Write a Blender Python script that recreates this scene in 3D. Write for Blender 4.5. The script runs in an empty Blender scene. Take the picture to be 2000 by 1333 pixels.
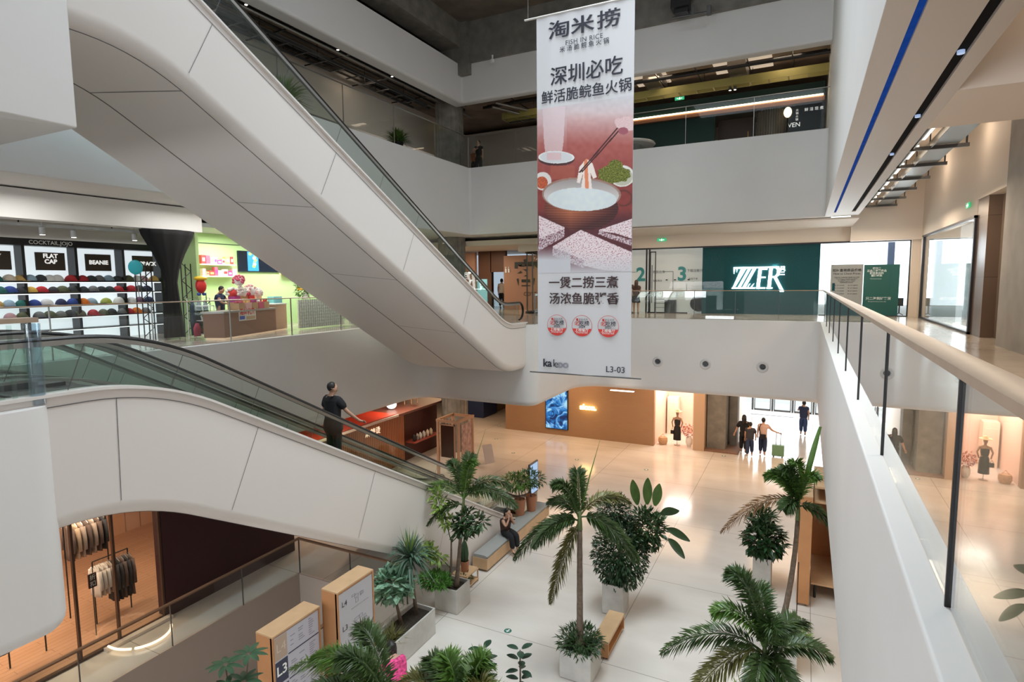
import bpy, bmesh, math, random
from math import sin, cos, pi, radians, sqrt, atan2, hypot
from mathutils import Vector, Matrix, Euler, noise
from mathutils.geometry import tessellate_polygon
C = bpy.context.scene.collection
SC = bpy.context.scene
# ---------------------------------------------------------------- camera
yaw, pitch, roll = radians(26.7), radians(5.66), radians(-0.5)
F = Vector((-sin(yaw)*cos(pitch), cos(yaw)*cos(pitch), -sin(pitch)))
R0 = Vector((cos(yaw), sin(yaw), 0)); U0 = R0.cross(F)
RR = R0*cos(roll) + U0*sin(roll); UU = RR.cross(F)
cam = bpy.data.cameras.new('camera'); cam.sensor_width = 36; cam.lens = 1140/2000*36
cam.clip_start = .05; cam.clip_end = 400
co = bpy.data.objects.new('camera', cam); C.objects.link(co)
M = Matrix.Identity(4)
for i in range(3):
    M[i][0] = RR[i]; M[i][1] = UU[i]; M[i][2] = -F[i]
M[0][3], M[1][3], M[2][3] = 0, 0, 1.5
co.matrix_world = M; SC.camera = co
# ---------------------------------------------------------------- world, exposure
SC.view_settings.view_transform = 'Standard'; SC.view_settings.look = 'None'
SC.view_settings.gamma = 1; SC.view_settings.exposure = -0.2
W = bpy.data.worlds.new('sky'); SC.world = W; W.use_nodes = True
bg = W.node_tree.nodes['Background']; bg.inputs[0].default_value = (.86, .94, 1, 1); bg.inputs[1].default_value = 2.6
SC.cycles.max_bounces = 8; SC.cycles.diffuse_bounces = 6; SC.cycles.glossy_bounces = 4
SC.cycles.transparent_max_bounces = 24; SC.cycles.transmission_bounces = 4
SC.cycles.caustics_reflective = False; SC.cycles.caustics_refractive = False
SC.cycles.sample_clamp_indirect = 6
def area(name, loc, sx, sy, power, col=(1, 1, 1), rot=(0, 0, 0), spread=180):
    l = bpy.data.lights.new(name, 'AREA'); l.shape = 'RECTANGLE'; l.size = sx; l.size_y = sy
    l.energy = power; l.color = col; l.spread = radians(spread)
    o = bpy.data.objects.new(name, l); o.location = loc; o.rotation_euler = rot; C.objects.link(o)
    o.visible_camera = False
    return o
def point(name, loc, power, col=(1, 1, 1), r=.1):
    l = bpy.data.lights.new(name, 'POINT'); l.energy = power; l.color = col; l.shadow_soft_size = r
    o = bpy.data.objects.new(name, l); o.location = loc; C.objects.link(o); return o
COOL = (.86, .93, 1); WARM = (1, .64, .37); WARM2 = (1, .80, .60); NEUT = (1, .95, .88)
area('sky_fill', (-3.5, 10.5, 13.2), 5, 10, 760, (.84, .95, 1), spread=80)  # daylight area lamp at the roof opening
area('near_hall_fill', (-13.0, -20, -2.5), 12, 8, 4200, (.92, .95, 1), rot=(radians(90), 0, radians(-22)))  # added soft lamp in the unseen near hall; no window stands there
area('sky_fill', (-13.3, 7, 9.4), .5, 9, 110, (.66, .88, 1), rot=(0, radians(14), 0), spread=60)  # added lamp hung mid-air to brighten the left fascia, under closed roof
for y in (6.5, 11, 15.5):
    area('downlight_and_fill', (-14.9, y, 3.6), .7, 2.2, 60, (1, .97, .92))  # lamps added to brighten the bulkhead and escalator undersides; no fittings known here
# downlights under the L2 slab over the ground floor
for x in (-18, -11.5, -5.5, 0):
    for y in (27.6,):
        area('downlight_and_fill', (x, y, -3.15), 3.6, 3.6, 160, WARM)
for x, y in ((-16.5, 21.5), (-15.6, 16.5), (-15.2, 10), (-15.5, 4)):
    area('downlight_and_fill', (x, y, -3.3), 1.2, 1.6, 120, WARM2)
for y in (9, 14, 20, 26, 32):
    area('downlight_and_fill', (3, y, -3.2), 2, 1.6, 70, WARM2)
area('entrance_daylight', (-1.0, 40.8, -4.6), 8, 3.6, 700, (.93, .96, 1), rot=(radians(-68), 0, 0))
for y in (2, 5.2, 7.6): area('downlight_and_fill', (-16.8, y, -3.3), 1.2, 1.2, 130, (1, .74, .52))
# level two gallery and shops
area('downlight_and_fill', (-16.2, 27.5, 3.3), 1.5, 1.5, 110, WARM2)
area('downlight_and_fill', (-11, 27.5, 2.95), 1.5, 1.5, 50, WARM2)
for x in (-12, -6.5, -2, 2.2):
    area('downlight_and_fill', (x, 26.3, 3.6), 1.6, 1.0, 60, WARM2)
for y in (7, 12, 18, 23):
    area('downlight_and_fill', (2.6, y, 3.7), 1, 1.4, 110, WARM2)
area('window_daylight', (2.0, 30.0, 2.0), 3.5, 3, 260, (.9, .95, 1), rot=(radians(-90), 0, 0))
area('window_daylight', (4.6, 23.6, 1.8), 6, 2.6, 260, (.9, .95, 1), rot=(0, radians(90), 0))
for y in (2.5, 6, 9.5):
    area('downlight_and_fill', (-18.4, y, 3.3), 1.2, 1.6, 120, (.95, .98, 1))
for y in (13.3, 16.5):
    area('downlight_and_fill', (-16.9, y, 3.2), 1.0, 1.6, 150, (1, .97, .9))
for y in (8, 14, 19, 24): point('recess_glow', (3.3, y, 5.3), 26, WARM2, .25)
# level three
for x, y in ((-11, 26.5), (-6, 26.5), (-1, 26.5), (-17, 20), (-17, 12), (-17, 5)):
    area('downlight_and_fill', (x, y, 10.4), 1.0, 1.0, 22 if x > -12 else 12, WARM2)
area('downlight_and_fill', (-11.2, 4, -10.4), 3, 6, 420, NEUT)  # added lamp hung in the basement opening to lift its fascia
# ---------------------------------------------------------------- materials
MATS = {}
def mat(name, col, rough=.6, metal=0, emit=None, es=0, noise_s=0, noise_a=.08, bump=0, bump_s=40, coat=0, spec=None):
    if name in MATS: return MATS[name]
    m = bpy.data.materials.new(name); m.use_nodes = True; nt = m.node_tree; b = nt.nodes['Principled BSDF']
    b.inputs['Base Color'].default_value = (*col, 1); b.inputs['Roughness'].default_value = rough
    b.inputs['Metallic'].default_value = metal
    if spec is not None: b.inputs['Specular IOR Level'].default_value = spec
    if coat: b.inputs['Coat Weight'].default_value = coat; b.inputs['Coat Roughness'].default_value = .08
    if emit: b.inputs['Emission Color'].default_value = (*emit, 1); b.inputs['Emission Strength'].default_value = es
    if noise_s or bump: tc = nt.nodes.new('ShaderNodeTexCoord')
    if noise_s:
        n = nt.nodes.new('ShaderNodeTexNoise'); n.inputs['Scale'].default_value = noise_s; n.inputs['Detail'].default_value = 5
        nt.links.new(tc.outputs['Object'], n.inputs['Vector'])
        r = nt.nodes.new('ShaderNodeValToRGB'); r.color_ramp.elements[0].position = .3; r.color_ramp.elements[1].position = .7
        r.color_ramp.elements[0].color = (*[max(0, c*(1-noise_a)) for c in col], 1)
        r.color_ramp.elements[1].color = (*[min(1, c*(1+noise_a)) for c in col], 1)
        nt.links.new(n.outputs['Fac'], r.inputs['Fac']); nt.links.new(r.outputs['Color'], b.inputs['Base Color'])
    if bump:
        n2 = nt.nodes.new('ShaderNodeTexNoise'); n2.inputs['Scale'].default_value = bump_s
        nt.links.new(tc.outputs['Object'], n2.inputs['Vector'])
        bp = nt.nodes.new('ShaderNodeBump'); bp.inputs['Strength'].default_value = bump; bp.inputs['Distance'].default_value = .02
        nt.links.new(n2.outputs['Fac'], bp.inputs['Height']); nt.links.new(bp.outputs['Normal'], b.inputs['Normal'])
    MATS[name] = m; return m
def glassmat(name, tint=(.93, .97, .96), refl=1.0, ior=1.5):
    m = bpy.data.materials.new(name); m.use_nodes = True; nt = m.node_tree; nt.nodes.clear()
    out = nt.nodes.new('ShaderNodeOutputMaterial'); mx = nt.nodes.new('ShaderNodeMixShader')
    t = nt.nodes.new('ShaderNodeBsdfTransparent'); g = nt.nodes.new('ShaderNodeBsdfGlossy')
    f = nt.nodes.new('ShaderNodeLayerWeight'); f.inputs['Blend'].default_value = .5
    pw = nt.nodes.new('ShaderNodeMath'); pw.operation = 'POWER'; pw.inputs[1].default_value = 4.2
    mu = nt.nodes.new('ShaderNodeMath'); mu.operation = 'MULTIPLY_ADD'; mu.inputs[1].default_value = .8*refl; mu.inputs[2].default_value = .035*refl; mu.use_clamp = True
    t.inputs[0].default_value = (*tint, 1); g.inputs['Roughness'].default_value = 0.0
    g.inputs[0].default_value = (1, 1, 1, 1)
    nt.links.new(f.outputs['Facing'], pw.inputs[0]); nt.links.new(pw.outputs[0], mu.inputs[0]); nt.links.new(mu.outputs[0], mx.inputs[0])
    nt.links.new(t.outputs[0], mx.inputs[1]); nt.links.new(g.outputs[0], mx.inputs[2]); nt.links.new(mx.outputs[0], out.inputs[0])
    MATS[name] = m; return m
def planks(name, c1, c2, sx, sy, rough=.6, mortar=(.02, .02, .02), msize=.01, axis='XZ', noisy=True):
    # brick / board / tile surface in object space
    m = bpy.data.materials.new(name); m.use_nodes = True; nt = m.node_tree; b = nt.nodes['Principled BSDF']
    tc = nt.nodes.new('ShaderNodeTexCoord'); sp = nt.nodes.new('ShaderNodeSeparateXYZ'); cb = nt.nodes.new('ShaderNodeCombineXYZ')
    nt.links.new(tc.outputs['Object'], sp.inputs[0])
    nt.links.new(sp.outputs['XYZ'.index(axis[0])], cb.inputs[0]); nt.links.new(sp.outputs['XYZ'.index(axis[1])], cb.inputs[1])
    br = nt.nodes.new('ShaderNodeTexBrick'); br.inputs['Color1'].default_value = (*c1, 1); br.inputs['Color2'].default_value = (*c2, 1)
    br.inputs['Mortar'].default_value = (*mortar, 1); br.inputs['Scale'].default_value = 1
    br.inputs['Brick Width'].default_value = sx; br.inputs['Row Height'].default_value = sy; br.inputs['Mortar Size'].default_value = msize
    br.offset = 0 if 'tile' in name or 'batten' in name else .5
    nt.links.new(cb.outputs[0], br.inputs['Vector']); nt.links.new(br.outputs['Color'], b.inputs['Base Color'])
    b.inputs['Roughness'].default_value = rough; MATS[name] = m; return m
def floormat(name, c1, c2, rough=.16):
    m = mat(name, c1, rough); nt = m.node_tree; b = nt.nodes['Principled BSDF']
    tc = nt.nodes.new('ShaderNodeTexCoord'); n = nt.nodes.new('ShaderNodeTexNoise'); n.inputs['Scale'].default_value = .35; n.inputs['Detail'].default_value = 8
    mp = nt.nodes.new('ShaderNodeMapping'); mp.inputs['Scale'].default_value = (1, 2.4, 1)
    nt.links.new(tc.outputs['Object'], mp.inputs[0]); nt.links.new(mp.outputs[0], n.inputs['Vector'])
    r = nt.nodes.new('ShaderNodeValToRGB'); r.color_ramp.elements[0].position = .3; r.color_ramp.elements[1].position = .75
    r.color_ramp.elements[0].color = (*c2, 1); r.color_ramp.elements[1].color = (*c1, 1)
    nt.links.new(n.outputs['Fac'], r.inputs['Fac'])
    br = nt.nodes.new('ShaderNodeTexBrick'); br.offset = 0
    br.inputs['Color1'].default_value = (1, 1, 1, 1); br.inputs['Color2'].default_value = (1, 1, 1, 1); br.inputs['Mortar'].default_value = (.45, .42, .4, 1)
    br.inputs['Scale'].default_value = 1; br.inputs['Brick Width'].default_value = 4.2; br.inputs['Row Height'].default_value = 4.2; br.inputs['Mortar Size'].default_value = .008
    mp2 = nt.nodes.new('ShaderNodeMapping'); mp2.inputs['Location'].default_value = (1.2, 1.4, 0)
    nt.links.new(tc.outputs['Object'], mp2.inputs[0]); nt.links.new(mp2.outputs[0], br.inputs['Vector'])
    mx = nt.nodes.new('ShaderNodeMixRGB'); mx.blend_type = 'MULTIPLY'; mx.inputs[0].default_value = 1
    nt.links.new(r.outputs[0], mx.inputs[1]); nt.links.new(br.outputs['Color'], mx.inputs[2]); nt.links.new(mx.outputs[0], b.inputs['Base Color'])
    n3 = nt.nodes.new('ShaderNodeTexNoise'); n3.inputs['Scale'].default_value = 1.3; n3.inputs['Detail'].default_value = 4
    nt.links.new(tc.outputs['Object'], n3.inputs['Vector'])
    mr = nt.nodes.new('ShaderNodeMapRange'); mr.inputs['To Min'].default_value = rough*.7; mr.inputs['To Max'].default_value = rough*1.6
    nt.links.new(n3.outputs['Fac'], mr.inputs[0]); nt.links.new(mr.outputs[0], b.inputs['Roughness'])
    return m
WHITE = mat('white_plaster', (.76, .75, .74), .55, noise_s=.6, noise_a=.02)
ESCW = mat('white_escalator_panel', (.76, .72, .69), .42)
WARMW = mat('warm_white_plaster', (.74, .66, .58), .7)
CONC = mat('concrete', (.20, .19, .17), .8, noise_s=2.2, noise_a=.22, bump=.25, bump_s=9)
CONCL = mat('concrete_light', (.36, .34, .31), .8, noise_s=1.6, noise_a=.12)
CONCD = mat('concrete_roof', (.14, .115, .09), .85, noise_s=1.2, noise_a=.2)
DARK = mat('dark_metal', (.02, .02, .022), .4, .3)
BLACK = mat('black_rubber', (.012, .012, .012), .35)
STEEL = mat('brushed_steel', (.38, .37, .35), .32, .9)
STEELD = mat('grey_steel', (.12, .12, .12), .4, .6)
BRASSW = mat('rail_wood', (.36, .24, .155), .35)
BIRCH = mat('birch_plywood', (.56, .37, .21), .5, noise_s=3, noise_a=.08)
BIRCHE = mat('birch_face_orange', (.50, .24, .10), .45, noise_s=2, noise_a=.06)
PLAN = mat('planter_concrete', (.50, .49, .46), .6, noise_s=4, noise_a=.1)
SOIL = mat('soil', (.03, .022, .016), .95, noise_s=30, noise_a=.5)
GLASS = glassmat('clear_glass', (.93, .96, .95), 1.0)
GLASSE = glassmat('green_glass', (.87, .92, .90), .8)
GLASSR = glassmat('rail_glass', (.86, .88, .86), 1.6, 1.5)
FL1 = floormat('polished_floor', (.70, .67, .63), (.56, .52, .48), .13)
FL2 = floormat('polished_floor_upper', (.52, .45, .38), (.42, .36, .30), .14)
# ---------------------------------------------------------------- mesh helpers
class MB:
    def __init__(s): s.v = []; s.f = []; s.m = []; s.cm = 0; s.uvs = None
    def face(s, idx): s.f.append(tuple(idx)); s.m.append(s.cm)
    def quad(s, *p):
        n = len(s.v); s.v += [Vector(q) for q in p]; s.face(range(n, n+len(p))); return s
    def box(s, x0, x1, y0, y1, z0, z1, T=None):
        n = len(s.v)
        for z in (z0, z1):
            for x, y in ((x0, y0), (x1, y0), (x1, y1), (x0, y1)):
                p = Vector((x, y, z)); s.v.append(T @ p if T else p)
        for q in ((3, 2, 1, 0), (4, 5, 6, 7), (0, 1, 5, 4), (1, 2, 6, 5), (2, 3, 7, 6), (3, 0, 4, 7)): s.face([n+i for i in q])
        return s
    def tube(s, pts, r, n=8, cap=True, flat=1.0):
        pts = [Vector(p) for p in pts]; k = len(pts); rs = r if hasattr(r, '__len__') else [r]*k
        base = len(s.v); up = Vector((0, 0, 1)); prev = None
        for i, p in enumerate(pts):
            d = (pts[min(i+1, k-1)]-pts[max(i-1, 0)])
            d = d.normalized() if d.length > 1e-9 else Vector((0, 0, 1))
            if prev is None:
                a = d.cross(up)
                if a.length < 1e-3: a = d.cross(Vector((1, 0, 0)))
            else: a = prev - d*prev.dot(d)
            if a.length < 1e-6: a = Vector((1, 0, 0))
            a.normalize(); prev = a; b = d.cross(a)
            for j in range(n):
                t = 2*pi*j/n; s.v.append(p + a*cos(t)*rs[i] + b*sin(t)*rs[i]*flat)
        for i in range(k-1):
            for j in range(n):
                q = base+i*n; s.face((q+j, q+(j+1) % n, q+n+(j+1) % n, q+n+j))
        if cap:
            s.face([base+j for j in range(n)][::-1]); s.face([base+(k-1)*n+j for j in range(n)])
        return s
    def lathe(s, prof, n=16, c=(0, 0, 0), ang=2*pi):
        base = len(s.v); c = Vector(c)
        for r, z in prof:
            for j in range(n):
                t = ang*j/n; s.v.append(c+Vector((r*cos(t), r*sin(t), z)))
        for i in range(len(prof)-1):
            for j in range(n):
                q = base+i*n; s.face((q+j, q+(j+1) % n, q+n+(j+1) % n, q+n+j))
        if prof[0][0] > 1e-4: s.face([base+j for j in range(n)][::-1])
        if prof[-1][0] > 1e-4: s.face([base+(len(prof)-1)*n+j for j in range(n)])
        return s
    def ell(s, c, r, n=12, m=8, T=None):
        c = Vector(c); base = len(s.v)
        for i in range(m+1):
            a = -pi/2+pi*i/m
            for j in range(n):
                t = 2*pi*j/n; p = Vector((r[0]*cos(a)*cos(t), r[1]*cos(a)*sin(t), r[2]*sin(a)))
                s.v.append(c+(T @ p if T else p))
        for i in range(m):
            for j in range(n):
                q = base+i*n; s.face((q+j, q+(j+1) % n, q+n+(j+1) % n, q+n+j))
        return s
    def prism(s, poly, z0, z1, T=None, caps=True):
        n = len(poly); b = len(s.v)
        for z in (z0, z1):
            for x, y in poly:
                p = Vector((x, y, z)); s.v.append(T @ p if T else p)
        for i in range(n):
            j = (i+1) % n; s.face((b+i, b+j, b+n+j, b+n+i))
        if caps:
            tr = tessellate_polygon([[Vector((x, y, 0)) for x, y in poly]])
            for t in tr:
                s.face([b+i for i in t]); s.face([b+n+i for i in t][::-1])
        return s
    def rings(s, rings, closed=True, cap=True):
        b = len(s.v); n = len(rings[0])
        for r in rings: s.v += [Vector(p) for p in r]
        for i in range(len(rings)-1):
            for j in range(n if closed else n-1):
                q = b+i*n; s.face((q+j, q+(j+1) % n, q+n+(j+1) % n, q+n+j))
        if cap: s.face([b+j for j in range(n)][::-1]); s.face([b+(len(rings)-1)*n+j for j in range(n)])
        return s
ORG = {}
def org(o):
    v = Vector((0, 0, 0))
    while o is not None: v = v+o.location; o = o.parent
    return v
def build(name, mb, mats, parent=None, smooth=0, fix=True):
    """one mesh object; vertices given in the frame the root stands in"""
    me = bpy.data.meshes.new(name); mats = mats if isinstance(mats, (list, tuple)) else [mats]
    if parent is not None: o_ = org(parent)
    else:
        xs = [v.x for v in mb.v]; ys = [v.y for v in mb.v]; zs = [v.z for v in mb.v]
        o_ = Vector(((min(xs)+max(xs))/2, (min(ys)+max(ys))/2, min(zs)))
    me.from_pydata([tuple(v-o_) for v in mb.v], [], mb.f)
    for m in mats: me.materials.append(m)
    if len(mats) > 1: me.polygons.foreach_set('material_index', mb.m)
    if fix:
        bm = bmesh.new(); bm.from_mesh(me); bmesh.ops.recalc_face_normals(bm, faces=bm.faces); bm.to_mesh(me); bm.free()
    if smooth:
        me.polygons.foreach_set('use_smooth', [True]*len(me.polygons))
        if smooth > 1: me.set_sharp_from_angle(angle=radians(smooth))
    me.update()
    o = bpy.data.objects.new(name, me); C.objects.link(o)
    if parent is not None: o.parent = parent
    else: o.location = o_
    return o
def tag(o, label=None, cat=None, group=None, kind=None):
    if label: o['label'] = label
    if cat: o['category'] = cat
    if group: o['group'] = group
    if kind: o['kind'] = kind
    return o
def thing(name, label, cat, loc=(0, 0, 0), group=None, rz=0):
    o = bpy.data.objects.new(name, None); C.objects.link(o); o.location = loc; o.empty_display_size = .1
    o.rotation_euler = (0, 0, rz); return tag(o, label, cat, group)
def struct(name, mb, mats, smooth=0, label=None, parent=None):
    o = build(name, mb, mats, parent, smooth)
    if parent is None: o['kind'] = 'structure'; o['category'] = name.rstrip('0123456789_').split('_')[0]; o['label'] = label or name.replace('_', ' ')
    return o
def dup(root, loc=None, rz=None, label=None, group=None, scale=None):
    def cp(o, par):
        c = o.copy(); C.objects.link(c)
        if par is not None: c.parent = par
        for ch in KIDS.get(o.name, []): cp(ch, c)
        return c
    KIDS = {}
    def walk(o):
        KIDS[o.name] = [x for x in o.children]
        for x in o.children: walk(x)
    walk(root); r = cp(root, None)
    if loc is not None: r.location = loc
    if rz is not None: r.rotation_euler[2] = rz
    if scale is not None: r.scale = (scale,)*3 if not hasattr(scale, '__len__') else scale
    if label: r['label'] = label
    if group: r['group'] = group
    return r
def text_mb(s, size=1, bold=0, spacing=1.0, align='CENTER', depth=0):
    cu = bpy.data.curves.new('t', 'FONT'); cu.body = s; cu.size = size; cu.align_x = align; cu.align_y = 'CENTER'
    cu.offset = bold; cu.space_character = spacing; cu.extrude = depth; cu.resolution_u = 3; cu.space_line = .95
    o = bpy.data.objects.new('t', cu); C.objects.link(o)
    dg = bpy.context.evaluated_depsgraph_get(); me = bpy.data.meshes.new_from_object(o.evaluated_get(dg))
    mb = MB(); mb.v = [v.co.copy() for v in me.vertices]
    for p in me.polygons: mb.face(p.vertices)
    bpy.data.objects.remove(o); bpy.data.curves.remove(cu); bpy.data.meshes.remove(me)
    return mb
def put(mb, T, into=None):
    t = into or MB(); n = len(t.v); t.v += [T @ v for v in mb.v]
    for f in mb.f: t.face([i+n for i in f])
    return t
def facing(loc, d='-y', sx=1, sy=1, rz=0):
    """frame whose local x runs right and y up on a vertical surface seen from direction d"""
    a = {'-y': (Vector((1, 0, 0)), Vector((0, -1, 0))), '+x': (Vector((0, 1, 0)), Vector((1, 0, 0))),
         '-x': (Vector((0, -1, 0)), Vector((-1, 0, 0)))}[d]
    X, N = a; Z = Vector((0, 0, 1)); m = Matrix.Identity(4)
    for i in range(3): m[i][0] = X[i]*sx; m[i][1] = Z[i]*sy; m[i][2] = N[i]; m[i][3] = loc[i]
    return m @ Matrix.Rotation(rz, 4, 'Z')
def letters(s, loc, size, mt, parent, d='-y', bold=0, sx=1, sy=1, name='lettering', depth=0, spacing=1, rz=0, align='CENTER'):
    return build(name, put(text_mb(s, size, bold, spacing, align, depth), facing(loc, d, sx, sy, rz)), mt, parent, fix=False)
def fillet(pts, seg=8):
    out = []; n = len(pts)
    for i, p in enumerate(pts):
        r = p[2] if len(p) > 2 else 0
        P = Vector(p[:2])
        if r <= 0: out.append(P); continue
        A = Vector(pts[i-1][:2]); B = Vector(pts[(i+1) % n][:2]); u = (A-P).normalized(); w = (B-P).normalized()
        ang = u.angle(w); t = r/math.tan(ang/2); c = P+(u+w).normalized()*(r/sin(ang/2)); a0 = P+u*t-c; a1 = P+w*t-c
        th = a0.angle_signed(a1)
        for k in range(seg+1):
            q = a0.copy(); q.rotate(Matrix.Rotation(-th*k/seg, 2)); out.append(c+q)
    return out
def slab(mb, poly, z0, z1, r=.25, flags=None, seg=5, top_r=0):
    """solid with a rounded lower edge, polygon counter-clockwise"""
    n = len(poly)
    nor = []
    for i in range(n):
        a = poly[i]-poly[i-1]; b = poly[(i+1) % n]-poly[i]
        na = Vector((-a.y, a.x)).normalized(); nb = Vector((-b.y, b.x)).normalized(); m = (na+nb)
        m = m/max(m.dot(na), .2) if m.length > 1e-6 else na
        nor.append(m)
    rings = []
    def ring(ins, z): rings.append([(poly[i].x+nor[i].x*ins, poly[i].y+nor[i].y*ins, z) for i in range(n)])
    if top_r:
        for k in range(seg+1): a = pi/2*(1-k/seg); ring(top_r*(1-cos(a)), z1-top_r+top_r*sin(a))
    else: ring(0, z1)
    ring(0, z0+r)
    for k in range(1, seg+1): a = pi/2*k/seg; ring(r*(1-cos(a)), z0+r-r*sin(a))
    b = len(mb.v)
    for rg in rings: mb.v += [Vector(p) for p in rg]
    K = len(rings)
    for i in range(K-1):
        for j in range(n): q = b+i*n; mb.face((q+j, q+(j+1) % n, q+n+(j+1) % n, q+n+j))
    for ring_i in (0, K-1):
        tr = tessellate_polygon([[Vector((p[0], p[1], 0)) for p in rings[ring_i]]])
        for t in tr: mb.face([b+ring_i*n+i for i in t])
    return mb
# ================================================================ building shell
B = MB().box
# ground floor slab with the opening to the basement
mb = MB()
for x0, x1, y0, y1 in ((-34, -13.1, -9, 44), (-9.25, 12, -9, 44), (-13.1, -9.25, 11.9, 44)):
    mb.box(x0, x1, y0, y1, -7.35, -7)
struct('floor', mb, FL1, label='polished cream stone floor of the ground level')
FASCB = mat('basement_fascia', (.42, .37, .33), .6)
mb = MB(); mb.box(-13.3, -13.09, -9, 12.1, -10, -7.004); mb.box(-13.3, -9.05, 11.89, 12.1, -10, -7.004); mb.box(-9.26, -9.05, -9, 12, -10, -7.004)
mb.box(-34, -13.3, -9, 20, -10.2, -10); mb.box(-9.05, 12, -9, 20, -10.2, -10); mb.box(-34, 12, 12.1, 20, -10.2, -10)
struct('wall_basement_opening', mb, FASCB, label='beige fascia lining the floor opening to the basement')
mb = MB(); mb.box(-34, 12, -9, 20, -13.2, -13); struct('floor_basement', mb, FL1)
# slab of level two
L2 = fillet([(-34, -9), (-8.55, -9), (-8.55, 4.0, .35), (-13.65, 4.0, .3), (-13.65, 19.0, .7), (-8.66, 19.0, .55),
             (-8.66, 24.06, 1.0), (.5, 24.06, .3), (.5, -9), (12, -9), (12, 28.6), (-9.3, 28.6), (-9.3, 44), (-34, 44)])
mb = slab(MB(), L2, -3.03, 0, .22, top_r=.02)
o = struct('trim_gallery_slab_level_two', mb, WHITE, smooth=40, label='white plastered gallery edge of level two')
def inset_floor(name, poly, z, m, ins=.01):
    mb = MB(); tr = tessellate_polygon([[Vector((p.x, p.y, 0)) for p in poly]])
    mb.v = [Vector((p.x, p.y, z)) for p in poly]
    for t in tr: mb.face(t)
    return struct(name, mb, m)
L2F = fillet([(-34, -9), (-8.67, -9), (-8.67, 3.88, .3), (-13.8, 3.88, .3), (-13.8, 19.15, .6), (-8.8, 19.15, .5),
              (-8.8, 24.2, 1.0), (.66, 24.2, .2), (.66, -9), (12, -9), (12, 28.6), (-9.3, 28.6), (-9.3, 44), (-34, 44)])
inset_floor('floor_level_two', L2F, .006, FL2)
# slab of level three
L3 = fillet([(-34, -9), (-14.25, -9), (-14.25, 24.06, .12), (.55, 24.06, .2), (.55, -9), (.72, -9),
             (.72, 24.3), (.72, 44), (-34, 44)])
mb = slab(MB(), L3, 3.78, 6.87, .03, top_r=.02)
slab(mb, fillet([(-14.2, -9), (-8.96, -9), (-8.96, 4.69, .03), (-14.2, 4.69)]), 3.66, 6.87, .02, top_r=.01)
struct('trim_gallery_slab_level_three', mb, WHITE, smooth=40, label='white plastered gallery edge of level three')
# right side: wall above the walkway, soffit with its two slots
mb = MB().box(.5, .73, -9, 24.06, 3.78, 13.4); mb.box(.5, .73, 24.06, 44, 6.9, 13.4)
struct('wall_right', mb, WHITE, label='tall white wall above the right walkway')
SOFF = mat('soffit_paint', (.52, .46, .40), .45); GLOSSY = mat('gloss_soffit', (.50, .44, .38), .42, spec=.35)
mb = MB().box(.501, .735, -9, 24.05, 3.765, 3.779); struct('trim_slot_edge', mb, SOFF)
BLUE = mat('blue_strip_light', (.01, .03, .14), .9, spec=.1, emit=(.0, .08, .5), es=.35, noise_s=5, noise_a=.5)
mb = MB().box(.735, .81, -9, 22.9, 3.81, 4.3); struct('trim_blue_slot', mb, BLUE, label='narrow blue lit slot in the white soffit')
mb = MB().box(.81, 1.26, -9, 22.9, 3.78, 4.2); struct('ceiling_gloss_panel', mb, GLOSSY, label='glossy strip of soffit between the blue and black slots')
mb = MB().box(1.26, 1.38, -9, 22.9, 3.83, 4.2); struct('trim_black_slot', mb, mat('slot_black', (.01, .01, .012), .9, spec=.1), label='narrow black slot with small spotlights in the soffit')
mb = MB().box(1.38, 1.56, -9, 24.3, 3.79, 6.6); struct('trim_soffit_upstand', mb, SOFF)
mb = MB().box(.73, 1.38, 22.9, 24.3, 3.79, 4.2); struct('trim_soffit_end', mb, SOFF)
mb = MB().box(.73, 12, -9, 28.6, 6.3, 6.9); struct('ceiling_right_walkway', mb, WARMW)
mb = MB().box(1.56, 12, 9.02, 11.06, 3.79, 6.3); struct('trim_cross_beam', mb, WARMW, label='broad cream beam across the ceiling of the right walkway')
mb = MB().box(1.56, 12, 28.0, 28.6, 3.1, 6.3); mb.box(-9.3, 12, 28.48, 28.9, 3.1, 3.9); mb.box(-9.3, 1.6, 24.4, 28.6, 3.70, 3.76)
struct('wall_far_lintel', mb, WARMW, label='cream wall band above the level two shop fronts')
# right wall of level two: window, column, panel
mb = MB().box(4.0, 4.3, 19.75, 28.6, 3.17, 6.3); mb.box(4.0, 4.3, 27.5, 28.6, 0, 3.2); mb.box(3.72, 4.1, 28.3, 28.6, 0, 3.12); mb.box(4.0, 12, -9, 9, 3.2, 6.3); mb.box(4.0, 4.3, 9, 19.75, 3.6, 6.3)
struct('wall_right_shops', mb, WARMW)
mb = MB().box(4.02, 4.3, 18.7, 19.7, 0, 3.7); struct('wall_brown_panel', mb, planks('brown_tile', (.13, .085, .06), (.15, .10, .07), 3, 1.55, .35, (.04, .03, .02), .006, 'YZ'), label='dark brown tiled panel beside the shop window')
mb = MB().box(3.86, 5.6, 14.6, 16.6, 0, 6.2); struct('wall_concrete_pier', mb, CONCL, label='pale concrete pier on the right walkway')
mb = MB().box(4.3, 12, 9, 18.9, 0, 6.2); struct('wall_dark_core', mb, mat('brown_core', (.16, .12, .09), .5))
ALU = mat('black_aluminium', (.03, .03, .035), .4, .5)
w = thing('window_1', 'tall shop window on the right wall of level two', 'window', (4, 23.6, 0)); w['kind'] = 'structure'
mb = MB()
mb.box(3.96, 4.06, 27.42, 27.54, 0, 3.2); mb.box(3.96, 4.06, 19.7, 19.82, 0, 3.2); mb.box(3.96, 4.06, 19.7, 27.54, 0, .07); mb.box(3.96, 4.06, 19.7, 27.54, 3.13, 3.2)
build('window_frame', mb, ALU, w); build('pane', MB().box(4.0, 4.02, 19.8, 27.44, .05, 3.15), GLASS, w)
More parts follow.
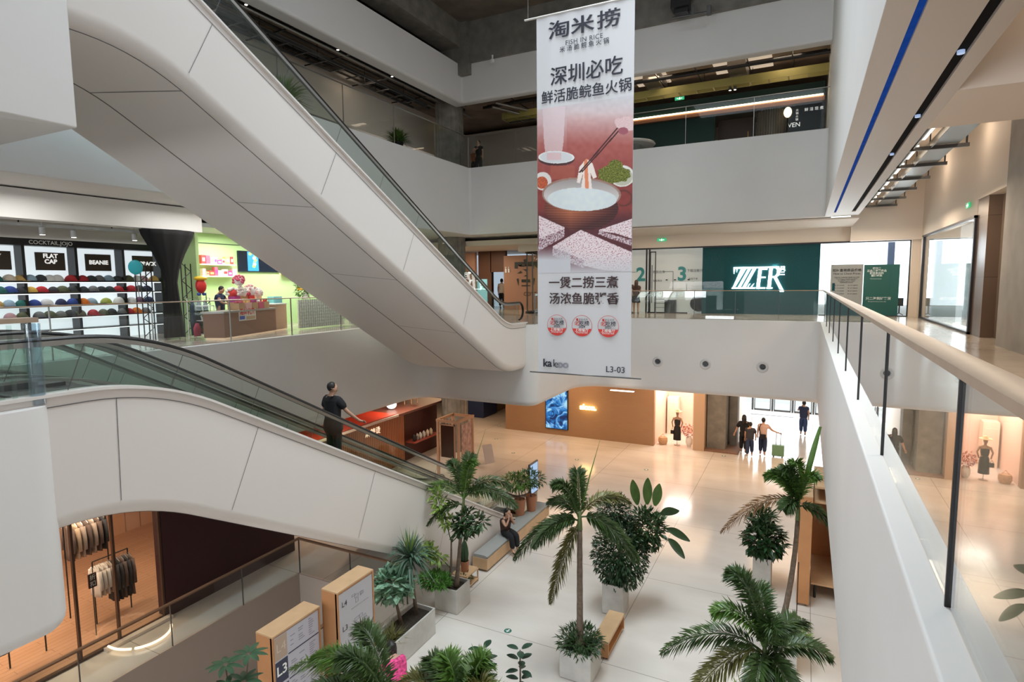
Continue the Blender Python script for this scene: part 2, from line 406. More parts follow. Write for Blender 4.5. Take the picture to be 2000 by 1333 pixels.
# the roof over the atrium and level four
mb = MB().box(-34, 12, 16.5, 44, 13.4, 13.7); mb.box(-34, -14.3, -9, 16.5, 13.4, 13.7); mb.box(.5, 12, -9, 16.5, 13.4, 13.7); mb.box(-14.3, -7.5, -9, 16.5, 13.4, 13.7); mb.box(-7.5, .5, -9, 1.5, 13.4, 13.7)  # panels left of and before the opening added unseen to cut sky light
struct('ceiling_roof', mb, CONCD, label='raw brown concrete roof over the atrium, with added unseen panels that cut sky light')
L4 = fillet([(-15.4, -9), (-14.75, -9), (-14.75, 24.3, .1), (.6, 24.3), (.6, 24.8), (-15.4, 24.8)])
mb = slab(MB(), L4, 9.92, 11.62, .12); struct('trim_gallery_fascia_level_four', mb, WHITE, smooth=40, label='grey white fascia band of level four')
mb = MB().box(-14.4, .6, 24.1, 24.9, 11.62, 13.45); struct('trim_roof_beam_far', mb, CONC, label='raw concrete roof beam on the far side')
mb = MB().box(-15.6, -14.6, -9, 24.2, 12.3, 13.45); struct('trim_roof_beam_left', mb, CONC, label='raw concrete roof beam along the left side')
mb = MB().box(-16.6, -14.2, 24.0, 26.3, 11.1, 13.45); struct('trim_column_capital', mb, CONC, label='square concrete head on top of the round column')
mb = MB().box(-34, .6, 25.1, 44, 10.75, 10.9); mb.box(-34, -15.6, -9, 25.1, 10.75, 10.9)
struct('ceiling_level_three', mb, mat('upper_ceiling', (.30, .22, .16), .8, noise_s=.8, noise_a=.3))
BOARD = mat('board_formed_concrete', (.22, .205, .18), .8, noise_s=3, noise_a=.25, bump=.2, bump_s=14)
mb = MB()
n = 40; prof = []
for z in (-7, -3.05): prof.append(z)
for z0, z1 in ((-7, -3.0), (0, 3.8), (6.87, 11.1)):
    mb.lathe([(.66, z0), (.66, z1)], 36, (-15.9, 25.0, 0))
    for k in range(18):
        a = 2*pi*k/18; mb.box(-.012, .012, -.02, .012, z0+.01, z1-.01, Matrix.Translation((-15.9, 25, 0)) @ Matrix.Rotation(a, 4, 'Z') @ Matrix.Translation((0, .665, 0)))
struct('trim_round_column', mb, BOARD, smooth=30, label='round board marked concrete column at the far left corner')
# outer walls
mb = MB().box(-34.3, -34, -9, 44, -13, 13.6); struct('wall_left', mb, WARMW)
mb = MB().box(-20, 8, -24.3, -24, -7.4, 13.6).box(-20.3, -20, -24, -9, -7.4, 13.6).box(8, 8.3, -24, -9, -7.4, 13.6).box(-20, 8, -24, -9, -7.4, -7.02).box(-20, 8, -24, -9, 13.4, 13.7).box(-34, -20, -9.3, -9, -7, 13.6).box(8, 12, -9.3, -9, -7, 13.6); struct('wall_near', mb, WHITE)
mb = MB().box(12, 12.3, -9, 19.5, -7, 13.6); mb.box(12, 12.3, 19.5, 44, 6.3, 13.6); mb.box(12, 12.3, 19.5, 41, -7, -.1); struct('wall_outer_right', mb, WARMW)
mb = MB().box(-34, -9.3, 44, 44.3, -7, 13.6); mb.box(-34, 12, 38, 38.3, 6.87, 13.4); mb.box(-9.3, -9.0, 28.9, 44, 0, 3.8); mb.box(-34, -9.2, 28.6, 44, 3.7, 3.8)
struct('wall_far_upper', mb, WARMW)
mb = MB().box(-34, 12.3, 41.2, 41.5, -3.6, 0); mb.box(-34, -4.4, 41.2, 41.5, -7, -3.0); mb.box(3.6, 12, 41.2, 41.5, -7, -3.0)
struct('wall_entrance', mb, WARMW)
# outdoor ground and a neighbouring block seen through the windows
mb = MB().box(-60, 60, 41.5, 90, -7.3, -7.05); mb.box(-9, 40, 28.9, 41.2, -.3, -.02); mb.box(4.3, 40, 18.9, 28.9, -.3, -.02)
struct('ground', mb, mat('outdoor_paving', (.75, .74, .72), .8))
mb = MB().box(18, 26, 34, 50, -7, 5.2); struct('wall_outside_block', mb, mat('outside_facade', (.75, .8, .85), .8), label='pale building outside the window')
# ---- level three back walls
mb = MB().box(-18.3, -18, -9, 27, 8.35, 10.3); mb.box(-34, -9.5, 31.5, 31.7, 6.87, 10.5)
struct('wall_level_three_left', mb, WARMW)
mb = MB().box(-18.6, -18.5, -9, 20.6, 6.87, 8.4); struct('wall_dark_band', mb, mat('dark_shopfront', (.05, .04, .038), .4))
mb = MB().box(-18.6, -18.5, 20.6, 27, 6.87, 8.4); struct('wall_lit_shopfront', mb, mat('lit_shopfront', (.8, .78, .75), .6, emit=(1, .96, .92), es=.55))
# ---- L1 walls
TANB = planks('tan_brick', (.33, .20, .115), (.345, .21, .12), .4, .12, .55, (.32, .19, .11), .005)
mb = MB().box(-15.45, -6.8, 29.8, 30.1, -7, -3.0); mb.box(-15.45, -15.2, 30.1, 41, -7, -3); struct('wall_tan_brick', mb, TANB, label='tan brick wall with glowing lettering on the ground floor')
mb = MB().box(-4.83, -4.3, 29.9, 31.4, -7, -3.0); struct('wall_shop_pier', mb, mat('tan_pier', (.48, .33, .22), .6))
mb = MB().box(-4.25, -3.35, 30.4, 31.4, -7, -3.0); mb.box(-3.28, -2.9, 31.4, 32.2, -7, -3); struct('wall_concrete_piers', mb, CONC, label='dark concrete piers beside the ground floor entrance hall')
mb = MB().box(-1.9, -1.6, 32, 41, -7, -3.0); mb.v = [v+Vector((-1.7, 0, 0)) for v in mb.v]; struct('wall_entrance_side', mb, WARMW)
mb = MB().box(-4.3, -2.7, 29.95, 32.2, -7, -6.93); struct('trim_gravel_bed', mb, mat('gravel', (.22, .13, .09), .9, noise_s=40, noise_a=.6))

mb = MB().box(-16.5, -16, -9, 11.52, 3.07, 3.74); struct('trim_shop_bulkhead', mb, WHITE, label='white bulkhead above the cap shop')
# ================================================================ escalators
def smooth_line(y, pts, r):
    """piecewise linear z(y) through pts, corners rounded with half-width r"""
    def raw(t):
        if t <= pts[0][0]: return pts[0][1]
        for (a, za), (b, zb) in zip(pts, pts[1:]):
            if t <= b: return za+(zb-za)*(t-a)/(b-a)
        return pts[-1][1]
    n = 12; return sum(raw(y-r+2*r*(i+.5)/n) for i in range(n))/n
SEAM = mat('panel_seam', (.16, .15, .15), .7)
def name_slope(f, y): return abs(f(y+.1)-f(y-.1)) > .06
def escalator_pair(name, label, xn, xf, top, bot, hand, ys, step_z, seams, newel=None, comb=None, grp='escalators', xs=(0, 1.7, 2.45, 4.1), y_cut=None):
    t = thing(name, label, 'escalator', ((xn+xf)/2, (ys[0]+ys[-1])/2, min(bot(y) for y in ys)), grp)
    r = .24; rings = []
    for y in ys:
        zt, zb = top(y)-.02, bot(y); w = xn-.04; f_ = xf+.04
        rg = [(w, y, zt), (w, y, zb+r)]
        for k in range(1, 6): a = pi/2*k/6; rg.append((w-r*(1-cos(a)), y, zb+r-r*sin(a)))
        rg += [(w-r, y, zb)] ; rg += [(f_+r, y, zb)]
        for k in range(1, 6): a = pi/2*k/6; rg.append((f_+r-r*sin(a), y, zb+r-r*cos(a)))
        rg += [(f_, y, zb+r), (f_, y, zt)]
        for xe in (xf+.16, xf+.16): rg.append((xe, y, zt if xe is None else zt))
        rg += [(f_+.2, y, zt-.25), (w-.2, y, zt-.25), (w-.16, y, zt)]
        rings.append(rg)
    build('truss_cladding', MB().rings(rings), ESCW, t, smooth=35)
    # trim line below the upper edge and panel joints
    mb = MB()
    for y0, y1 in zip(ys, ys[1:]):
        for y in (y0,):
            a = Vector((xn-.035, y0, top(y0)-.17)); b = Vector((xn-.035, y1, top(y1)-.17))
            mb.quad(a+Vector((.004, 0, 0)), b+Vector((.004, 0, 0)), b+Vector((.004, 0, -.014)), a+Vector((.004, 0, -.014)))
    for y in seams:
        sl = (top(y+.1)-top(y-.1))/.2; dx = .30 if abs(sl) > .3 else .02
        z0 = top(y)-.17; yb = y-dx*(top(y)-bot(y)); z1 = bot(yb)+r
        mb.quad((xn-.031, y, z0), (xn-.031, y+.01, z0), (xn-.031, yb+.01, z1), (xn-.031, yb, z1))
    build('panel_seam', mb, SEAM, t, fix=False)
    for dx, w_ in ((r, .012), (2.16, .03)):
        build('panel_seam', MB().rings([[(xn-dx, y, bot(y)-.004), (xn-dx-w_, y, bot(y)-.004), (xn-dx-w_, y, bot(y)+.01), (xn-dx, y, bot(y)+.01)] for y in ys]), SEAM, t)
    for y in seams:
        yb = y-.3*(top(y)-bot(y)) if name_slope(top, y) else y
        a, b = Vector((xn-r, yb, bot(yb)-.004)), Vector((xn-2.16, yb-.35, bot(yb-.35)-.004))
        build('panel_seam', MB().quad(a, b, b+Vector((0, .012, -.0068)), a+Vector((0, .012, -.0068))), SEAM, t, fix=False)
    # decks and balustrades
    hy = [y for y in ys if newel is None or newel[0] <= y <= newel[1]]
    for i, dx in enumerate(xs):
        X = xn-.1-dx*((xn-xf-.2)/4.1)
        s = 1 if i in (0, 2) else -1
        build('deck', MB().rings([[(X+.12, y, top(y)-.04), (X+.12, y, top(y)), (X-.12, y, top(y)), (X-.12, y, top(y)-.04)] for y in ys]), STEEL if i else ESCW, t)
        mb = MB()
        mb.rings([[(X-.03-.004, y, top(y)-.01), (X-.03+.004, y, top(y)-.01), (X-.03+.004, y, hand(y)-.07), (X-.03-.004, y, hand(y)-.07)] for y in hy])
        build('glass_balustrade', mb, GLASSE, t)
        for k in range(2, len(hy)-2, 7):
            y = hy[k]; mb = MB(); mb.quad((X-.025, y, top(y)), (X-.025, y+.012, top(y)), (X-.025, y+.012+.25, hand(y+.2)-.07), (X-.025, y+.25, hand(y+.2)-.07))
            build('glass_joint', mb, STEELD, t, fix=False)
        build('handrail_track', MB().rings([[(X-.03-.03, y, hand(y)-.09), (X-.03+.03, y, hand(y)-.09), (X-.03+.035, y, hand(y)-.03), (X-.03-.035, y, hand(y)-.03)] for y in hy]), STEEL, t)
        path = [(X-.03, y, hand(y)) for y in hy]
        def loop(y, d):
            h = hand(y)-top(y)-.1; return [(X-.03, y+d*h/2*sin(a), hand(y)-h/2+h/2*cos(a)) for a in [pi*k/9 for k in range(1, 10)]]
        if newel:
            a, b = newel[2]
            if b: path = path+loop(hy[-1], 1)
            if a: path = loop(hy[0], -1)[::-1]+path
        build('handrail', MB().tube(path, .045, 8, flat=.6), BLACK, t, smooth=40)
    # steps
    for i0, i1, nm in ((0, 1, 'step_band'), (2, 3, 'step_band')):
        a = xn-.1-xs[i0]*((xn-xf-.2)/4.1)-.13; b = xn-.1-xs[i1]*((xn-xf-.2)/4.1)+.13
        mb = MB(); y = ys[0]
        while y < ys[-1]-.4:
            z = step_z(y+.2); mb.box(b, a, y, y+.4, z-.35, z); y += .4
        build(nm, mb, mat('step_metal', (.10, .10, .105), .45, .7), t)
    return t
def frange(a, b, s):
    n = max(2, int(round((b-a)/s))); return [a+(b-a)*i/n for i in range(n+1)]
# lower pair, level two down to the ground floor
lt = [(-9, .13), (5.35, .13), (17.9, -6.88), (30, -6.88)]
lb = [(-9, -1.73), (5.0, -1.73), (14.6, -7.2), (30, -7.2)]
top1 = lambda y: smooth_line(y, lt, 1.0)
bot1 = lambda y: smooth_line(y, lb, .9)
hand1 = lambda y: smooth_line(y, [(-9, .83), (5.3, .83), (18.0, -6.12), (30, -6.12)], 1.0)
st1 = lambda y: smooth_line(y, [(-9, .0), (5.2, .0), (17.9, -7.0), (30, -7.0)], .8)
e1 = escalator_pair('escalator', 'white clad escalator pair running from level two down to the ground floor', -8.63, -12.9,
    top1, bot1, hand1, frange(.6, 19.4, .2), st1, (4.75, 7.1, 10.2, 13.3), newel=(1.0, 19.0, (1, 1)))
# upper pair, level three down to level two
ut = [(-9, 7.0), (5.15, 7.0), (17.55, .10), (30, .10)]
ub = [(-9, 5.05), (5.75, 5.05), (17.7, -1.62), (30, -1.62)]
top2 = lambda y: smooth_line(y, ut, .6)
bot2 = lambda y: smooth_line(y, ub, .8)
hand2 = lambda y: smooth_line(y, [(-9, 7.72), (5.2, 7.72), (17.35, .82), (30, .82)], .5)
st2 = lambda y: smooth_line(y, [(-9, 6.87), (5.0, 6.87), (17.3, 0), (30, 0)], .8)
e2 = escalator_pair('escalator', 'white clad escalator pair rising from level two up to level three', -8.98, -13.1,
    top2, bot2, hand2, frange(2.0, 19.1, .2), st2, (6.9, 9.7, 12.4, 15.2), newel=(2.2, 18.9, (1, 1)))
# ================================================================ glass guard rails
def guard(name, label, pts, h, z, posts, wood=False, grp=None, cap=(.05, .03), post_m=None, glass=None, zt=0, top_m=None, inner=0):
    """glass balustrade along a polyline; one pane between neighbouring posts"""
    P0 = [Vector((p[0], p[1], z)) for p in pts]
    t = thing(name, label, 'railing', tuple(P0[0]), grp); pm = post_m or STEEL; g = glass or GLASS
    for a, b, n in zip(P0, P0[1:], posts):
        d = (b-a); L = d.length; u = d/L; nrm = Vector((-u.y, u.x, 0))
        for i in range(n):
            q0 = a+u*(L*i/n+.015); q1 = a+u*(L*(i+1)/n-.015); w = nrm*.006
            mb = MB(); mb.prism([(0, 0), (1, 0), (1, 1), (0, 1)], 0, 1)
            mb.v = [q0-w+Vector((0, 0, .02)), q1-w+Vector((0, 0, .02)), q1+w+Vector((0, 0, .02)), q0+w+Vector((0, 0, .02)),
                    q0-w+Vector((0, 0, h-.03)), q1-w+Vector((0, 0, h-.03)), q1+w+Vector((0, 0, h-.03)), q0+w+Vector((0, 0, h-.03))]
            build('glass_pane', mb, g, t)
        for i in range(n+1):
            q = a+u*(L*i/n)+nrm*(.03*inner)
            T = Matrix.Translation(q) @ Matrix.Rotation(atan2(u.y, u.x), 4, 'Z')
            build('post', MB().box(-.008, .008, -.018, .018, 0, h-.02, T), pm, t)
        T = Matrix.Translation(a) @ Matrix.Rotation(atan2(u.y, u.x), 4, 'Z')
        ch = .02; W_, H_ = cap
        mb = MB(); prof = [(-W_+ch, h-H_), (W_-ch, h-H_), (W_, h-H_+ch*.5), (W_, h-ch*.5), (W_-ch, h), (-W_+ch, h), (-W_, h-ch*.5), (-W_, h-H_+ch*.5)]
        mb.rings([[T @ Vector((x, y, zz)) for y, zz in prof] for x in (-W_*.5, L+W_*.5)])
        build('handrail', mb, top_m or BRASSW, t, smooth=40)
    return t
GLASSU = glassmat('upper_glass', (.93, .95, .94), .45)
RAILW = mat('pale_wood_rail', (.40, .30, .22), .4, noise_s=6, noise_a=.08)
guard('glass_railing', 'long glass railing with a broad pale handrail along the right walkway', [(.64, 24.18), (.64, .55)], 1.15, 0, [9], cap=(.075, .06), post_m=DARK, glass=GLASSR, top_m=RAILW)
guard('glass_railing', 'glass railing in front of the dark green shop front on level two', [(-8.6, 24.2), (.64, 24.18)], 1.15, 0, [6], cap=(.035, .03), post_m=STEELD)
guard('glass_railing', 'glass railing on the left gallery in front of the cap and flower shops', [(-13.75, 4.3), (-13.75, 18.9)], 1.13, 0, [7], cap=(.045, .03))
guard('glass_railing', 'short glass railing beside the foot of the upper escalator', [(-8.75, 19.25), (-8.75, 24.1)], 1.13, 0, [3], cap=(.03, .03))
guard('glass_railing', 'glass railing of level three along the left gallery edge', [(-14.35, 4.8), (-14.35, 24.15)], 1.45, 6.87, [7], cap=(.04, .03), top_m=STEEL, glass=GLASSU)
guard('glass_railing', 'glass railing of level three along the far gallery edge', [(-14.35, 24.15), (.5, 24.15)], 1.45, 6.87, [6], cap=(.03, .03), top_m=STEEL, glass=GLASSU)
guard('glass_railing', 'glass railing around the basement opening in front of the clothes shop', [(-13.12, .2), (-13.12, 11.95), (-9.2, 11.95), (-9.2, .2)], 1.08, -7, [6, 2, 6], cap=(.05, .05), post_m=STEELD, top_m=mat('brown_wood_rail', (.18, .11, .07), .7, spec=.2))
# near left landing: wooden rail, clear cylinder corner post and glass fins
t = thing('landing_railing', 'wooden topped rail with a clear round corner post at the near left landing', 'railing', (-8.7, 3.6, 0))
build('handrail', MB().box(-8.92, -8.66, -2, 3.9, 1.06, 1.12), RAILW, t)
CYL = glassmat('clear_cylinder', (.80, .86, .90), 1.6)
build('corner_cylinder', MB().lathe([(.085, .02), (.085, 1.05), (.075, 1.05), (.075, .02)], 28, (-8.70, 3.84, 0)), CYL, t, smooth=40)
for y in (3.45, 3.58): build('glass_fin', MB().box(-8.72, -8.70, y, y+.05, .02, 1.04), GLASSE, t)
build('glass_pane', MB().box(-8.72, -8.708, .5, 3.4, .03, 1.03), GLASS, t)
# ================================================================ level three services and restaurant
PIPE = mat('black_pipe', (.03, .028, .026), .5, .4); TRAY = mat('galvanised_tray', (.30, .29, .27), .35, .8)
YTRAY = mat('olive_tray', (.38, .33, .10), .5); DUCT = mat('duct_metal', (.34, .30, .26), .4, .6)
def single(name, mb, m, label, cat, group=None, smooth=0):
    return tag(build(name, mb, m, None, smooth), label, cat, group)
def tray(name, label, a, b, w, side=.1, rung=.6, m=None, group='cable trays under the upper ceilings', base=True):
    a, b = Vector(a), Vector(b); t = thing(name, label, 'cable tray', a, group); u = (b-a); L = u.length; u /= L
    n = Vector((-u.y, u.x, 0)); z = Vector((0, 0, 1)); m = m or TRAY
    for s in (-1, 1):
        mb = MB(); p = a+n*s*w/2; q = b+n*s*w/2; d = n*.02
        mb.prism([(0, 0), (1, 0), (1, 1), (0, 1)], 0, 1); mb.v = [p-d, q-d, q+d, p+d, p-d+z*side, q-d+z*side, q+d+z*side, p+d+z*side]
        build('side_rail', mb, m, t)
    mb = MB(); k = int(L/rung)
    for i in range(k+1):
        c = a+u*(L*i/k); e = u*.03; mb.prism([(0, 0), (1, 0), (1, 1), (0, 1)], 0, 1)
        mb.v[-8:] = [c-n*w/2-e, c+n*w/2-e, c+n*w/2+e, c-n*w/2+e]+[x+z*.03 for x in (c-n*w/2-e, c+n*w/2-e, c+n*w/2+e, c-n*w/2+e)]
    build('rungs', mb, m, t)['kind'] = 'stuff'
    for i in range(0, k+1, 5):
        c = a+u*(L*i/k)+z*.3; build('hanger_rod', MB().tube([c+n*w/2-z*.3, c+n*w/2+z*.25], .015, 5), PIPE, t)
    return t
tray('cable_tray', 'olive cable tray across the far side under the level four band', (-14, 27.2, 9.72), (.5, 27.2, 9.72), .5, .3, .7, YTRAY)
for zz, yy, lb in ((10.15, 26.1, 'thick black pipe in front of the olive cable tray'), (10.35, 26.5, 'thin dark pipe behind the thick black pipe on level three')):
    single('pipe', MB().tube([(-14.6, yy, zz), (.5, yy, zz)], .07 if zz < 10.2 else .035, 8), PIPE, lb, 'pipe', 'pipes under the level three ceiling', 40)
for i, (x, y) in enumerate(((-6.4, 27.8), (-2.9, 27.8))):
    single('ventilation_duct', MB().box(x-.35, x+.35, y-1.4, y+.4, 10.2, 10.7), DUCT, ('short metal duct near the banner', 'short metal duct above the ribbed restaurant column')[i]+' under the level three ceiling', 'duct')
CREAM = mat('ceiling_glow_patch', (.85, .72, .58), .5, emit=(1, .80, .60), es=.5)  # emission paints the glow of uplights onto patches of ceiling
for x0, x1, lb in ((-7.4, -5.9, 'cream patch of painted uplight on the ceiling next to the hanging banner'), (-3.9, -1.6, 'long cream patch of painted uplight on the ceiling over the restaurant')):
    single('lit_ceiling_patch', MB().box(x0, x1, 25.6, 28.3, 10.66, 10.72), CREAM, lb, 'ceiling patch', 'painted uplight patches')
# left gallery of level three: trays and pipes running away from the camera
for i, (x, z, w) in enumerate(((-15.95, 10.35, .35), (-16.9, 9.95, .8), (-17.6, 10.2, .4))):
    tray('cable_tray', ('narrow upper cable tray behind the level four band on the left', 'wide low cable tray on the left side of level three', 'cable tray against the cream wall of level three')[i], (x, -2, z), (x, 24, z), w, .1, .9, PIPE if i != 1 else STEELD)
for i, (x, z, r) in enumerate(((-15.8, 10.05, .05), (-16.25, 10.5, .07), (-17.3, 10.45, .06))):
    single('pipe', MB().tube([(x, -4, z), (x, 27, z)], r, 8), (STEEL, PIPE, CONCL)[i], ('pale pipe closest to the level four band on the left', 'dark pipe high above the left trays', 'grey pipe over the low left cable tray')[i], 'pipe', 'pipes under the level three ceiling', 40)
single('pipe', MB().tube([(-13.6, 25.5, 10.1), (-10.9, 29.5, 9.8), (-8, 30.2, 9.8)], .07, 8), STEEL, 'pale elbowed pipe between the column and the banner', 'pipe', 'pipes under the level three ceiling', 40)
single('pipe', MB().tube([(-13.9, 25.7, 10.0), (-11.2, 29.8, 9.65), (-8, 30.6, 9.65)], .07, 8), STEEL, 'lower one of two parallel elbowed pipes beside the column', 'pipe', 'pipes under the level three ceiling', 40)
tray('cable_tray', 'hanging cable tray between the column and the banner on level three', (-14.5, 28.4, 10.0), (-8, 28.4, 10.0), .8, .12, .8, TRAY)
def spot(x, y, z, label, on=True):
    t = thing('spotlight', label, 'spotlight', (x, y, z), 'small ceiling spotlights')
    build('housing', MB().lathe([(.05, 0), (.06, .02), (.06, .14), (.02, .16)], 12, (x, y, z)), STEELD, t, smooth=40)
    build('lens', MB().lathe([(.0, -.004), (.045, -.004), (.045, 0)], 12, (x, y, z)), mat('lamp_lens', (1, .95, .85), .3, emit=(1, .9, .75), es=14), t)
    return t
for i, y in enumerate((6.2, 9.6, 13.4, 17.4, 20.6)):
    spot(-15.9, y, 10.2, ('first', 'second', 'third', 'fourth', 'fifth')[i]+' small spotlight from the near end under the left level four band')
spot(-3.2, 27.2, 9.58, 'pair lamp glowing beneath the olive cable tray'); spot(-3.0, 27.2, 9.58, 'right lamp of the pair glowing beneath the olive cable tray')
# restaurant front on level three
GREEN_D = mat('bottle_green_panel', (.014, .034, .03), .6, spec=.2); COPPER = mat('copper_trim', (.45, .20, .11), .3, .8)
r = thing('restaurant_front', 'dark green restaurant front with a long light line on level three', 'shop front', (-4, 28.5, 6.88))
build('canopy', MB().box(-9, .4, 28.3, 28.6, 9.25, 9.75), GREEN_D, r)
build('light_line', MB().tube([(-9, 28.24, 9.2), (.35, 28.24, 9.2)], .03, 6), mat('warm_line_light', (1, .85, .6), .3, emit=(1, .80, .55), es=9), r)
build('copper_trim', MB().box(-9, .4, 28.3, 28.5, 8.98, 9.18), COPPER, r)
build('green_wall', MB().box(-9, -3.97, 28.55, 28.7, 6.88, 8.98), mat('dark_green_wall', (.016, .045, .043), .7, spec=.15), r)
build('entrance_recess', MB().box(-3.97, -2.36, 29.6, 29.7, 6.88, 8.98), mat('dark_brown_recess', (.05, .022, .014), .5), r)
RIB = mat('ribbed_screen', (.30, .25, .18), .4)
build('curved_screen', MB().rings([[(-1.64+.62*cos(a), 29.25-.62*sin(a), z) for z in (6.88, 8.98)] for a in [pi*k/24 for k in range(25)]], closed=False, cap=False), RIB, r)
for k in range(15):
    x = -2.34+1.4*k/14; build('screen_slat', MB().box(x-.012, x+.012, 28.52, 28.56, 6.9, 8.98), DARK, r)
build('door_handle', MB().tube([(-2.55, 28.5, 7.6), (-2.55, 28.5, 8.1)], .02, 6), mat('brass', (.7, .45, .15), .3, .9), r)
build('blue_glass', MB().box(-.92, .42, 28.55, 28.6, 6.88, 8.98), mat('dark_blue_glass', (.012, .02, .03), .3, spec=.3), r)
WL = mat('white_lettering', (.9, .9, .9), .5, emit=(1, 1, 1), es=.8)
letters('VEN', (-.72, 28.53, 8.15), .26, WL, r); letters('鲜 活 现 煮', (.02, 28.53, 8.72), .15, WL, r)
for k in range(4): letters('火锅'[k % 2], (-.62, 28.53, 8.75-.13*k), .11, WL, r)
letters('menu 11:00', (-.62, 28.53, 7.75), .12, WL, r)
lp = thing('globe_lamp', 'round glowing globe lamp beside the ribbed restaurant screen', 'lamp', (-.98, 28.4, 8.5))
build('globe', MB().ell((-.98, 28.4, 8.68), (.16, .12, .22), 16, 10), mat('globe_glow', (1, .85, .6), .4, emit=(1, .78, .5), es=3), lp, smooth=1)
build('stem', MB().tube([(-.98, 28.4, 8.88), (-.98, 28.4, 9.2)], .015, 6), COPPER, lp)
tb = thing('sky_reflection_oval', 'pale oval built for a sky reflection, behind the level three glass beside the banner', 'counter', (-8.0, 27.6, 6.88))  # solid disc on a stand, built in place of a sky reflection on glass
build('reflection_disc', MB().lathe([(0, 7.78), (1.15, 7.78), (1.2, 7.83), (1.15, 7.9), (0, 7.9)], 40, (-7.6, 27.4, 0)), mat('reflection_pale', (.75, .76, .78), .2), tb, smooth=40)
build('reflection_stand', MB().lathe([(.5, 6.88), (.35, 7.3), (.6, 7.78)], 30, (-7.6, 27.4, 0)), mat('reflection_stand_grey', (.3, .32, .34), .4), tb, smooth=40)
def exit_sign(loc, label, d='-y', w=.32):
    t = thing('exit_sign', label, 'exit sign', loc)
    T = facing(loc, d)
    build('sign_box', MB().box(-w/2, w/2, -.07, .07, -.03, .0, T), mat('exit_green', (.02, .35, .14), .4, emit=(.05, .8, .35), es=.55), t)
    m2 = mat('exit_white', (.9, 1, .9), .4, emit=(.8, 1, .85), es=1.6)
    mb = MB(); mb.box(-.035, .035, -.045, .02, .001, .003, T); mb.box(-.012, .022, .025, .052, .001, .003, T); mb.box(-.05, .05, -.02, 0, .001, .003, T)
    build('running_figure', mb, m2, t)
    mb = MB(); mb.quad(*[T @ Vector(p) for p in ((-.13, 0, .002), (-.08, .03, .002), (-.08, -.03, .002))]); mb.quad(*[T @ Vector(p) for p in ((.13, 0, .002), (.08, .03, .002), (.08, -.03, .002))])
    build('arrow', mb, m2, t, fix=False)
exit_sign((-6.25, 28.42, 3.5), 'green exit sign on the cream wall above the shop fronts', '-y', .42)
exit_sign((3.93, 20.5, 3.55), 'green exit sign on the right wall near the brown panel', '-x', .38)
exit_sign((-5.5, 28.22, 9.86), 'green exit sign above the dark green restaurant canopy', '-y', .42)
# sprinkler and projector on the roof beam
t = thing('ceiling_projector', 'black projector bracket hanging from the roof beam right of the banner', 'projector', (-4.4, 23.6, 11.2))
build('bracket', MB().tube([(-4.6, 23.7, 13.3), (-4.6, 23.7, 11.7)], .05, 6).box(-4.85, -4.35, 23.5, 23.9, 11.6, 11.75), DARK, t)
build('body', MB().box(-4.95, -4.3, 23.35, 23.9, 11.75, 12.5), DARK, t)
build('arm', MB().tube([(-4.9, 23.5, 11.45), (-3.6, 23.5, 11.4)], .035, 6).box(-3.65, -3.5, 23.4, 23.6, 11.3, 11.6).box(-4.2, -4.1, 23.45, 23.55, 11.4, 11.75), STEELD, t)
t = thing('dome_camera', 'small white dome camera at the top right below the roof', 'security camera', (-1.2, 23.4, 12.2))
build('housing', MB().lathe([(0, 12.05), (.1, 12.1), (.12, 12.2), (.1, 12.35), (.03, 12.4), (.03, 13.4)], 14, (-1.2, 23.4, 0)), mat('white_plastic', (.8, .8, .8), .4), t, smooth=40)
build('lens', MB().ell((-1.2, 23.3, 12.18), (.05, .05, .07), 10, 6), BLACK, t, smooth=1)
t = thing('dome_camera', 'small white detector under the roof beam left of the banner', 'security camera', (-12.9, 23.9, 11.2))
build('housing', MB().lathe([(0, 11.3), (.09, 11.33), (.1, 11.45), (.04, 11.5), (.04, 11.65)], 12, (-12.9, 23.95, 0)), MATS['white_plastic'], t, smooth=40)
# right walkway ceiling services
LBLUE = mat('grey_blue_panel', (.30, .34, .36), .3)
for i in range(7):
    y0 = 11.9+2.3*i
    t = thing('ceiling_tray_frame', ('first', 'second', 'third', 'fourth', 'fifth', 'sixth', 'last')[i]+' steel service frame beyond the cream beam in the right ceiling', 'service frame', (2.3, y0, 4.4), 'steel service frames in the right ceiling')
    build('frame_panel', MB().box(1.62, 2.05, y0, y0+2.1, 4.5, 4.53), LBLUE, t)
    build('frame_panel', MB().box(2.45, 2.9, y0, y0+2.1, 4.5, 4.53), LBLUE, t)
    build('tube_light', MB().box(2.12, 2.22, y0+.15, y0+1.7, 4.56, 4.6), mat('tube_light', (1, .9, .75), .4, emit=(1, .86, .68), es=4), t)
    build('wire_basket', MB().box(2.05, 2.08, y0, y0+2.2, 4.45, 4.6).box(2.38, 2.41, y0, y0+2.2, 4.45, 4.6), TRAY, t)
    build('cross_bar', MB().box(1.6, 3.1, y0+2.12, y0+2.2, 4.42, 4.5), STEELD, t)
    build('hanger_rod', MB().tube([(3.05, y0+2.16, 4.46), (3.05, y0+2.16, 6.3)], .02, 6), STEELD, t)
single('ventilation_duct', MB().box(1.72, 2.75, 4.0, 8.2, 4.6, 5.2), mat('grey_duct', (.20, .18, .155), .5), 'big grey brown duct in front of the cream beam at the top right', 'duct')
tray('cable_tray', 'wire cable tray beside the big duct at the top right', (3.0, 4.0, 4.7), (3.0, 8.8, 4.7), .35, .06, .12, TRAY)
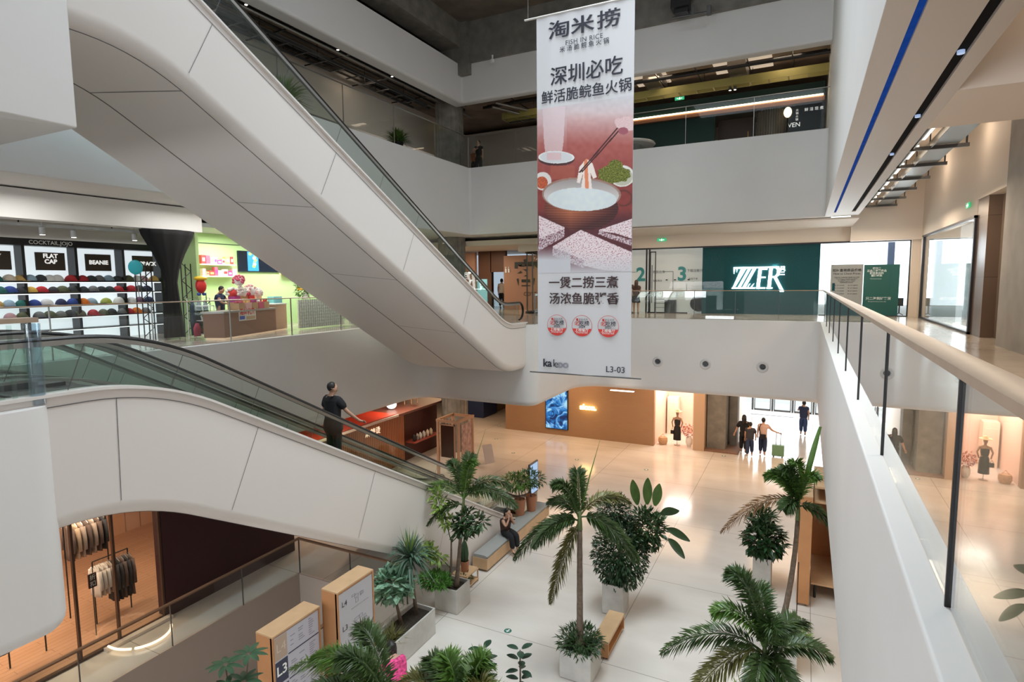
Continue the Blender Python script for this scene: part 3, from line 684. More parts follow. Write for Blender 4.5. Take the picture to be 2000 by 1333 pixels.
single('ventilation_duct', MB().prism([(-.75, -.5), (.75, -.5), (.75, .5), (-.75, .5)], 0, 4.4, Matrix.Translation((3.05, 11.4, 5.3)) @ Matrix.Rotation(radians(-52), 4, 'Z') @ Matrix.Rotation(radians(90), 4, 'Y') @ Matrix.Rotation(radians(90), 4, 'Z')), mat('black_duct', (.018, .018, .017), .45), 'black angled duct beyond the cream beam at the right edge', 'duct')
for i, y in enumerate((5.2, 7.6, 10.2, 13.0)):
    single('slot_spotlight', MB().lathe([(0, 3.785), (.035, 3.785), (.035, 3.82)], 10, (1.32, y, 0)), mat('slot_lamp', (.3, .4, .6), .3, emit=(.5, .65, 1), es=.6), ('nearest', 'second nearest', 'third nearest', 'farthest')[i]+' tiny spotlight in the black ceiling slot', 'spotlight')
# round nozzles in the white fascia
for i, x in enumerate((-5.37, -3.48, -1.385)):
    t = thing('air_nozzle', ('left', 'middle', 'right')[i]+' one of three round air nozzles in the white fascia', 'air nozzle', (x, 24.06, -1.78), 'round air nozzles in the white fascia')
    T = Matrix.Translation((x, 24.06, -1.78)) @ Matrix.Rotation(radians(90), 4, 'X')
    mb = MB().lathe([(.20, -.02), (.22, .015), (.17, .05), (.12, .03), (.11, -.02)], 24); mb.v = [T @ v for v in mb.v]
    build('ring', mb, mat('nozzle_white', (.62, .62, .62), .35), t, smooth=50)
    mb = MB().lathe([(.0, .02), (.08, .035), (.11, .03)], 20); mb.v = [T @ (v+Vector((.01, .02, 0))) for v in mb.v]
    build('core', mb, BLACK, t, smooth=50)
rnd = random.Random(4)
for i, (x, z, r, c) in enumerate(((-15.55, 10.35, .045, 1), (-16.5, 10.25, .05, 0), (-16.75, 10.6, .08, 0), (-17.75, 10.55, .07, 1))):
    single('pipe', MB().tube([(x, -4, z), (x, 26, z)], r, 8), (PIPE, STEELD)[c], ('slim steel pipe just inside the level four band on the left', 'thin black pipe between the left cable trays', 'thick black pipe above the wide left cable tray', 'steel pipe hugging the cream wall of level three')[i], 'pipe', 'pipes under the level three ceiling', 40)
for i, (x0, x1, yy, zz) in enumerate(((-13.5, .4, 25.5, 10.45), (-13.5, .4, 26.9, 10.5), (-13.5, .4, 28.0, 10.3))):
    single('pipe', MB().tube([(x0, yy, zz), (x1, yy, zz)], .03+.015*i, 6), PIPE, ('thin black pipe right behind the far level four band', 'black pipe above the olive tray', 'black pipe in front of the restaurant canopy')[i], 'pipe', 'pipes under the level three ceiling', 40)
for i, x in enumerate((-12.8, -11.2, -9.6, -8.0, -6.0, -4.4, -2.4, -.8)):
    single('pipe_hanger', MB().box(x-.02, x+.02, 25.4, 28.2, 10.18, 10.22).tube([(x, 25.5, 10.2), (x, 25.5, 10.75)], .012, 5).tube([(x, 28.1, 10.2), (x, 28.1, 10.75)], .012, 5), DARK, ('first', 'second', 'third', 'fourth', 'fifth', 'sixth', 'seventh', 'eighth')[i]+' pipe hanger from the left above the far level three gallery', 'pipe hanger', 'pipe hangers above level three')
for i in range(9):
    y = 1.5+2.7*i
    single('pipe_hanger', MB().box(-17.9, -15.5, y-.02, y+.02, 10.05, 10.09).tube([(-15.6, y, 10.07), (-15.6, y, 10.75)], .012, 5).tube([(-17.2, y, 10.07), (-17.2, y, 10.75)], .012, 5), DARK, ('nearest', 'second nearest', 'third nearest', 'fourth nearest', 'fifth nearest', 'sixth nearest', 'seventh nearest', 'eighth nearest', 'farthest')[i]+' pipe hanger along the left level three gallery', 'pipe hanger', 'pipe hangers above level three')
# ================================================================ level two shops
TEAL = mat('teal_wall', (.008, .075, .088), .6, spec=.15); SHWHITE = mat('shop_white', (.72, .70, .66), .6)
GLOW = mat('white_glow', (1, 1, 1), .4, emit=(.95, 1, 1), es=5); INK = mat('ink', (.02, .02, .022), .6)
TEALT = mat('teal_print', (.08, .40, .42), .5); WPR = mat('white_print', (.85, .88, .86), .5)
zz = thing('storefront', 'teal and white shop front with a glowing logo on level two', 'storefront', (-1.6, 28.6, 0))
build('teal_wall', MB().box(-4.38, .49, 28.62, 28.75, .0, 3.08), TEAL, zz)
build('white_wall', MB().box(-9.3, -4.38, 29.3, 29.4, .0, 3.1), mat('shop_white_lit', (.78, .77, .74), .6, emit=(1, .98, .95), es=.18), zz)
fr = build('black_frame', MB().box(-9.3, 3.75, 28.44, 28.5, 3.06, 3.13).box(-7.0, -6.93, 28.44, 28.5, 0, 3.06).box(-6.86, -6.78, 28.44, 28.5, 0, 3.06).box(3.68, 3.75, 28.44, 28.5, 0, 3.1).box(-6.9, -5.0, 28.44, 28.5, 0, .05).box(.5, 3.7, 28.44, 28.5, 0, .04), ALU, zz)
build('door_leaf', MB().box(-6.74, -6.70, 28.2, 28.24, .05, 2.95).box(-6.50, -6.46, 28.2, 28.24, .05, 2.95).box(-6.74, -6.46, 28.2, 28.24, 2.9, 2.95), ALU, zz)
build('pull_handle', MB().tube([(-6.62, 28.14, .5), (-6.62, 28.14, 2.3)], .02, 6), STEELD, zz)
build('glass_pane', MB().box(-9.3, 3.7, 28.465, 28.475, .04, 3.07), glassmat('shop_glass', (.94, .96, .96), .2), zz)
# glowing logo built from slanted bars
mb = MB(); T = facing((-1.96, 28.60, 1.16), '-y')
def bar(pts): mb.prism(pts, 0, .05, T)
bar([(-1.04, .98), (-.1, .98), (-.1, .9), (-1.04, .9)]); bar([(-1.04, .9), (-.98, .9), (-1.0, .68), (-1.02, .68)]); bar([(-.92, .9), (-.86, .9), (-.9, .74)])
bar([(-.72, .9), (-.50, .9), (-.92, .12), (-1.08, .0)]); bar([(-1.08, .06), (-.1, .06), (-.1, 0), (-1.1, 0)])
bar([(-.42, .9), (-.30, .9), (-.72, .06), (-.84, .06)]); bar([(-.22, .9), (-.08, .9), (-.50, .06), (-.64, .06)]); bar([(-.36, .2), (-.30, .24), (-.40, .06), (-.44, .06)]); bar([(-.2, .2), (-.14, .24), (-.24, .06), (-.3, .06)])
bar([(-.1, .98), (.86, .98), (.86, .92), (-.1, .92)]); bar([(.02, .92), (.16, .92), (.08, .0), (-.06, .0)]); bar([(.12, .92), (.38, .92), (.38, .84), (.12, .84)]); bar([(.46, .92), (.60, .92), (.54, .0), (.40, .0)])
bar([(.10, .53), (.32, .53), (.32, .47), (.10, .47)]); bar([(.56, .98), (.80, .98), (.92, .86), (.88, .6), (.74, .48), (.54, .48), (.54, .55), (.70, .56), (.77, .66), (.77, .84), (.70, .91), (.56, .91)])
bar([(.64, .50), (.78, .50), (1.06, -.06), (.90, -.02)]); bar([(.02, .06), (.32, .06), (.32, .0), (.02, .0)]); bar([(.36, .05), (.62, .05), (.62, .0), (.36, .0)]); bar([(.88, -.07), (1.08, -.07), (1.08, -.14), (.92, -.14)])
build('glowing_logo', mb, GLOW, zz)
letters('只', (-.96, 28.57, 2.03), .22, GLOW, zz, bold=.012); letters('二', (-.96, 28.57, 1.82), .18, GLOW, zz, bold=.012)
letters('3', (-5.42, 29.26, 1.85), .92, TEALT, zz, bold=.03, name='numeral'); letters('2', (-7.45, 29.26, 1.85), .92, TEALT, zz, bold=.03, name='numeral')
letters('下载注册只二', (-4.75, 29.26, 2.02), .15, INK, zz); letters('在线下单', (-4.9, 29.26, 1.63), .11, INK, zz); letters('寄到仓库', (-6.55, 29.26, 1.98), .15, INK, zz); letters('轻松寄卖', (-6.6, 29.26, 1.55), .11, INK, zz)
for x in (-6.15, -5.75, -5.1): build('round_hook', MB().lathe([(0, -.05), (.05, -.05), (.05, 0), (0, 0)], 10, (x, 29.22, 1.62)), INK, zz)
mb = MB()
for a, b in (((-6.3, 2.0), (-5.85, 2.0)), ((-5.85, 2.0), (-5.85, 1.1)), ((-5.2, 1.4), (-5.2, 1.0)), ((-7.9, 2.0), (-7.7, 2.0))): mb.tube([(a[0], 29.27, a[1]), (b[0], 29.27, b[1])], .01, 4)
build('guide_line', mb, INK, zz)
cb = thing('display_cabinet', 'small dark cube cabinet with wire rack inside the white shop room', 'cabinet', (-6.0, 29.0, 0))
build('cube', MB().box(-6.15, -5.65, 28.8, 29.2, .02, .62), mat('charcoal', (.06, .06, .06), .5), cb)
build('wire_rack', MB().tube([(-6.65, 28.9, .02), (-6.65, 28.9, .66), (-6.18, 28.9, .66)], .012, 5).tube([(-6.65, 28.9, .25), (-6.18, 28.9, .25)], .01, 5).tube([(-6.65, 28.9, .46), (-6.18, 28.9, .46)], .01, 5), INK, cb)
bb = MB().ell((-4.55, 28.95, .45), (.42, .3, .38), 14, 8)
single('bean_bag', bb, mat('dark_fabric', (.03, .03, .035), .8), 'dark bean bag half hidden at the left edge of the teal wall', 'bean bag', smooth=1)
# boards in the bright window
gb = thing('notice_board', 'grey notice board about checking prices in the bright window', 'notice board', (1.5, 28.9, 0))
build('panel', MB().box(.93, 2.13, 28.86, 28.94, 0, 2.17), mat('board_grey', (.42, .40, .38), .5), gb)
letters('如何查询商品价格', (1.53, 28.85, 1.92), .135, INK, gb, bold=.002); letters('How to Check Prices', (1.53, 28.85, 1.78), .115, INK, gb)
for k in range(5): letters(('扫描标签上的编码即可查看价格与详情', 'Scan the tag to see price and details', '在门店或线上均可下单购买', 'Available in store or online', '如需帮助请咨询店员')[k], (1.53, 28.85, 1.62-.055*k), .055, INK, gb)
for x, s_ in ((1.25, '第一步 打开应用'), (1.75, '第二步 扫描标签')):
    for k in range(4): letters(s_, (x+.02, 28.85, 1.28-.12*k), .05, INK, gb)
build('green_tab', MB().box(1.0, 1.1, 28.85, 28.86, 1.05, 1.38), TEAL, gb)
gb = thing('notice_board', 'green board with a pink dot standing in the bright window', 'notice board', (2.8, 28.9, 0))
build('panel', MB().box(2.16, 3.43, 28.88, 28.96, 0, 2.14), mat('board_green', (.01, .12, .10), .4), gb)
build('pink_dot', MB().lathe([(0, 0), (.245, 0), (.245, .01), (0, .01)], 28), mat('pink', (.75, .13, .22), .5), gb)
o = gb.children[-1]; o.rotation_euler = (radians(90), 0, 0); o.location = (.22, -.03, 1.36)
for k, s_ in enumerate(('嗨只二', '正品二手奢侈品', '就在身边的', '循环时尚')): letters(s_, (2.62, 28.87, 1.98-.1*k), .1, WPR, gb, bold=.003)
letters('Pre-loved luxury', (2.6, 28.87, 1.55), .06, WPR, gb); letters('只二淘到好奢货', (2.72, 28.87, .72), .13, WPR, gb, bold=.003); letters('find good luxury every day', (2.68, 28.87, .6), .06, WPR, gb)
single('office_chair', MB().box(3.38, 3.62, 28.9, 29.2, .42, .75).tube([(3.5, 29.05, .42), (3.5, 29.05, .1)], .03, 6).tube([(3.35, 28.95, .03), (3.5, 29.05, .12), (3.66, 29.2, .03)], .02, 5), BLACK, 'black swivel chair beside the green board in the window', 'chair')
struct('wall_window_pier', MB().box(3.05, 3.3, 29.6, 30, 0, 3.1), mat('blue_grey_pier', (.12, .16, .28), .6), label='blue grey pier behind the bright window')
# planter blocks reflected outside
single('stone_bench', MB().box(6.2, 8.4, 22.5, 23.5, 0, .95), CONCL, 'pale stone block on the terrace outside the right window', 'bench')
t = thing('terrace_board', 'tall grey display board with a red dot outside the right window', 'notice board', (5.8, 26, 0))
build('panel', MB().box(5.2, 6.6, 26.6, 26.7, .35, 2.35), mat('grey_green_board', (.10, .13, .12), .5), t)
build('red_dot', MB().box(5.5, 5.85, 26.58, 26.6, 1.3, 1.7), mat('dull_red', (.5, .12, .14), .5), t)
build('base', MB().box(5.2, 6.6, 26.4, 26.9, 0, .35), STEELD, t)
# --- left of the banner: brown wall with lettering, corridor and corner glass case
BROWN = mat('brown_wall', (.42, .235, .155), .6); DBROWN = mat('dark_brown_wall', (.13, .06, .035), .5)
mb = MB().box(-15.45, -9.3, 29.75, 29.9, 0, 3.05); mb.box(-34, -17.2, 29.5, 29.74, 0, 3.3)
struct('wall_brown_shop', mb, BROWN, label='warm brown wall with large black lettering on level two')
mb = MB().box(-17.2, -16.35, 29.9, 30.1, 0, 3.5); mb.box(-16.4, -15.4, 29.9, 30.1, 2.15, 3.5); mb.box(-16.45, -16.35, 30, 30.2, 0, 2.2)
struct('wall_corridor', mb, DBROWN, label='dark brown corridor wall with a doorway')
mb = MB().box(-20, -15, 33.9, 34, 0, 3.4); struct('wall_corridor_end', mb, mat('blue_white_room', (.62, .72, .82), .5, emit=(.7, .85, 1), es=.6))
struct('ceiling_gallery', MB().box(-34, -9.3, 25.3, 34, 3.35, 3.6), WARMW)
d = thing('blue_poster', 'small bright blue poster beside the corridor doorway', 'poster', (-17, 29.8, .6))
build('sheet', MB().box(-17.25, -16.6, 29.82, 29.88, .25, 1.75), mat('poster_cyan', (.25, .55, .6), .5, emit=(.4, .8, .9), es=.4), d)
build('frame', MB().box(-17.0, -16.8, 29.8, 29.82, 1.35, 1.6), INK, d)
dd = thing('round_sign', 'oval dark sign on the pale wall inside the corridor doorway', 'sign', (-16.3, 33.8, 1.5))
build('disc', MB().ell((-17.45, 33.85, 1.4), (.13, .03, .26), 16, 8), mat('navy', (.03, .05, .10), .5), dd, smooth=1)
sg = thing('wall_lettering', 'huge black characters on the brown wall beside the glass case', 'sign', (-14, 29.7, 1.5))
letters('客', (-14.05, 29.72, 1.95), 1.55, mat('black_green_letters', (.02, .03, .025), .5), sg, bold=.035)
letters('COTTON', (-13.55, 29.72, .88), .30, INK, sg); letters('茶 空 间', (-12.2, 29.72, 2.5), .3, INK, sg)
wc = thing('toilet_sign', 'small white restroom symbol sign on the brown wall', 'sign', (-15.3, 29.7, 2.2))
for dx in (-.09, .09):
    build('figure', MB().box(-15.2+dx-.05, -15.2+dx+.05, 29.7, 29.73, 2.1, 2.32).ell((-15.2+dx, 29.71, 2.39), (.045, .015, .045), 8, 6), WPR, wc)
gc = thing('glass_display_room', 'rounded corner glass display room behind the banner', 'display case', (-11, 27, 0))
arc = [(-11.9+.55*cos(a), 26.5-.55*sin(a)) for a in [pi-pi/2*k/8 for k in range(9)]]
pts = [(-12.45, 29.6)]+[(x, y) for x, y in arc]+[(-9.6, 25.95)]
for (a, b) in zip(pts, pts[1:]):
    pass
build('curved_glass', MB().rings([[(x, y, z) for z in (.1, 2.95)] for x, y in pts], closed=False, cap=False), GLASSU, gc)
build('top_frame', MB().tube([(x, y, 2.98) for x, y in pts], .04, 6), ALU, gc); build('base_frame', MB().tube([(x, y, .06) for x, y in pts], .05, 6), ALU, gc)
for x, y in ((-12.45, 28.4), (-12.45, 26.5), (-11.9, 25.95), (-10.6, 25.95)): build('mullion', MB().tube([(x, y, 0), (x, y, 2.98)], .03, 6), STEELD, gc)
build('back_shelf', MB().box(-12.1, -9.6, 28.9, 29.3, 0, .5).box(-12.1, -9.6, 28.9, 29.3, 1.0, 1.04).box(-12.1, -9.6, 28.9, 29.3, 1.6, 1.64), mat('gold_shelf', (.55, .42, .28), .4), gc)
struct('trim_case_lintel', MB().box(-12.6, -9.3, 25.8, 29.7, 3.02, 3.36), WARMW)
for i, (x, z) in enumerate(((-11.9, 1.04), (-11.5, 1.04), (-11.1, .5), (-10.6, .5))):
    single('teapot', MB().lathe([(.05, z), (.12, z+.06), (.13, z+.14), (.05, z+.22), (.015, z+.26)], 12, (x, 29.1, 0)), PLAN, 'small pale teapot on the shelf behind the curved glass', 'teapot', 'teapots in the glass display room', 40)
# ================================================================ cap shop
KX = -18.0
ks = thing('cap_display', 'bright cap display wall with black uprights and lit shelves', 'display wall', (KX, 7.3, 0))
build('back_panel', MB().box(KX-.45, KX-.40, 2, 11.5, 0, 2.75), mat('cap_back', (.80, .84, .86), .5, emit=(.85, .95, 1), es=.9), ks)
build('header_beam', MB().box(KX-.38, KX+.02, 2, 11.55, 2.58, 2.76), DARK, ks)
for y in (6.6, 7.9, 9.12, 10.37, 11.5): build('upright', MB().box(KX-.38, KX+.0, y-.035, y+.035, 0, 2.6), DARK, ks)
for z in (1.66, 1.36, 1.02, .70, .36):
    s_ = build('shelf', MB().box(KX-.38, KX+.08, 2, 11.45, z-.025, z), DARK, ks)
    build('shelf_light', MB().box(KX-.2, KX+.06, 2, 11.4, z-.05, z-.026), mat('shelf_glow', (1, 1, 1), .4, emit=(.92, .97, 1), es=1.1), s_)
letters('COCKTAIL.JOJO', (KX+.04, 8.53, 2.665), .14, WPR, ks, '+x', bold=.002)
BRSIGN = mat('brown_sign', (.045, .03, .02), .6)
for y0, y1, s_ in ((6.75, 7.65, 'COWBOY\nCAP'), (8.18, 8.86, 'FLAT\nCAP'), (9.37, 10.04, 'BEANIE'), (10.66, 11.26, 'SNAPBACK')):
    p = build('sign_panel', MB().box(KX-.08, KX-.04, y0, y1, 1.95, 2.42), BRSIGN, ks)
    letters(s_, (KX-.035, (y0+y1)/2, 2.185 if '\n' not in s_ else 2.25), .155 if len(s_) < 9 else .105, mat('sign_white', (1, 1, 1), .5, emit=(1, 1, 1), es=.7), p, '+x', bold=.006)
def cap_mesh():
    crown = MB(); R = .15
    for i in range(7):
        a = pi/2*i/6
        for j in range(16):
            t = 2*pi*j/16; r = R*cos(a); crown.v.append(Vector((r*cos(t)*1.02, r*sin(t)*.92, .165*sin(a)+.0)))
    for i in range(6):
        for j in range(16): q = i*16; crown.face((q+j, q+(j+1) % 16, q+16+(j+1) % 16, q+16+j))
    brim = MB(); n = 10
    ins, out = [], []
    for k in range(n+1):
        a = -1.15+2.3*k/n; ins.append((R*cos(a)*.95, R*sin(a)*.9)); w = .17*cos(a*1.25)**.7 if abs(a) < 1.25 else 0
        out.append(((R+w)*cos(a)*1.0+w*.15, (R+w*.5)*sin(a)*.9))
    for (x, y) in ins: brim.v.append(Vector((x, y, .012)))
    for (x, y) in out: brim.v.append(Vector((x, y, .012-.15*y*y)))
    for (x, y) in ins: brim.v.append(Vector((x, y, .002)))
    for (x, y) in out: brim.v.append(Vector((x, y, .002-.15*y*y)))
    m = n+1
    for k in range(n): brim.face((k, k+1, m+k+1, m+k)); brim.face((2*m+k, 3*m+k, 3*m+k+1, 2*m+k+1)); brim.face((m+k, m+k+1, 3*m+k+1, 3*m+k))
    return crown, brim
CAPC = dict(teal=(.03, .16, .14), cream=(.7, .62, .5), tan=(.55, .36, .12), sky=(.35, .5, .62), charcoal=(.05, .055, .06), white=(.75, .75, .74), red=(.5, .03, .04), grey=(.22, .22, .22), blue=(.04, .08, .32), navy=(.03, .04, .10), olive=(.12, .13, .07), lime=(.42, .48, .10), orange=(.75, .22, .03), pink=(.6, .35, .38), purple=(.16, .07, .13), brown=(.2, .1, .05), yellow=(.75, .5, .1), green=(.03, .13, .05))
CM = {k: mat('cap_'+k, v, .8) for k, v in CAPC.items()}
rows = [(1.66, [7.33, 7.6, 7.83, 8.06, 8.29, 8.5, 8.68, 9.01, 9.3, 9.52, 9.73, 9.98, 10.22, 10.54, 10.8, 10.99, 11.3], 'teal cream tan sky charcoal white white red red charcoal grey sky charcoal olive white pink tan'.split()),
        (1.36, [7.385, 7.6, 7.84, 8.05, 8.29, 8.56, 8.78, 9.03, 9.3, 9.55, 9.77, 9.99, 10.23, 10.6, 10.85, 11.07], 'teal blue charcoal yellow red charcoal olive charcoal charcoal grey charcoal charcoal red red charcoal navy'.split()),
        (1.02, [7.3, 7.55, 7.81, 8.1, 8.38, 8.72, 9.0, 9.27, 9.48, 9.87, 10.22, 10.58, 10.83, 11.1], 'tan sky teal blue white navy blue orange sky lime white white purple navy'.split()),
        (.70, [7.55, 7.82, 8.19, 8.43, 8.69, 8.92, 9.17, 9.5, 9.77, 10.0, 10.3, 10.49, 10.71, 10.99], 'pink olive grey olive grey charcoal olive red olive charcoal grey red orange grey'.split())]
proto = {}
cm, bm_ = cap_mesh(); rnd = random.Random(3); first = None; RN = ('top', 'second', 'third', 'fourth')
for ri, (z, ys_, cs) in enumerate(rows):
    seen = {}
    for y, c in zip(ys_, cs):
        lb = '%s baseball cap on the %s shelf of the cap wall' % (c, RN[ri])
        y_ = y; root = thing('baseball_cap', lb, 'cap', (0, 0, 0), 'caps on the cap wall shelves')
        if c not in proto:
            k1 = build('crown', cm, CM[c], root, smooth=1); k2 = build('brim', bm_, CM[c if rnd.random() < .6 else rnd.choice(('charcoal', 'white', 'red', 'navy'))], root)
            proto[c] = (k1, k2)
        else:
            for k_ in proto[c]:
                q = k_.copy(); C.objects.link(q); q.parent = root
        root.location = (KX-.12, y_, z+.002); root.rotation_euler = (0, 0, rnd.uniform(-1.5, 1.5)); s_ = rnd.uniform(.95, 1.08); root.scale = (s_,)*3
        seen.setdefault(c, []).append(root)
    for c, L_ in seen.items():
        if len(L_) > 1:
            for i, o in enumerate(L_):
                o['label'] = '%s cap, %s from the left of its colour on the %s cap shelf' % (c, ('first', 'second', 'third', 'fourth', 'fifth', 'sixth', 'seventh')[i], RN[ri])
o = dup(first or [x for x in bpy.data.objects if x.name == 'baseball_cap'][0], (-13.75, 5.35, 1.135), .4, 'cream baseball cap lying on the left gallery handrail')
for ch in o.children: ch.material_slots[0].link = 'OBJECT'; ch.material_slots[0].material = CM['cream']
# ceiling of the shops with track spots
struct('ceiling_shops', MB().box(-22, -16.4, -4, 21, 3.28, 3.4), mat('shop_ceiling_grey', (.42, .45, .46), .7))
struct('wall_shops_back', MB().box(-18.6, -18.5, -9, 12.0, 0, 3.3), WARMW)
tray('cable_tray', 'white cable tray under the cap shop ceiling', (-17.4, 5.5, 3.02), (-16.9, 11.3, 3.02), .3, .05, .4, mat('white_metal', (.62, .64, .65), .5), 'cable trays under the upper ceilings')
for i, (x, y) in enumerate(((-17.0, 7.9), (-17.3, 8.75), (-17.1, 10.2), (-16.9, 10.75), (-17.2, 10.75), (-16.8, 11.2))):
    t = thing('track_spotlight', ('leftmost', 'second', 'third', 'fourth', 'fifth', 'rightmost')[i]+' white track spotlight under the cap shop ceiling', 'spotlight', (x, y, 2.85), 'track spotlights of the cap shop')
    build('housing', MB().lathe([(.06, 2.80), (.065, 2.82), (.065, 2.98), (.03, 3.0)], 12, (x, y, 0)), MATS['white_metal'], t, smooth=40)
    build('lens', MB().lathe([(0, 2.797), (.055, 2.797), (.055, 2.80)], 12, (x, y, 0)), MATS['lamp_lens'], t)
    build('stem', MB().tube([(x, y, 3.0), (x, y, 3.28)], .012, 5), MATS['white_metal'], t)
# black gathered curtain round a post
cur = MB(); prof = [(3.05, .72), (2.9, .68), (2.4, .42), (1.95, .24), (1.6, .17), (1.2, .20), (.6, .26), (.05, .28)]; rg = []
for z, r_ in prof:
    rg.append([(-16.05+(r_+.05*r_*cos(9*2*pi*k/54))*cos(2*pi*k/54)*.6, 10.5+(r_+.07*r_*cos(13*2*pi*k/54))*sin(2*pi*k/54), z) for k in range(54)])
single('black_curtain', MB().rings(rg), mat('black_cloth', (.004, .004, .005), .9), 'black cloth gathered round a post like a funnel between the two shops', 'curtain', smooth=1)
# truss tower with balloon
tw = thing('truss_tower', 'black lattice truss tower beside the black curtain', 'truss', (-16.4, 10.1, 0))
for dx, dy in ((0, 0), (.25, 0), (0, .3), (.25, .3)): build('chord', MB().tube([(-16.7+dx, 9.9+dy, 0), (-16.7+dx, 9.9+dy, 2.15)], .018, 6), DARK, tw)
for k in range(8):
    z = .1+.26*k; s_ = .3 if k % 2 else 0
    build('brace', MB().tube([(-16.45, 9.9+s_, z), (-16.45, 10.2-s_, z+.26)], .012, 5), DARK, tw)
tw2 = dup(tw, (-16.2, 11.15, 0), None, 'second black lattice truss tower to the right of the curtain')
bl = thing('balloon_disc', 'turquoise round sign above the lattice tower', 'sign', (-16.4, 9.75, 2.0))
build('disc', MB().ell((-16.35, 9.72, 2.02), (.04, .2, .2), 20, 10), mat('turquoise', (.03, .42, .52), .4), bl, smooth=1); build('stem', MB().tube([(-16.38, 9.75, 1.82), (-16.4, 9.8, 1.2)], .01, 5), STEEL, bl)
fg = thing('mascot_balloon', 'small red and yellow figure shaped balloon by the curtain', 'balloon', (-16, 11.2, 1.3))
build('body', MB().ell((-15.9, 11.3, 1.5), (.13, .16, .22), 14, 8), mat('bal_red', (.6, .03, .03), .35), fg, smooth=1); build('hat', MB().ell((-15.9, 11.3, 1.72), (.17, .2, .07), 14, 6), mat('bal_yellow', (.8, .5, .03), .35), fg, smooth=1); build('foot', MB().ell((-15.9, 11.22, 1.26), (.06, .06, .05), 8, 5).ell((-15.9, 11.38, 1.26), (.06, .06, .05), 8, 5), mat('bal_blue', (.04, .1, .4), .4), fg, smooth=1)
rk = thing('garment_bag_rack', 'dark hanging bags on a stand below the curtain', 'rack', (-15.6, 10.6, 0))
for i, (y, c) in enumerate(((10.75, (.05, .08, .12)), (10.95, (.04, .05, .07)), (11.15, (.06, .09, .14)))):
    build('bag', MB().rings([[(-15.55+w_*.4*cos(a), y+w_*sin(a), z) for a in [2*pi*k/10 for k in range(10)]] for z, w_ in ((.1, .07), (.5, .1), (.9, .09), (1.1, .03))]), mat('bag_%d' % i, c, .7), rk, smooth=1)
build('red_bag', MB().rings([[(-15.4+w_*.4*cos(a), 10.75+w_*sin(a), z) for a in [2*pi*k/10 for k in range(10)]] for z, w_ in ((.08, .1), (.3, .12), (.45, .05))]), mat('bag_red', (.5, .06, .12), .6), rk, smooth=1)
build('rail', MB().tube([(-15.55, 10.6, 0), (-15.55, 10.6, 1.15), (-15.55, 11.3, 1.15), (-15.55, 11.3, 0)], .015, 6), STEEL, rk)
# ================================================================ flower and sweets shop
GRW = mat('light_green_wall', (.50, .72, .34), .7)
mb = MB().box(-18.6, -18.3, 12.0, 22, 0, 3.3); mb.box(-18.6, -16.5, 11.62, 11.72, 0, 3.1); struct('wall_green_shop', mb, GRW, label='pale green wall of the flower shop')
mb = MB().box(-18.3, -18.28, 12.1, 22, 2.93, 2.96); struct('trim_green_wall_line', mb, mat('dark_green_line', (.05, .09, .04), .5))
tv = thing('television', 'wall television showing a bright picture on the green wall', 'television', (-18.28, 15, 2))
build('screen_bezel', MB().box(-18.29, -18.22, 14.47, 16.35, 2.0, 2.75), mat('tv_black', (.006, .012, .025), .15), tv)
sc = build('picture', MB().box(-18.22, -18.215, 14.85, 15.32, 2.03, 2.73), mat('tv_blue', (.02, .2, .6), .3, emit=(.06, .42, .95), es=.9), tv)
rnd = random.Random(5)
for i in range(7):
    c = ((.3, .7, .15), (.85, .5, .7), (.2, .6, .3))[i % 3]
    build('picture_bubble', MB().ell((-18.213, 15.08+rnd.uniform(-.12, .12), 2.2+.075*i), (.004, .08, .06), 10, 6), mat('tv_c%d' % (i % 3), c, .3, emit=c, es=.9), tv)
PINKS = [mat('sweet_%d' % i, c, .5) for i, c in enumerate(((.75, .06, .06), (.85, .5, .5), (.8, .75, .72), (.65, .12, .2), (.75, .5, .2), (.5, .06, .3), (.85, .82, .8)))]
for si, (z, y0, y1) in enumerate(((2.24, 12.86, 14.2), (1.84, 12.87, 14.25))):
    single('wall_shelf', MB().box(-18.28, -18.0, y0, y1, z-.04, z), mat('cream_shelf', (.85, .8, .62), .5, emit=(1, .95, .7), es=.25), ('upper', 'lower')[si]+' cream shelf of gift boxes on the green wall', 'shelf', 'shelves on the green wall')
    y = y0+.06; k = 0
    while y < y1-.12:
        w_ = rnd.uniform(.12, .2); h_ = rnd.uniform(.14, .3)
        g = thing('gift_box', 'bright gift box, number %s from the left on the %s shelf of the green wall' % (('one', 'two', 'three', 'four', 'five', 'six', 'seven', 'eight', 'nine', 'ten')[min(k, 9)], ('upper', 'lower')[si]), 'gift box', (-18.13, y+w_/2, z), 'gift boxes on the green wall shelves')
        build('carton', MB().box(-18.2, -18.06, y, y+w_-.02, z+.002, z+h_), PINKS[(k*3+si) % 7], g); build('label', MB().box(-18.06, -18.055, y+.02, y+w_-.04, z+h_*.3, z+h_*.7), PINKS[(k+2) % 7], g)
        y += w_; k += 1
single('wall_shelf', MB().box(-18.28, -18.05, 16.4, 17.2, 1.9, 1.94).box(-18.2, -18.08, 16.5, 17.0, 1.94, 2.03), mat('orange_wood', (.6, .25, .06), .5), 'small orange wooden shelf right of the television', 'shelf')
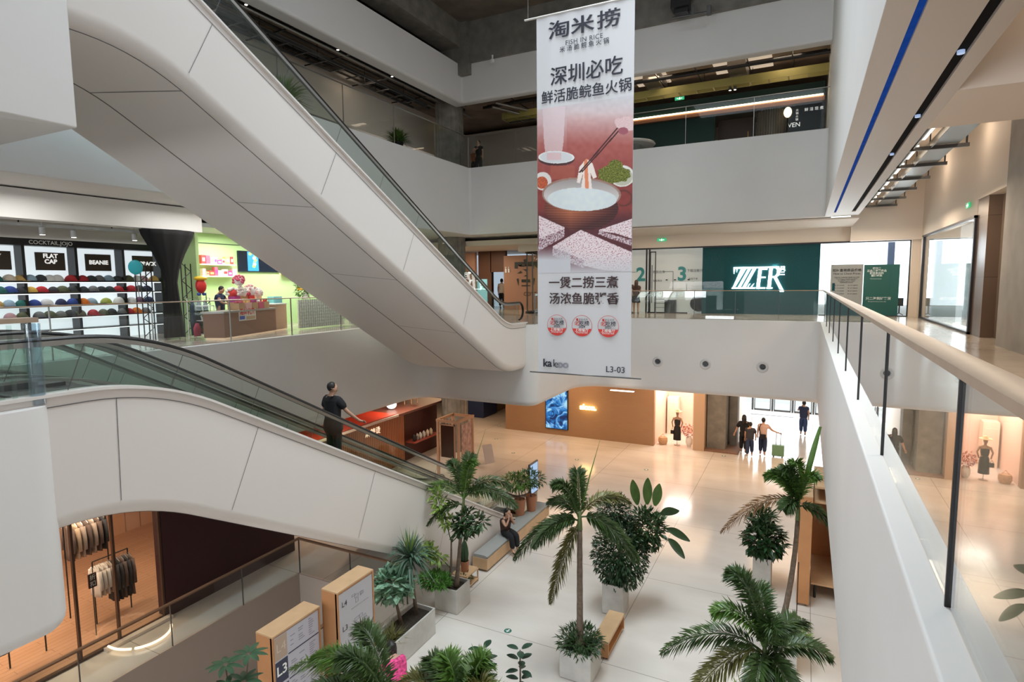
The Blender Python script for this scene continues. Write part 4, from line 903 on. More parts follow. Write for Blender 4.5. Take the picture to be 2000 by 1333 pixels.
# counter, rotated a little from the wall line
CB = mat('counter_brown', (.30, .15, .10), .5); CT = mat('counter_top_grey', (.40, .36, .33), .3)
ct = thing('shop_counter', 'brown sales counter with a poster on its front', 'counter', (-14.3, 10.78, 0), None, radians(110.5))
def loc(o, mb, nm, m, sm=0):
    # vertices given in the root's own frame
    x = build(nm, mb, m, None, sm); x.parent = o; return x
loc(ct, MB().box(.02, 2.82, -.0, .62, .06, .74), 'body', CB); loc(ct, MB().box(.06, 2.78, .04, .58, 0, .06), 'plinth', mat('warm_plinth', (.8, .6, .45), .5, emit=(1, .7, .45), es=.5)); loc(ct, MB().box(-.02, 2.86, -.03, .66, .74, .79), 'worktop', CT)
po = MB().box(.72, 1.62, -.012, -.004, .48, .82)
ps = loc(ct, po, 'poster', mat('poster_white', (.8, .76, .72), .5)); 
x = put(text_mb('限时优惠', .2, .006), Matrix.Translation((1.17, -.016, .72)) @ Matrix.Rotation(radians(90), 4, 'X')); loc(ct, x, 'lettering', mat('poster_red', (.7, .03, .02), .5))
loc(ct, MB().box(.76, 1.02, -.016, -.012, .52, .62), 'poster_blue_patch', mat('poster_blue', (.05, .1, .5), .5)); loc(ct, MB().box(1.1, 1.58, -.016, -.012, .5, .6), 'poster_food_patch', mat('poster_food', (.6, .4, .25), .5))
c2 = thing('shop_counter', 'pale orange counter end behind the brown sales counter', 'counter', (-15.45, 13.55, 0), None, radians(110.5))
loc(c2, MB().box(0, .75, 0, .5, .05, .86), 'body', mat('counter_peach', (.55, .32, .22), .5)); loc(c2, MB().box(-.02, .77, -.02, .52, .86, .9), 'worktop', mat('counter_white', (.75, .74, .7), .4)); loc(c2, MB().box(.02, .73, .03, .47, 0, .05), 'plinth', MATS['warm_plinth'])
u = Vector((cos(radians(110.5)), sin(radians(110.5)), 0)); vN = Vector((-u.y, u.x, 0)); O_ = Vector((-14.3, 10.78, .79))
# things on the counter
rnd = random.Random(8)
for i, (s_, d_, z) in enumerate(((1.05, .12, 0), (1.4, .1, 0), (1.75, .1, 0), (2.1, .1, 0), (2.45, .12, 0), (1.2, .34, .22), (1.6, .34, .22), (2.0, .34, .22))):
    p = O_+u*s_+vN*(d_+.06)+Vector((0, 0, z))
    t = thing('snack_box', 'open box of sweets, %s on the brown counter' % ('first from the left in the front row', 'second from the left in the front row', 'third from the left in the front row', 'fourth from the left in the front row', 'rightmost in the front row', 'left one in the raised row', 'middle one in the raised row', 'right one in the raised row')[i], 'snack box', p, 'boxes of sweets on the counter', radians(110.5))
    loc(t, MB().box(-.15, .15, -.1, .1, .001, .2 if z == 0 else .18), 'carton', PINKS[i % 7] if i % 2 else mat('kraft', (.55, .33, .18), .6))
    mb = MB()
    for k in range(9): mb.ell((rnd.uniform(-.11, .11), rnd.uniform(-.06, .06), .2+rnd.uniform(0, .05)), (.04, .04, .05), 6, 4)
    o = loc(t, mb, 'wrapped_sweets', PINKS[(i+3) % 7]); o['kind'] = 'stuff'
    if z: loc(t, MB().box(-.16, .16, -.12, .12, -.215, 0), 'riser', mat('kraft', (.55, .33, .18)))
for i, (s_, z, r_) in enumerate(((1.15, .62, .16), (1.6, .62, .19), (1.55, .98, .17), (2.1, .66, .2), (2.5, .6, .16))):
    p = O_+u*s_+vN*.42+Vector((0, 0, z-.14-(.0)))
    t = thing('lollipop_bouquet', 'round bouquet of wrapped sweets on the counter, %s' % ('leftmost', 'lower middle', 'the tall one in the middle', 'wide one on the right', 'rightmost')[i], 'bouquet', p, 'sweet bouquets on the counter')
    mb = MB()
    for k in range(26):
        a = rnd.uniform(0, 2*pi); b = rnd.uniform(-.3, pi/2); mb.ell(p+Vector((r_*cos(a)*cos(b), r_*sin(a)*cos(b), r_*sin(b))), (.04, .04, .04), 6, 4)
    build('sweets', mb, PINKS[(6, 2, 3, 1, 6)[i]], t)['kind'] = 'stuff'
    build('core', MB().ell(p, (r_*.85,)*3, 12, 8), PINKS[(0, 6, 6, 6, 2)[i]], t, smooth=1)
    build('stand', MB().tube([p-Vector((0, 0, z-.14-.0)), p-Vector((0, 0, r_*.7))], .03, 6), STEEL, t)
single('paper_bag', MB().prism([(-.13, -.08), (.13, -.08), (.13, .08), (-.13, .08)], .0, .36, Matrix.Translation(O_+u*2.86+vN*.62+Vector((0, 0, .11))) @ Matrix.Rotation(radians(110), 4, 'Z')), mat('paper_orange', (.62, .34, .18), .6), 'plain orange brown paper bag standing behind the sweets', 'bag')
single('storage_box', MB().box(-16.25, -15.95, 13.95, 14.3, .9, 1.12), mat('blue_tub', (.16, .42, .5), .3), 'light blue plastic tub on the white counter top', 'box')
# mesh displays and flowers
mw = mat('white_wire', (.8, .8, .78), .4)
ms = thing('flower_stand', 'white mesh stand covered with pale gifts at the flower shop edge', 'display stand', (-15.2, 14.8, 0))
build('panel', MB().box(-15.25, -15.2, 14.3, 16.4, .05, 1.0), mat('pale_boxes', (.82, .8, .74), .5, noise_s=14, noise_a=.25), ms)
mb = MB()
for k in range(22): y = 14.3+.1*k; mb.box(-15.17, -15.16, y, y+.008, .05, 1.02)
for k in range(10): z = .05+.105*k; mb.box(-15.17, -15.16, 14.3, 16.4, z, z+.008)
build('wire_mesh', mb, STEEL, ms)['kind'] = 'stuff'
ms = thing('flower_stand', 'wire grid rack right of the white mesh stand', 'display stand', (-15.0, 17, 0)); mb = MB()
for k in range(16): y = 16.6+.12*k; mb.box(-15.0, -14.985, y, y+.012, .05, 1.1)
for k in range(9): z = .05+.125*k; mb.box(-15.0, -14.985, 16.6, 18.4, z, z+.012)
build('wire_mesh', mb, STEEL, ms)['kind'] = 'stuff'; build('panel', MB().box(-15.12, -15.1, 16.6, 18.4, .05, .95), MATS['pale_boxes'], ms)
def leafcloud(c, r, n, l, w, rnd, down=0):
    mb = MB()
    for _ in range(n):
        d = Vector((rnd.gauss(0, 1), rnd.gauss(0, 1), rnd.gauss(0, 1))).normalized(); q = rnd.random()**.35
        p = Vector(c)+Vector((d.x*r[0]*q, d.y*r[1]*q, d.z*r[2]*q)); d2 = (d+Vector((rnd.gauss(0, .5), rnd.gauss(0, .5), rnd.gauss(0, .5)-down))).normalized()
        s_ = d2.cross(Vector((rnd.gauss(0, .3), rnd.gauss(0, .3), 1))).normalized(); L = l*rnd.uniform(.7, 1.2); n_ = s_.cross(d2)
        mb.quad(p, p+d2*L*.45+s_*w*.5+n_*L*.04, p+d2*L, p+d2*L*.45-s_*w*.5+n_*L*.04)
    return mb
LG = mat('leaf_green', (.07, .18, .03), .5); SUN = mat('sunflower_yellow', (.85, .45, .02), .5)
for i, (p, r_, lb) in enumerate((((-15.6, 15.0, 1.25), .3, 'white and yellow flower arrangement on the mesh stand'), ((-15.5, 16.1, 1.2), .35, 'leafy green flower arrangement on the mesh stand'))):
    t = thing('flower_arrangement', lb, 'flowers', p)
    build('pot', MB().lathe([(.1, -.25), (.14, 0), (.12, 0)], 12, p), mw, t, smooth=40)
    build('leaves', leafcloud((p[0], p[1], p[2]+.15), (r_,)*3, 240, .2, .05, rnd), LG, t, fix=False)
    mb = MB()
    for k in range(14): a = rnd.uniform(0, 2*pi); mb.ell((p[0]+r_*.8*cos(a), p[1]+r_*.8*sin(a), p[2]+rnd.uniform(.1, .45)), (.05, .05, .04), 7, 4)
    build('flowers', mb, SUN if i == 0 else mw, t)
sr = thing('shelf_cart', 'white wire cart with potted plants left of the brown counter', 'cart', (-15.4, 10.95, 0))
for x, y in ((-15.6, 10.85), (-15.25, 10.85), (-15.6, 11.2), (-15.25, 11.2)): build('post', MB().tube([(x, y, 0), (x, y, .95)], .012, 6), mw, sr)
for z in (.12, .5, .92): build('tray', MB().box(-15.62, -15.23, 10.83, 11.22, z, z+.02), mw, sr)
for i, z in enumerate((.14, .52)):
    t = thing('potted_plant', ('small plant in a red pot on the lowest tray of the white cart', 'small plant in a pale pot on the middle tray of the white cart')[i], 'plant', (-15.42, 11.0, z))
    build('pot', MB().lathe([(.07, z+.002), (.1, z+.14), (.08, z+.14)], 12, (-15.42, 11.0, 0)), (mat('terracotta', (.40, .17, .09), .7), mw)[i], t, smooth=40); build('leaves', leafcloud((-15.42, 11.0, z+.2), (.12, .12, .1), 70, .12, .05, rnd), LG, t, fix=False)
t = thing('anchor_stand', 'small dark anchor shaped ornament on the cart', 'ornament', (-15.42, 11.1, .94)); build('stem', MB().tube([(-15.42, 11.1, .94), (-15.42, 11.1, 1.3)], .012, 6), INK, t); build('hook', MB().tube([(-15.42, 11.0, 1.05), (-15.42, 11.05, .99), (-15.42, 11.15, .99), (-15.42, 11.2, 1.05)], .012, 6), INK, t)
# ================================================================ ground floor shops
MAR = mat('maroon_wall', (.035, .006, .009), .6)
struct('wall_maroon', MB().box(-14.75, -14.4, 8.74, 12.95, -7, -3.03), MAR, label='dark maroon shop wall with a pale clover mark')
struct('wall_corner_shop', MB().box(-19, -14.6, 12.95, 13.1, -7, -3.03), BROWN)
cl = thing('clover_sign', 'pale three lobed mark high on the maroon wall', 'sign', (-14.38, 10.8, -5))
mb = MB()
for y, z in ((10.52, -4.78), (10.95, -4.88), (10.7, -4.35)): mb.ell((-14.39, y, z), (.02, .26, .26), 24, 12)
build('lobe', mb, mat('faded_gold', (.16, .12, .085), .6), cl, smooth=1)
# clothes shop
SHF = mat('shop_peach', (.62, .36, .24), .5)
struct('wall_clothes_shop', MB().box(-21, -20.8, -6, 13, -7, -3.03).box(-20.8, -14.8, -6.2, -6, -7, -3.03), planks('peach_batten', (.60, .35, .22), (.55, .32, .2), .5, 8, .5, (.3, .16, .1), .02, 'YZ'), label='peach panelled walls of the clothes shop')
struct('floor_clothes_shop', MB().box(-20.8, -14.76, -6, 12.95, -6.995, -6.985).box(-14.76, -14.45, -6, 8.74, -6.995, -6.985), planks('wood_plank_floor', (.50, .29, .18), (.45, .26, .16), 1.6, .16, .3, (.25, .13, .08), .006, 'YX'))
wf = thing('storefront', 'bronze framed glass front of the clothes shop', 'shop front', (-14.45, 1.5, -7))
for y in (-5, -2.4, .2, 2.6, 5.0, 6.75, 7.6, 8.7): build('mullion', MB().box(-14.5, -14.42, y-.025, y+.025, -7, -3.03), mat('bronze', (.09, .055, .04), .4, .6), wf)
build('sill', MB().box(-14.5, -14.4, -6, 8.74, -7, -6.94), MATS['bronze'], wf)
build('glass_pane', MB().box(-14.465, -14.455, -6, 8.7, -6.95, -3.05), GLASSU, wf)
def garment(c, w, h, m, label, axis='y', grp='clothes on the shop racks', sleeves=True):
    t = thing('hanging_garment', label, 'garment', c, grp); x, y, z = c; A = Vector((0, 1, 0)) if axis == 'y' else Vector((1, 0, 0)); Bv = Vector((-A.y, A.x, 0)); O = Vector(c)
    rg = []
    for k, (zz_, ww) in enumerate(((0, .06), (-.05, .42), (-.15, .5), (-.4, .46), (-.8, .5), (-1, .54))):
        rg.append([O+A*(w*ww*cos(a))+Bv*(.045*sin(a)*(1+.3*k/5)*(1+.3*cos(5*a)))+Vector((0, 0, zz_*h-.08)) for a in [2*pi*i/20 for i in range(20)]])
    build('cloth', MB().rings(rg), m, t, smooth=1)
    build('hanger', MB().tube([O+A*w*.4+Vector((0, 0, -.12)), O+Vector((0, 0, -.03)), O-A*w*.4+Vector((0, 0, -.12))], .008, 5).tube([O+Vector((0, 0, -.03)), O+Vector((0, 0, .05))], .005, 5), STEEL, t)
    if sleeves:
        for s in (-1, 1): build('sleeve', MB().tube([O+A*s*w*.42+Vector((0, 0, -.18)), O+A*s*w*.58+Vector((0, 0, -.5)), O+A*s*w*.6+Vector((0, 0, -.85*min(h, .95)))], [.06, .05, .045], 8), m, t, smooth=1)
    return t
def rack(x, y0, y1, z, label):
    t = thing('clothes_rack', label, 'clothes rack', (x, (y0+y1)/2, -6.985))
    build('rail', MB().tube([(x, y0, z), (x, y1, z)], .015, 6), DARK, t)
    for y in (y0, y1): build('upright', MB().tube([(x, y, -6.985), (x, y, z)], .018, 6), DARK, t)
    return t
CLO = [mat('cloth_%d' % i, c, .85) for i, c in enumerate(((.62, .56, .52), (.35, .28, .24), (.03, .03, .035), (.45, .33, .24), (.12, .08, .07), (.55, .5, .45)))]
rack(-15.7, 7.75, 8.6, -5.35, 'clothes rack behind the glass next to the maroon wall')
for i in range(9): garment((-15.7, 7.8+.1*i, -5.42), .42, .75+.3*(i > 3), CLO[(0, 5, 0, 1, 2, 2, 4, 2, 4)[i]], ('first white', 'pale', 'second white', 'brown', 'first black', 'second black', 'dark brown', 'third black', 'last dark')[i]+' garment on the rack next to the maroon wall', 'x', 'clothes on the rack by the maroon wall')
rack(-16.6, 7.6, 8.6, -4.4, 'upper clothes rack at the back beside the maroon wall')
for i in range(7): garment((-16.6, 7.7+.13*i, -4.47), .42, .9, CLO[(4, 3, 1, 4, 1, 4, 2)[i]], ('first', 'second', 'third', 'fourth', 'fifth', 'sixth', 'seventh')[i]+' garment on the upper rack at the back of the clothes shop', 'x', 'clothes on the upper back rack')
rack(-15.6, 5.9, 6.6, -5.15, 'small clothes rack with a beige jacket behind the white column')
garment((-15.5, 6.45, -5.25), .5, .8, CLO[3], 'beige jacket hanging alone on the small rack')
garment((-15.2, 5.55, -5.3), .6, 1.0, mat('leather_brown', (.16, .08, .05), .5), 'brown coat behind the near white column')
sg = thing('price_sign', 'small dark sign on a stand inside the clothes shop', 'sign', (-15.2, 7.5, -5.5)); build('plate', MB().box(-15.2, -15.17, 7.38, 7.56, -5.75, -5.4), MAR, sg); build('stand', MB().tube([(-15.2, 7.47, -6.98), (-15.2, 7.47, -5.7)], .012, 6), DARK, sg); letters('折', (-15.165, 7.47, -5.5), .14, WPR, sg, '+x'); letters('扣', (-15.165, 7.47, -5.66), .14, WPR, sg, '+x')
rl = thing('ring_light', 'glowing half ring floor lamp in front of the clothes shop', 'lamp', (-13.9, 7.9, -6.95))
RG = mat('ring_glow', (1, .8, .6), .4, emit=(1, .74, .5), es=2.2)
for a0, a1 in ((-.1, .75), (.85, 2.6)): build('light_tube', MB().tube([(-14.3+.85*sin(a)*.9, 7.95-.6*cos(a)*1.1+.0, -6.93) for a in [a0+(a1-a0)*k/16 for k in range(17)]], .028, 6), RG, rl, smooth=1)
build('base_tray', MB().box(-14.4, -14.25, 7.2, 8.8, -7, -6.93), mat('white_tray', (.7, .62, .55), .5), rl)
# kiosk with red roof, pavilion
BAT = planks('red_batten', (.50, .18, .07), (.46, .155, .06), .12, 9, .45, (.16, .04, .02), .02, 'YZ')
kk = thing('wooden_kiosk', 'wood battened kiosk with a red roof behind the lower escalator', 'kiosk', (-17.6, 19.6, -7))
build('roof', MB().box(-19.5, -16.4, 13.5, 25.0, -4.52, -4.42), mat('dark_timber', (.10, .03, .02), .4), kk)
build('roof_cover', MB().box(-19.4, -16.55, 13.6, 21.0, -4.42, -4.40), mat('red_cover', (.45, .035, .012), .4), kk)
build('roof_edge', MB().box(-16.4, -16.36, 13.5, 21.0, -4.5, -4.40), mat('pale_edge', (.55, .42, .36), .4), kk)
build('batten_wall', MB().box(-19, -16.85, 14.0, 22.0, -7, -4.52), BAT, kk)
build('dark_wall', MB().box(-19, -17.0, 22.0, 25.0, -7, -4.52), mat('dark_red_wall', (.07, .012, .01), .5), kk)
letters('麻辣烫', (-16.83, 19.75, -5.0), .34, mat('cream_glow', (1, .9, .7), .4, emit=(1, .86, .6), es=1.5), kk, '+x')
sh = build('shelf', MB().box(-16.9, -16.3, 22.1, 24.2, -6.05, -6.0), mat('red_shelf', (.30, .06, .04), .4), kk)
for i, y in enumerate((22.3, 22.55, 22.8, 23.1, 23.4, 23.7)):
    single('canister', MB().lathe([(.06, -5.998), (.085, -5.9), (.085, -5.76), (.05, -5.7), (.02, -5.66)], 12, (-16.5, y, 0)), (DARK, STEEL, PLAN, PLAN, mat('cream_tin', (.6, .5, .38), .4), MATS['cream_tin'])[i], ('black', 'steel', 'first grey', 'second grey', 'first cream', 'second cream')[i]+' canister on the red kiosk shelf', 'canister', 'canisters on the kiosk shelf', 40)
lp = thing('globe_lamp', 'white globe lamp on the kiosk roof', 'lamp', (-17.4, 21.8, -4.42)); build('globe', MB().ell((-17.4, 21.8, -4.2), (.24, .24, .2), 16, 10), mat('white_globe', (1, 1, 1), .4, emit=(1, .97, .9), es=1.6), lp, smooth=1); build('base', MB().lathe([(.1, -4.4), (.06, -4.36)], 10, (-17.4, 21.8, 0)), DARK, lp)
for i, (y, h) in enumerate(((22.9, .3), (23.4, .25))): single('wooden_stool', MB().box(-17.5, -17.2, y, y+.25, -4.42+h-.03, -4.42+h).tube([(-17.48, y+.02, -4.42), (-17.48, y+.02, -4.42+h)], .015, 5).tube([(-17.22, y+.23, -4.42), (-17.22, y+.23, -4.42+h)], .015, 5), BIRCH, ('larger', 'smaller')[i]+' wooden stool stored on the kiosk roof', 'stool')
PW = mat('pavilion_wood', (.50, .30, .19), .5)
pv = thing('display_pavilion', 'open pale wood display frame with hanging pictures beside the kiosk', 'display frame', (-13.9, 21.5, -7))
for x, y in ((-14.45, 21.3), (-13.45, 21.4), (-13.5, 22.7), (-14.5, 22.6)): build('post', MB().box(x-.05, x+.05, y-.05, y+.05, -7, -4.55), PW, pv)
build('top_beam', MB().box(-14.5, -13.4, 21.28, 21.38, -4.62, -4.5).box(-13.52, -13.42, 21.35, 22.75, -4.62, -4.5).box(-14.55, -14.45, 21.3, 22.7, -4.62, -4.5).box(-14.5, -13.45, 22.6, 22.7, -4.62, -4.5), PW, pv)
build('hanging_frame', MB().box(-14.3, -13.62, 21.32, 21.35, -6.2, -4.7), mat('pav_dark', (.03, .015, .012), .2), pv)
build('hanging_frame', MB().box(-13.46, -13.43, 21.65, 22.5, -6.2, -4.75), mat('pav_pink', (.45, .28, .24), .5, noise_s=6, noise_a=.4), pv)
for k in range(5): build('hook', MB().tube([(-14.3+.17*k, 21.33, -4.7), (-14.3+.17*k, 21.33, -4.45)], .012, 5), INK, pv)
build('picture_edge', MB().box(-14.34, -14.30, 21.3, 21.36, -6.2, -4.7).box(-13.62, -13.58, 21.3, 21.36, -6.2, -4.7).box(-14.34, -13.58, 21.3, 21.36, -4.75, -4.7), PW, pv)
single('folding_board', MB().prism([(0, 0), (.5, 0), (.5, .03), (0, .03)], 0, .9, Matrix.Translation((-13.2, 23.4, -7)) @ Matrix.Rotation(radians(60), 4, 'Z') @ Matrix.Rotation(radians(-20), 4, 'X')), mat('pale_board', (.5, .45, .45), .5), 'pale leaning board on the floor beside the display frame', 'board')
single('blue_cabinet', MB().box(-19.3, -17.95, 31.6, 33.4, -7, -4.3), mat('deep_blue', (.015, .03, .10), .4), 'dark blue cabinet beyond the concrete column on the ground floor', 'cabinet')
single('wall_partition', MB().box(-19.4, -18.1, 33.5, 35.6, -7, -4.6), mat('olive_wood', (.25, .19, .10), .5), 'olive brown partition right behind the dark blue cabinet', 'partition')
single('red_booth', MB().box(-21, -18.6, 36.0, 40, -7, -4.8), mat('orange_red', (.55, .10, .03), .5), 'orange red booth at the far left end of the ground floor', 'booth')
# tan wall: big screen and neon
tv = thing('advertising_screen', 'tall bright screen with a blue sea picture on the tan wall', 'screen', (-12.2, 29.75, -6.6))
build('frame', MB().box(-12.88, -11.53, 29.72, 29.8, -6.66, -4.0), DARK, tv)
m = bpy.data.materials.new('sea_picture'); m.use_nodes = True; nt = m.node_tree; b_ = nt.nodes['Principled BSDF']; tc = nt.nodes.new('ShaderNodeTexCoord')
nz = nt.nodes.new('ShaderNodeTexNoise'); nz.inputs['Scale'].default_value = 1.9; nz.inputs['Detail'].default_value = 6; nz.inputs['Distortion'].default_value = 1.5; nt.links.new(tc.outputs['Object'], nz.inputs['Vector'])
rp = nt.nodes.new('ShaderNodeValToRGB'); rp.color_ramp.elements[0].position = .4; rp.color_ramp.elements[0].color = (.005, .03, .12, 1); rp.color_ramp.elements[1].position = .62; rp.color_ramp.elements[1].color = (.45, .8, 1, 1); e_ = rp.color_ramp.elements.new(.5); e_.color = (.02, .22, .62, 1)
nt.links.new(nz.outputs['Fac'], rp.inputs[0]); nt.links.new(rp.outputs[0], b_.inputs['Emission Color']); b_.inputs['Emission Strength'].default_value = 1.1; b_.inputs['Base Color'].default_value = (0, 0, 0, 1); b_.inputs['Roughness'].default_value = .3
build('picture', MB().box(-12.84, -11.57, 29.705, 29.72, -6.62, -4.04), m, tv)
ng = thing('neon_sign', 'glowing warm yellow lettering on the tan wall', 'sign', (-10.35, 29.7, -5.3))
letters('alcon.', (-10.35, 29.70, -5.26), .40, mat('neon_yellow', (1, .85, .4), .4, emit=(1, .78, .28), es=6), ng, bold=.016, depth=.03)
point('neon_glow', (-10.35, 29.4, -5.3), 8, (1, .7, .25), .3)
# fashion shop window
PINKW = mat('shop_pink_white', (.85, .66, .56), .6)
struct('wall_fashion_shop', MB().box(-7.2, -6.8, 33.4, 33.6, -7, -3).box(-6.85, -6.8, 30.1, 33.5, -7, -3).box(-6.8, -4.3, 33.4, 33.6, -7, -3).box(-4.9, -4.83, 30.1, 33.5, -7, -3), PINKW, label='bright pink white interior of the fashion shop window')
area('downlight_and_fill', (-5.8, 31.4, -3.3), 1.4, 1.8, 170, (1, .86, .74))
mq = thing('mannequin', 'black dressed mannequin with a wide hat in the fashion shop window', 'mannequin', (-5.74, 30.5, -7))
SK = mat('mannequin_skin', (.30, .19, .13), .4); BD = mat('black_dress', (.008, .008, .01), .7)
x, y = -5.74, 30.5
build('base', MB().lathe([(.16, -7), (.16, -6.98), (.015, -6.97), (.015, -6.5)], 16, (x, y, 0)), STEEL, mq, smooth=40)
build('body', MB().rings([[(x+a_*cos(t), y+b2*sin(t), z) for t in [2*pi*k/16 for k in range(16)]] for z, a_, b2 in ((-6.0, .15, .1), (-5.85, .12, .09), (-5.65, .16, .1), (-5.55, .18, .09), (-5.5, .06, .05), (-5.42, .05, .05), (-5.36, .075, .09), (-5.26, .08, .1), (-5.18, .05, .06))]), SK, mq, smooth=1)
build('dress', MB().rings([[(x+a_*cos(t), y+b2*sin(t), z) for t in [2*pi*k/20 for k in range(20)]] for z, a_, b2 in ((-6.72, .2, .15), (-6.3, .19, .14), (-6.08, .17, .12), (-5.95, .13, .10), (-5.8, .16, .115), (-5.66, .165, .11), (-5.56, .1, .08))]), BD, mq, smooth=1)
for s in (-1, 1): build('arm', MB().tube([(x+s*.18, y, -5.56), (x+s*.27, y-.02, -5.8), (x+s*.2, y-.08, -6.05)], [.045, .035, .025], 8), SK, mq, smooth=1)
build('hat', MB().lathe([(.24, -5.22), (.23, -5.2), (.11, -5.2), (.1, -5.1), (.0, -5.08)], 20, (x, y, 0)), mat('straw', (.75, .55, .35), .8), mq, smooth=1)
single('handbag', MB().box(-6.06, -5.9, 30.38, 30.46, -6.4, -6.22).tube([(-6.04, 30.42, -6.22), (-5.98, 30.42, -6.08), (-5.92, 30.42, -6.22)], .01, 5), BD, 'small black handbag hanging from the hand of the mannequin', 'handbag')
STRAW = mat('basket_straw', (.55, .34, .2), .8, noise_s=25, noise_a=.3)
t = thing('straw_basket', 'round straw basket on the floor of the fashion shop window', 'basket', (-6.45, 30.4, -7)); build('body', MB().lathe([(.18, -7), (.24, -6.85), (.24, -6.7), (.2, -6.62), (.17, -6.62)], 18, (-6.45, 30.4, 0)), STRAW, t, smooth=40); build('handle', MB().tube([(-6.6, 30.4, -6.65), (-6.45, 30.4, -6.45), (-6.3, 30.4, -6.65)], .015, 6), STRAW, t, smooth=1)
t = thing('flower_arrangement', 'dried pink flowers in a white vase beside the mannequin', 'flowers', (-5.15, 30.6, -7)); build('vase', MB().lathe([(.1, -7), (.17, -6.85), (.18, -6.65), (.1, -6.5), (.12, -6.45)], 14, (-5.15, 30.6, 0)), mw, t, smooth=40)
build('dried_flowers', leafcloud((-5.15, 30.6, -6.2), (.34, .3, .3), 220, .14, .06, rnd), mat('dried_pink', (.45, .15, .11), .8), t, fix=False)
dr = thing('wardrobe_frame', 'white dressing frame at the back of the fashion shop', 'cabinet', (-6.4, 32.8, -7)); build('cabinet_body', MB().box(-6.7, -6.1, 32.6, 33.2, -7, -4.9), mat('cream_cab', (.8, .7, .6), .5), dr); build('door', MB().box(-6.62, -6.18, 32.58, 32.6, -6.6, -5.2), PINKW, dr)
single('ceiling_light_strip', MB().box(-7.25, -6.25, 23.6, 23.75, -3.06, -3.03), mat('strip_lamp', (1, .9, .8), .4, emit=(1, .85, .7), es=3), 'linear lamp under the level two slab beside the banner foot', 'lamp')
# entrance doors at the far end
ed = thing('entrance_doors', 'row of grey framed glass entrance doors in the bright far hall', 'door', (-.5, 41.3, -7))
for x in (-4.3, -2.9, -1.7, -.5, .7, 1.9, 3.5): build('door_post', MB().box(x-.06, x+.06, 41.25, 41.35, -7, -3.6), STEELD, ed)
for a, b2 in ((-2.8, -1.8), (-1.6, -.6), (-.4, .6), (.8, 1.8)):
    build('door_leaf', MB().box(a, b2, 41.28, 41.32, -7, -6.9).box(a, a+.05, 41.28, 41.32, -7, -4.4).box(b2-.05, b2, 41.28, 41.32, -7, -4.4).box(a, b2, 41.28, 41.32, -4.45, -4.4), STEELD, ed)
build('glass_pane', MB().box(-4.3, 3.5, 41.295, 41.305, -6.9, -3.6), GLASSU, ed)
single('door_mat', MB().box(-2.9, -.4, 39.8, 41.0, -6.998, -6.98), mat('mat_grey', (.35, .36, .4), .9), 'pale grey door mat in front of the entrance doors', 'door mat')
# floor markers
for i, (x, y) in enumerate(((-6.24, 12.04), (-16.1, 30.2), (-14.9, 27.6), (-12.86, 25.6), (-9.58, 25.9), (-6.2, 25.8), (-3.3, 29.5))):
    t = thing('floor_marker', ('round green walking figure marker on the pale floor near the planters', 'small floor marker farthest toward the red booth', 'floor marker near the tan wall corner', 'floor marker beside the display frame', 'floor marker before the blue screen', 'floor marker before the tan wall', 'green floor marker by the gravel bed')[i], 'floor marker', (x, y, -6.999))
    build('disc', MB().lathe([(0, -6.998), (.095, -6.998), (.095, -6.996), (0, -6.996)], 24, (x, y, 0)), mat('marker_green', (.02, .14, .10), .5), t)
    if i == 0: build('walking_figure', MB().box(x-.012, x+.015, y-.06, y+.02, -6.995, -6.994).ell((x+.01, y+.045, -6.995), (.02, .02, .002), 8, 4).box(x-.05, x+.045, y-.02, y-.002, -6.995, -6.994), WPR, t)
    else: build('centre_dot', MB().lathe([(0, -6.995), (.05, -6.995), (.05, -6.994), (0, -6.994)], 16, (x, y, 0)), WPR, t)
# ---- furniture of the hall
bn = thing('long_bench', 'long pale wood bench with a grey cushion along the escalator foot', 'bench', (-8.4, 16.7, -7))
build('seat_box', MB().box(-8.6, -8.1, 14.35, 19.0, -6.93, -6.6), BIRCH, bn); build('plinth', MB().box(-8.56, -8.18, 14.45, 18.9, -7, -6.93), DARK, bn)
cu = MB().rings([[(x_, y_, z_) for x_, z_ in ((-8.6+a, -6.6), (-8.1-a, -6.6), (-8.1-a*.3, -6.57), (-8.1-a*.3, -6.53), (-8.13-a, -6.5), (-8.57+a, -6.5), (-8.6+a*.3, -6.53), (-8.6+a*.3, -6.57))] for y_, a in ((14.36, .05), (14.42, .02), (18.9, .02), (18.98, .05))]); build('cushion', cu, mat('grey_cushion', (.30, .31, .30), .85), bn, smooth=40)
bn = thing('small_bench', 'short birch plywood bench between the palm planter and the leafy shrub', 'bench', (-3.85, 12.7, -7))
build('seat', MB().box(-4.06, -3.68, 12.0, 13.3, -6.62, -6.56), BIRCH, bn); build('side_panel', MB().box(-4.06, -4.02, 12.0, 13.3, -6.94, -6.62), BIRCH, bn); build('end_panel', MB().box(-4.06, -3.68, 12.0, 12.04, -6.94, -6.62), BIRCHE, bn); build('end_panel', MB().box(-4.06, -3.68, 13.26, 13.3, -6.94, -6.62), BIRCHE, bn); build('shelf', MB().box(-4.02, -3.7, 12.04, 13.26, -6.94, -6.9), BIRCHE, bn)
for x in (-4.0, -3.74):
    for y in (12.08, 13.2): build('caster', MB().lathe([(.025, -7), (.03, -6.97), (.025, -6.94)], 10, (x, y, 0)), BLACK, bn)
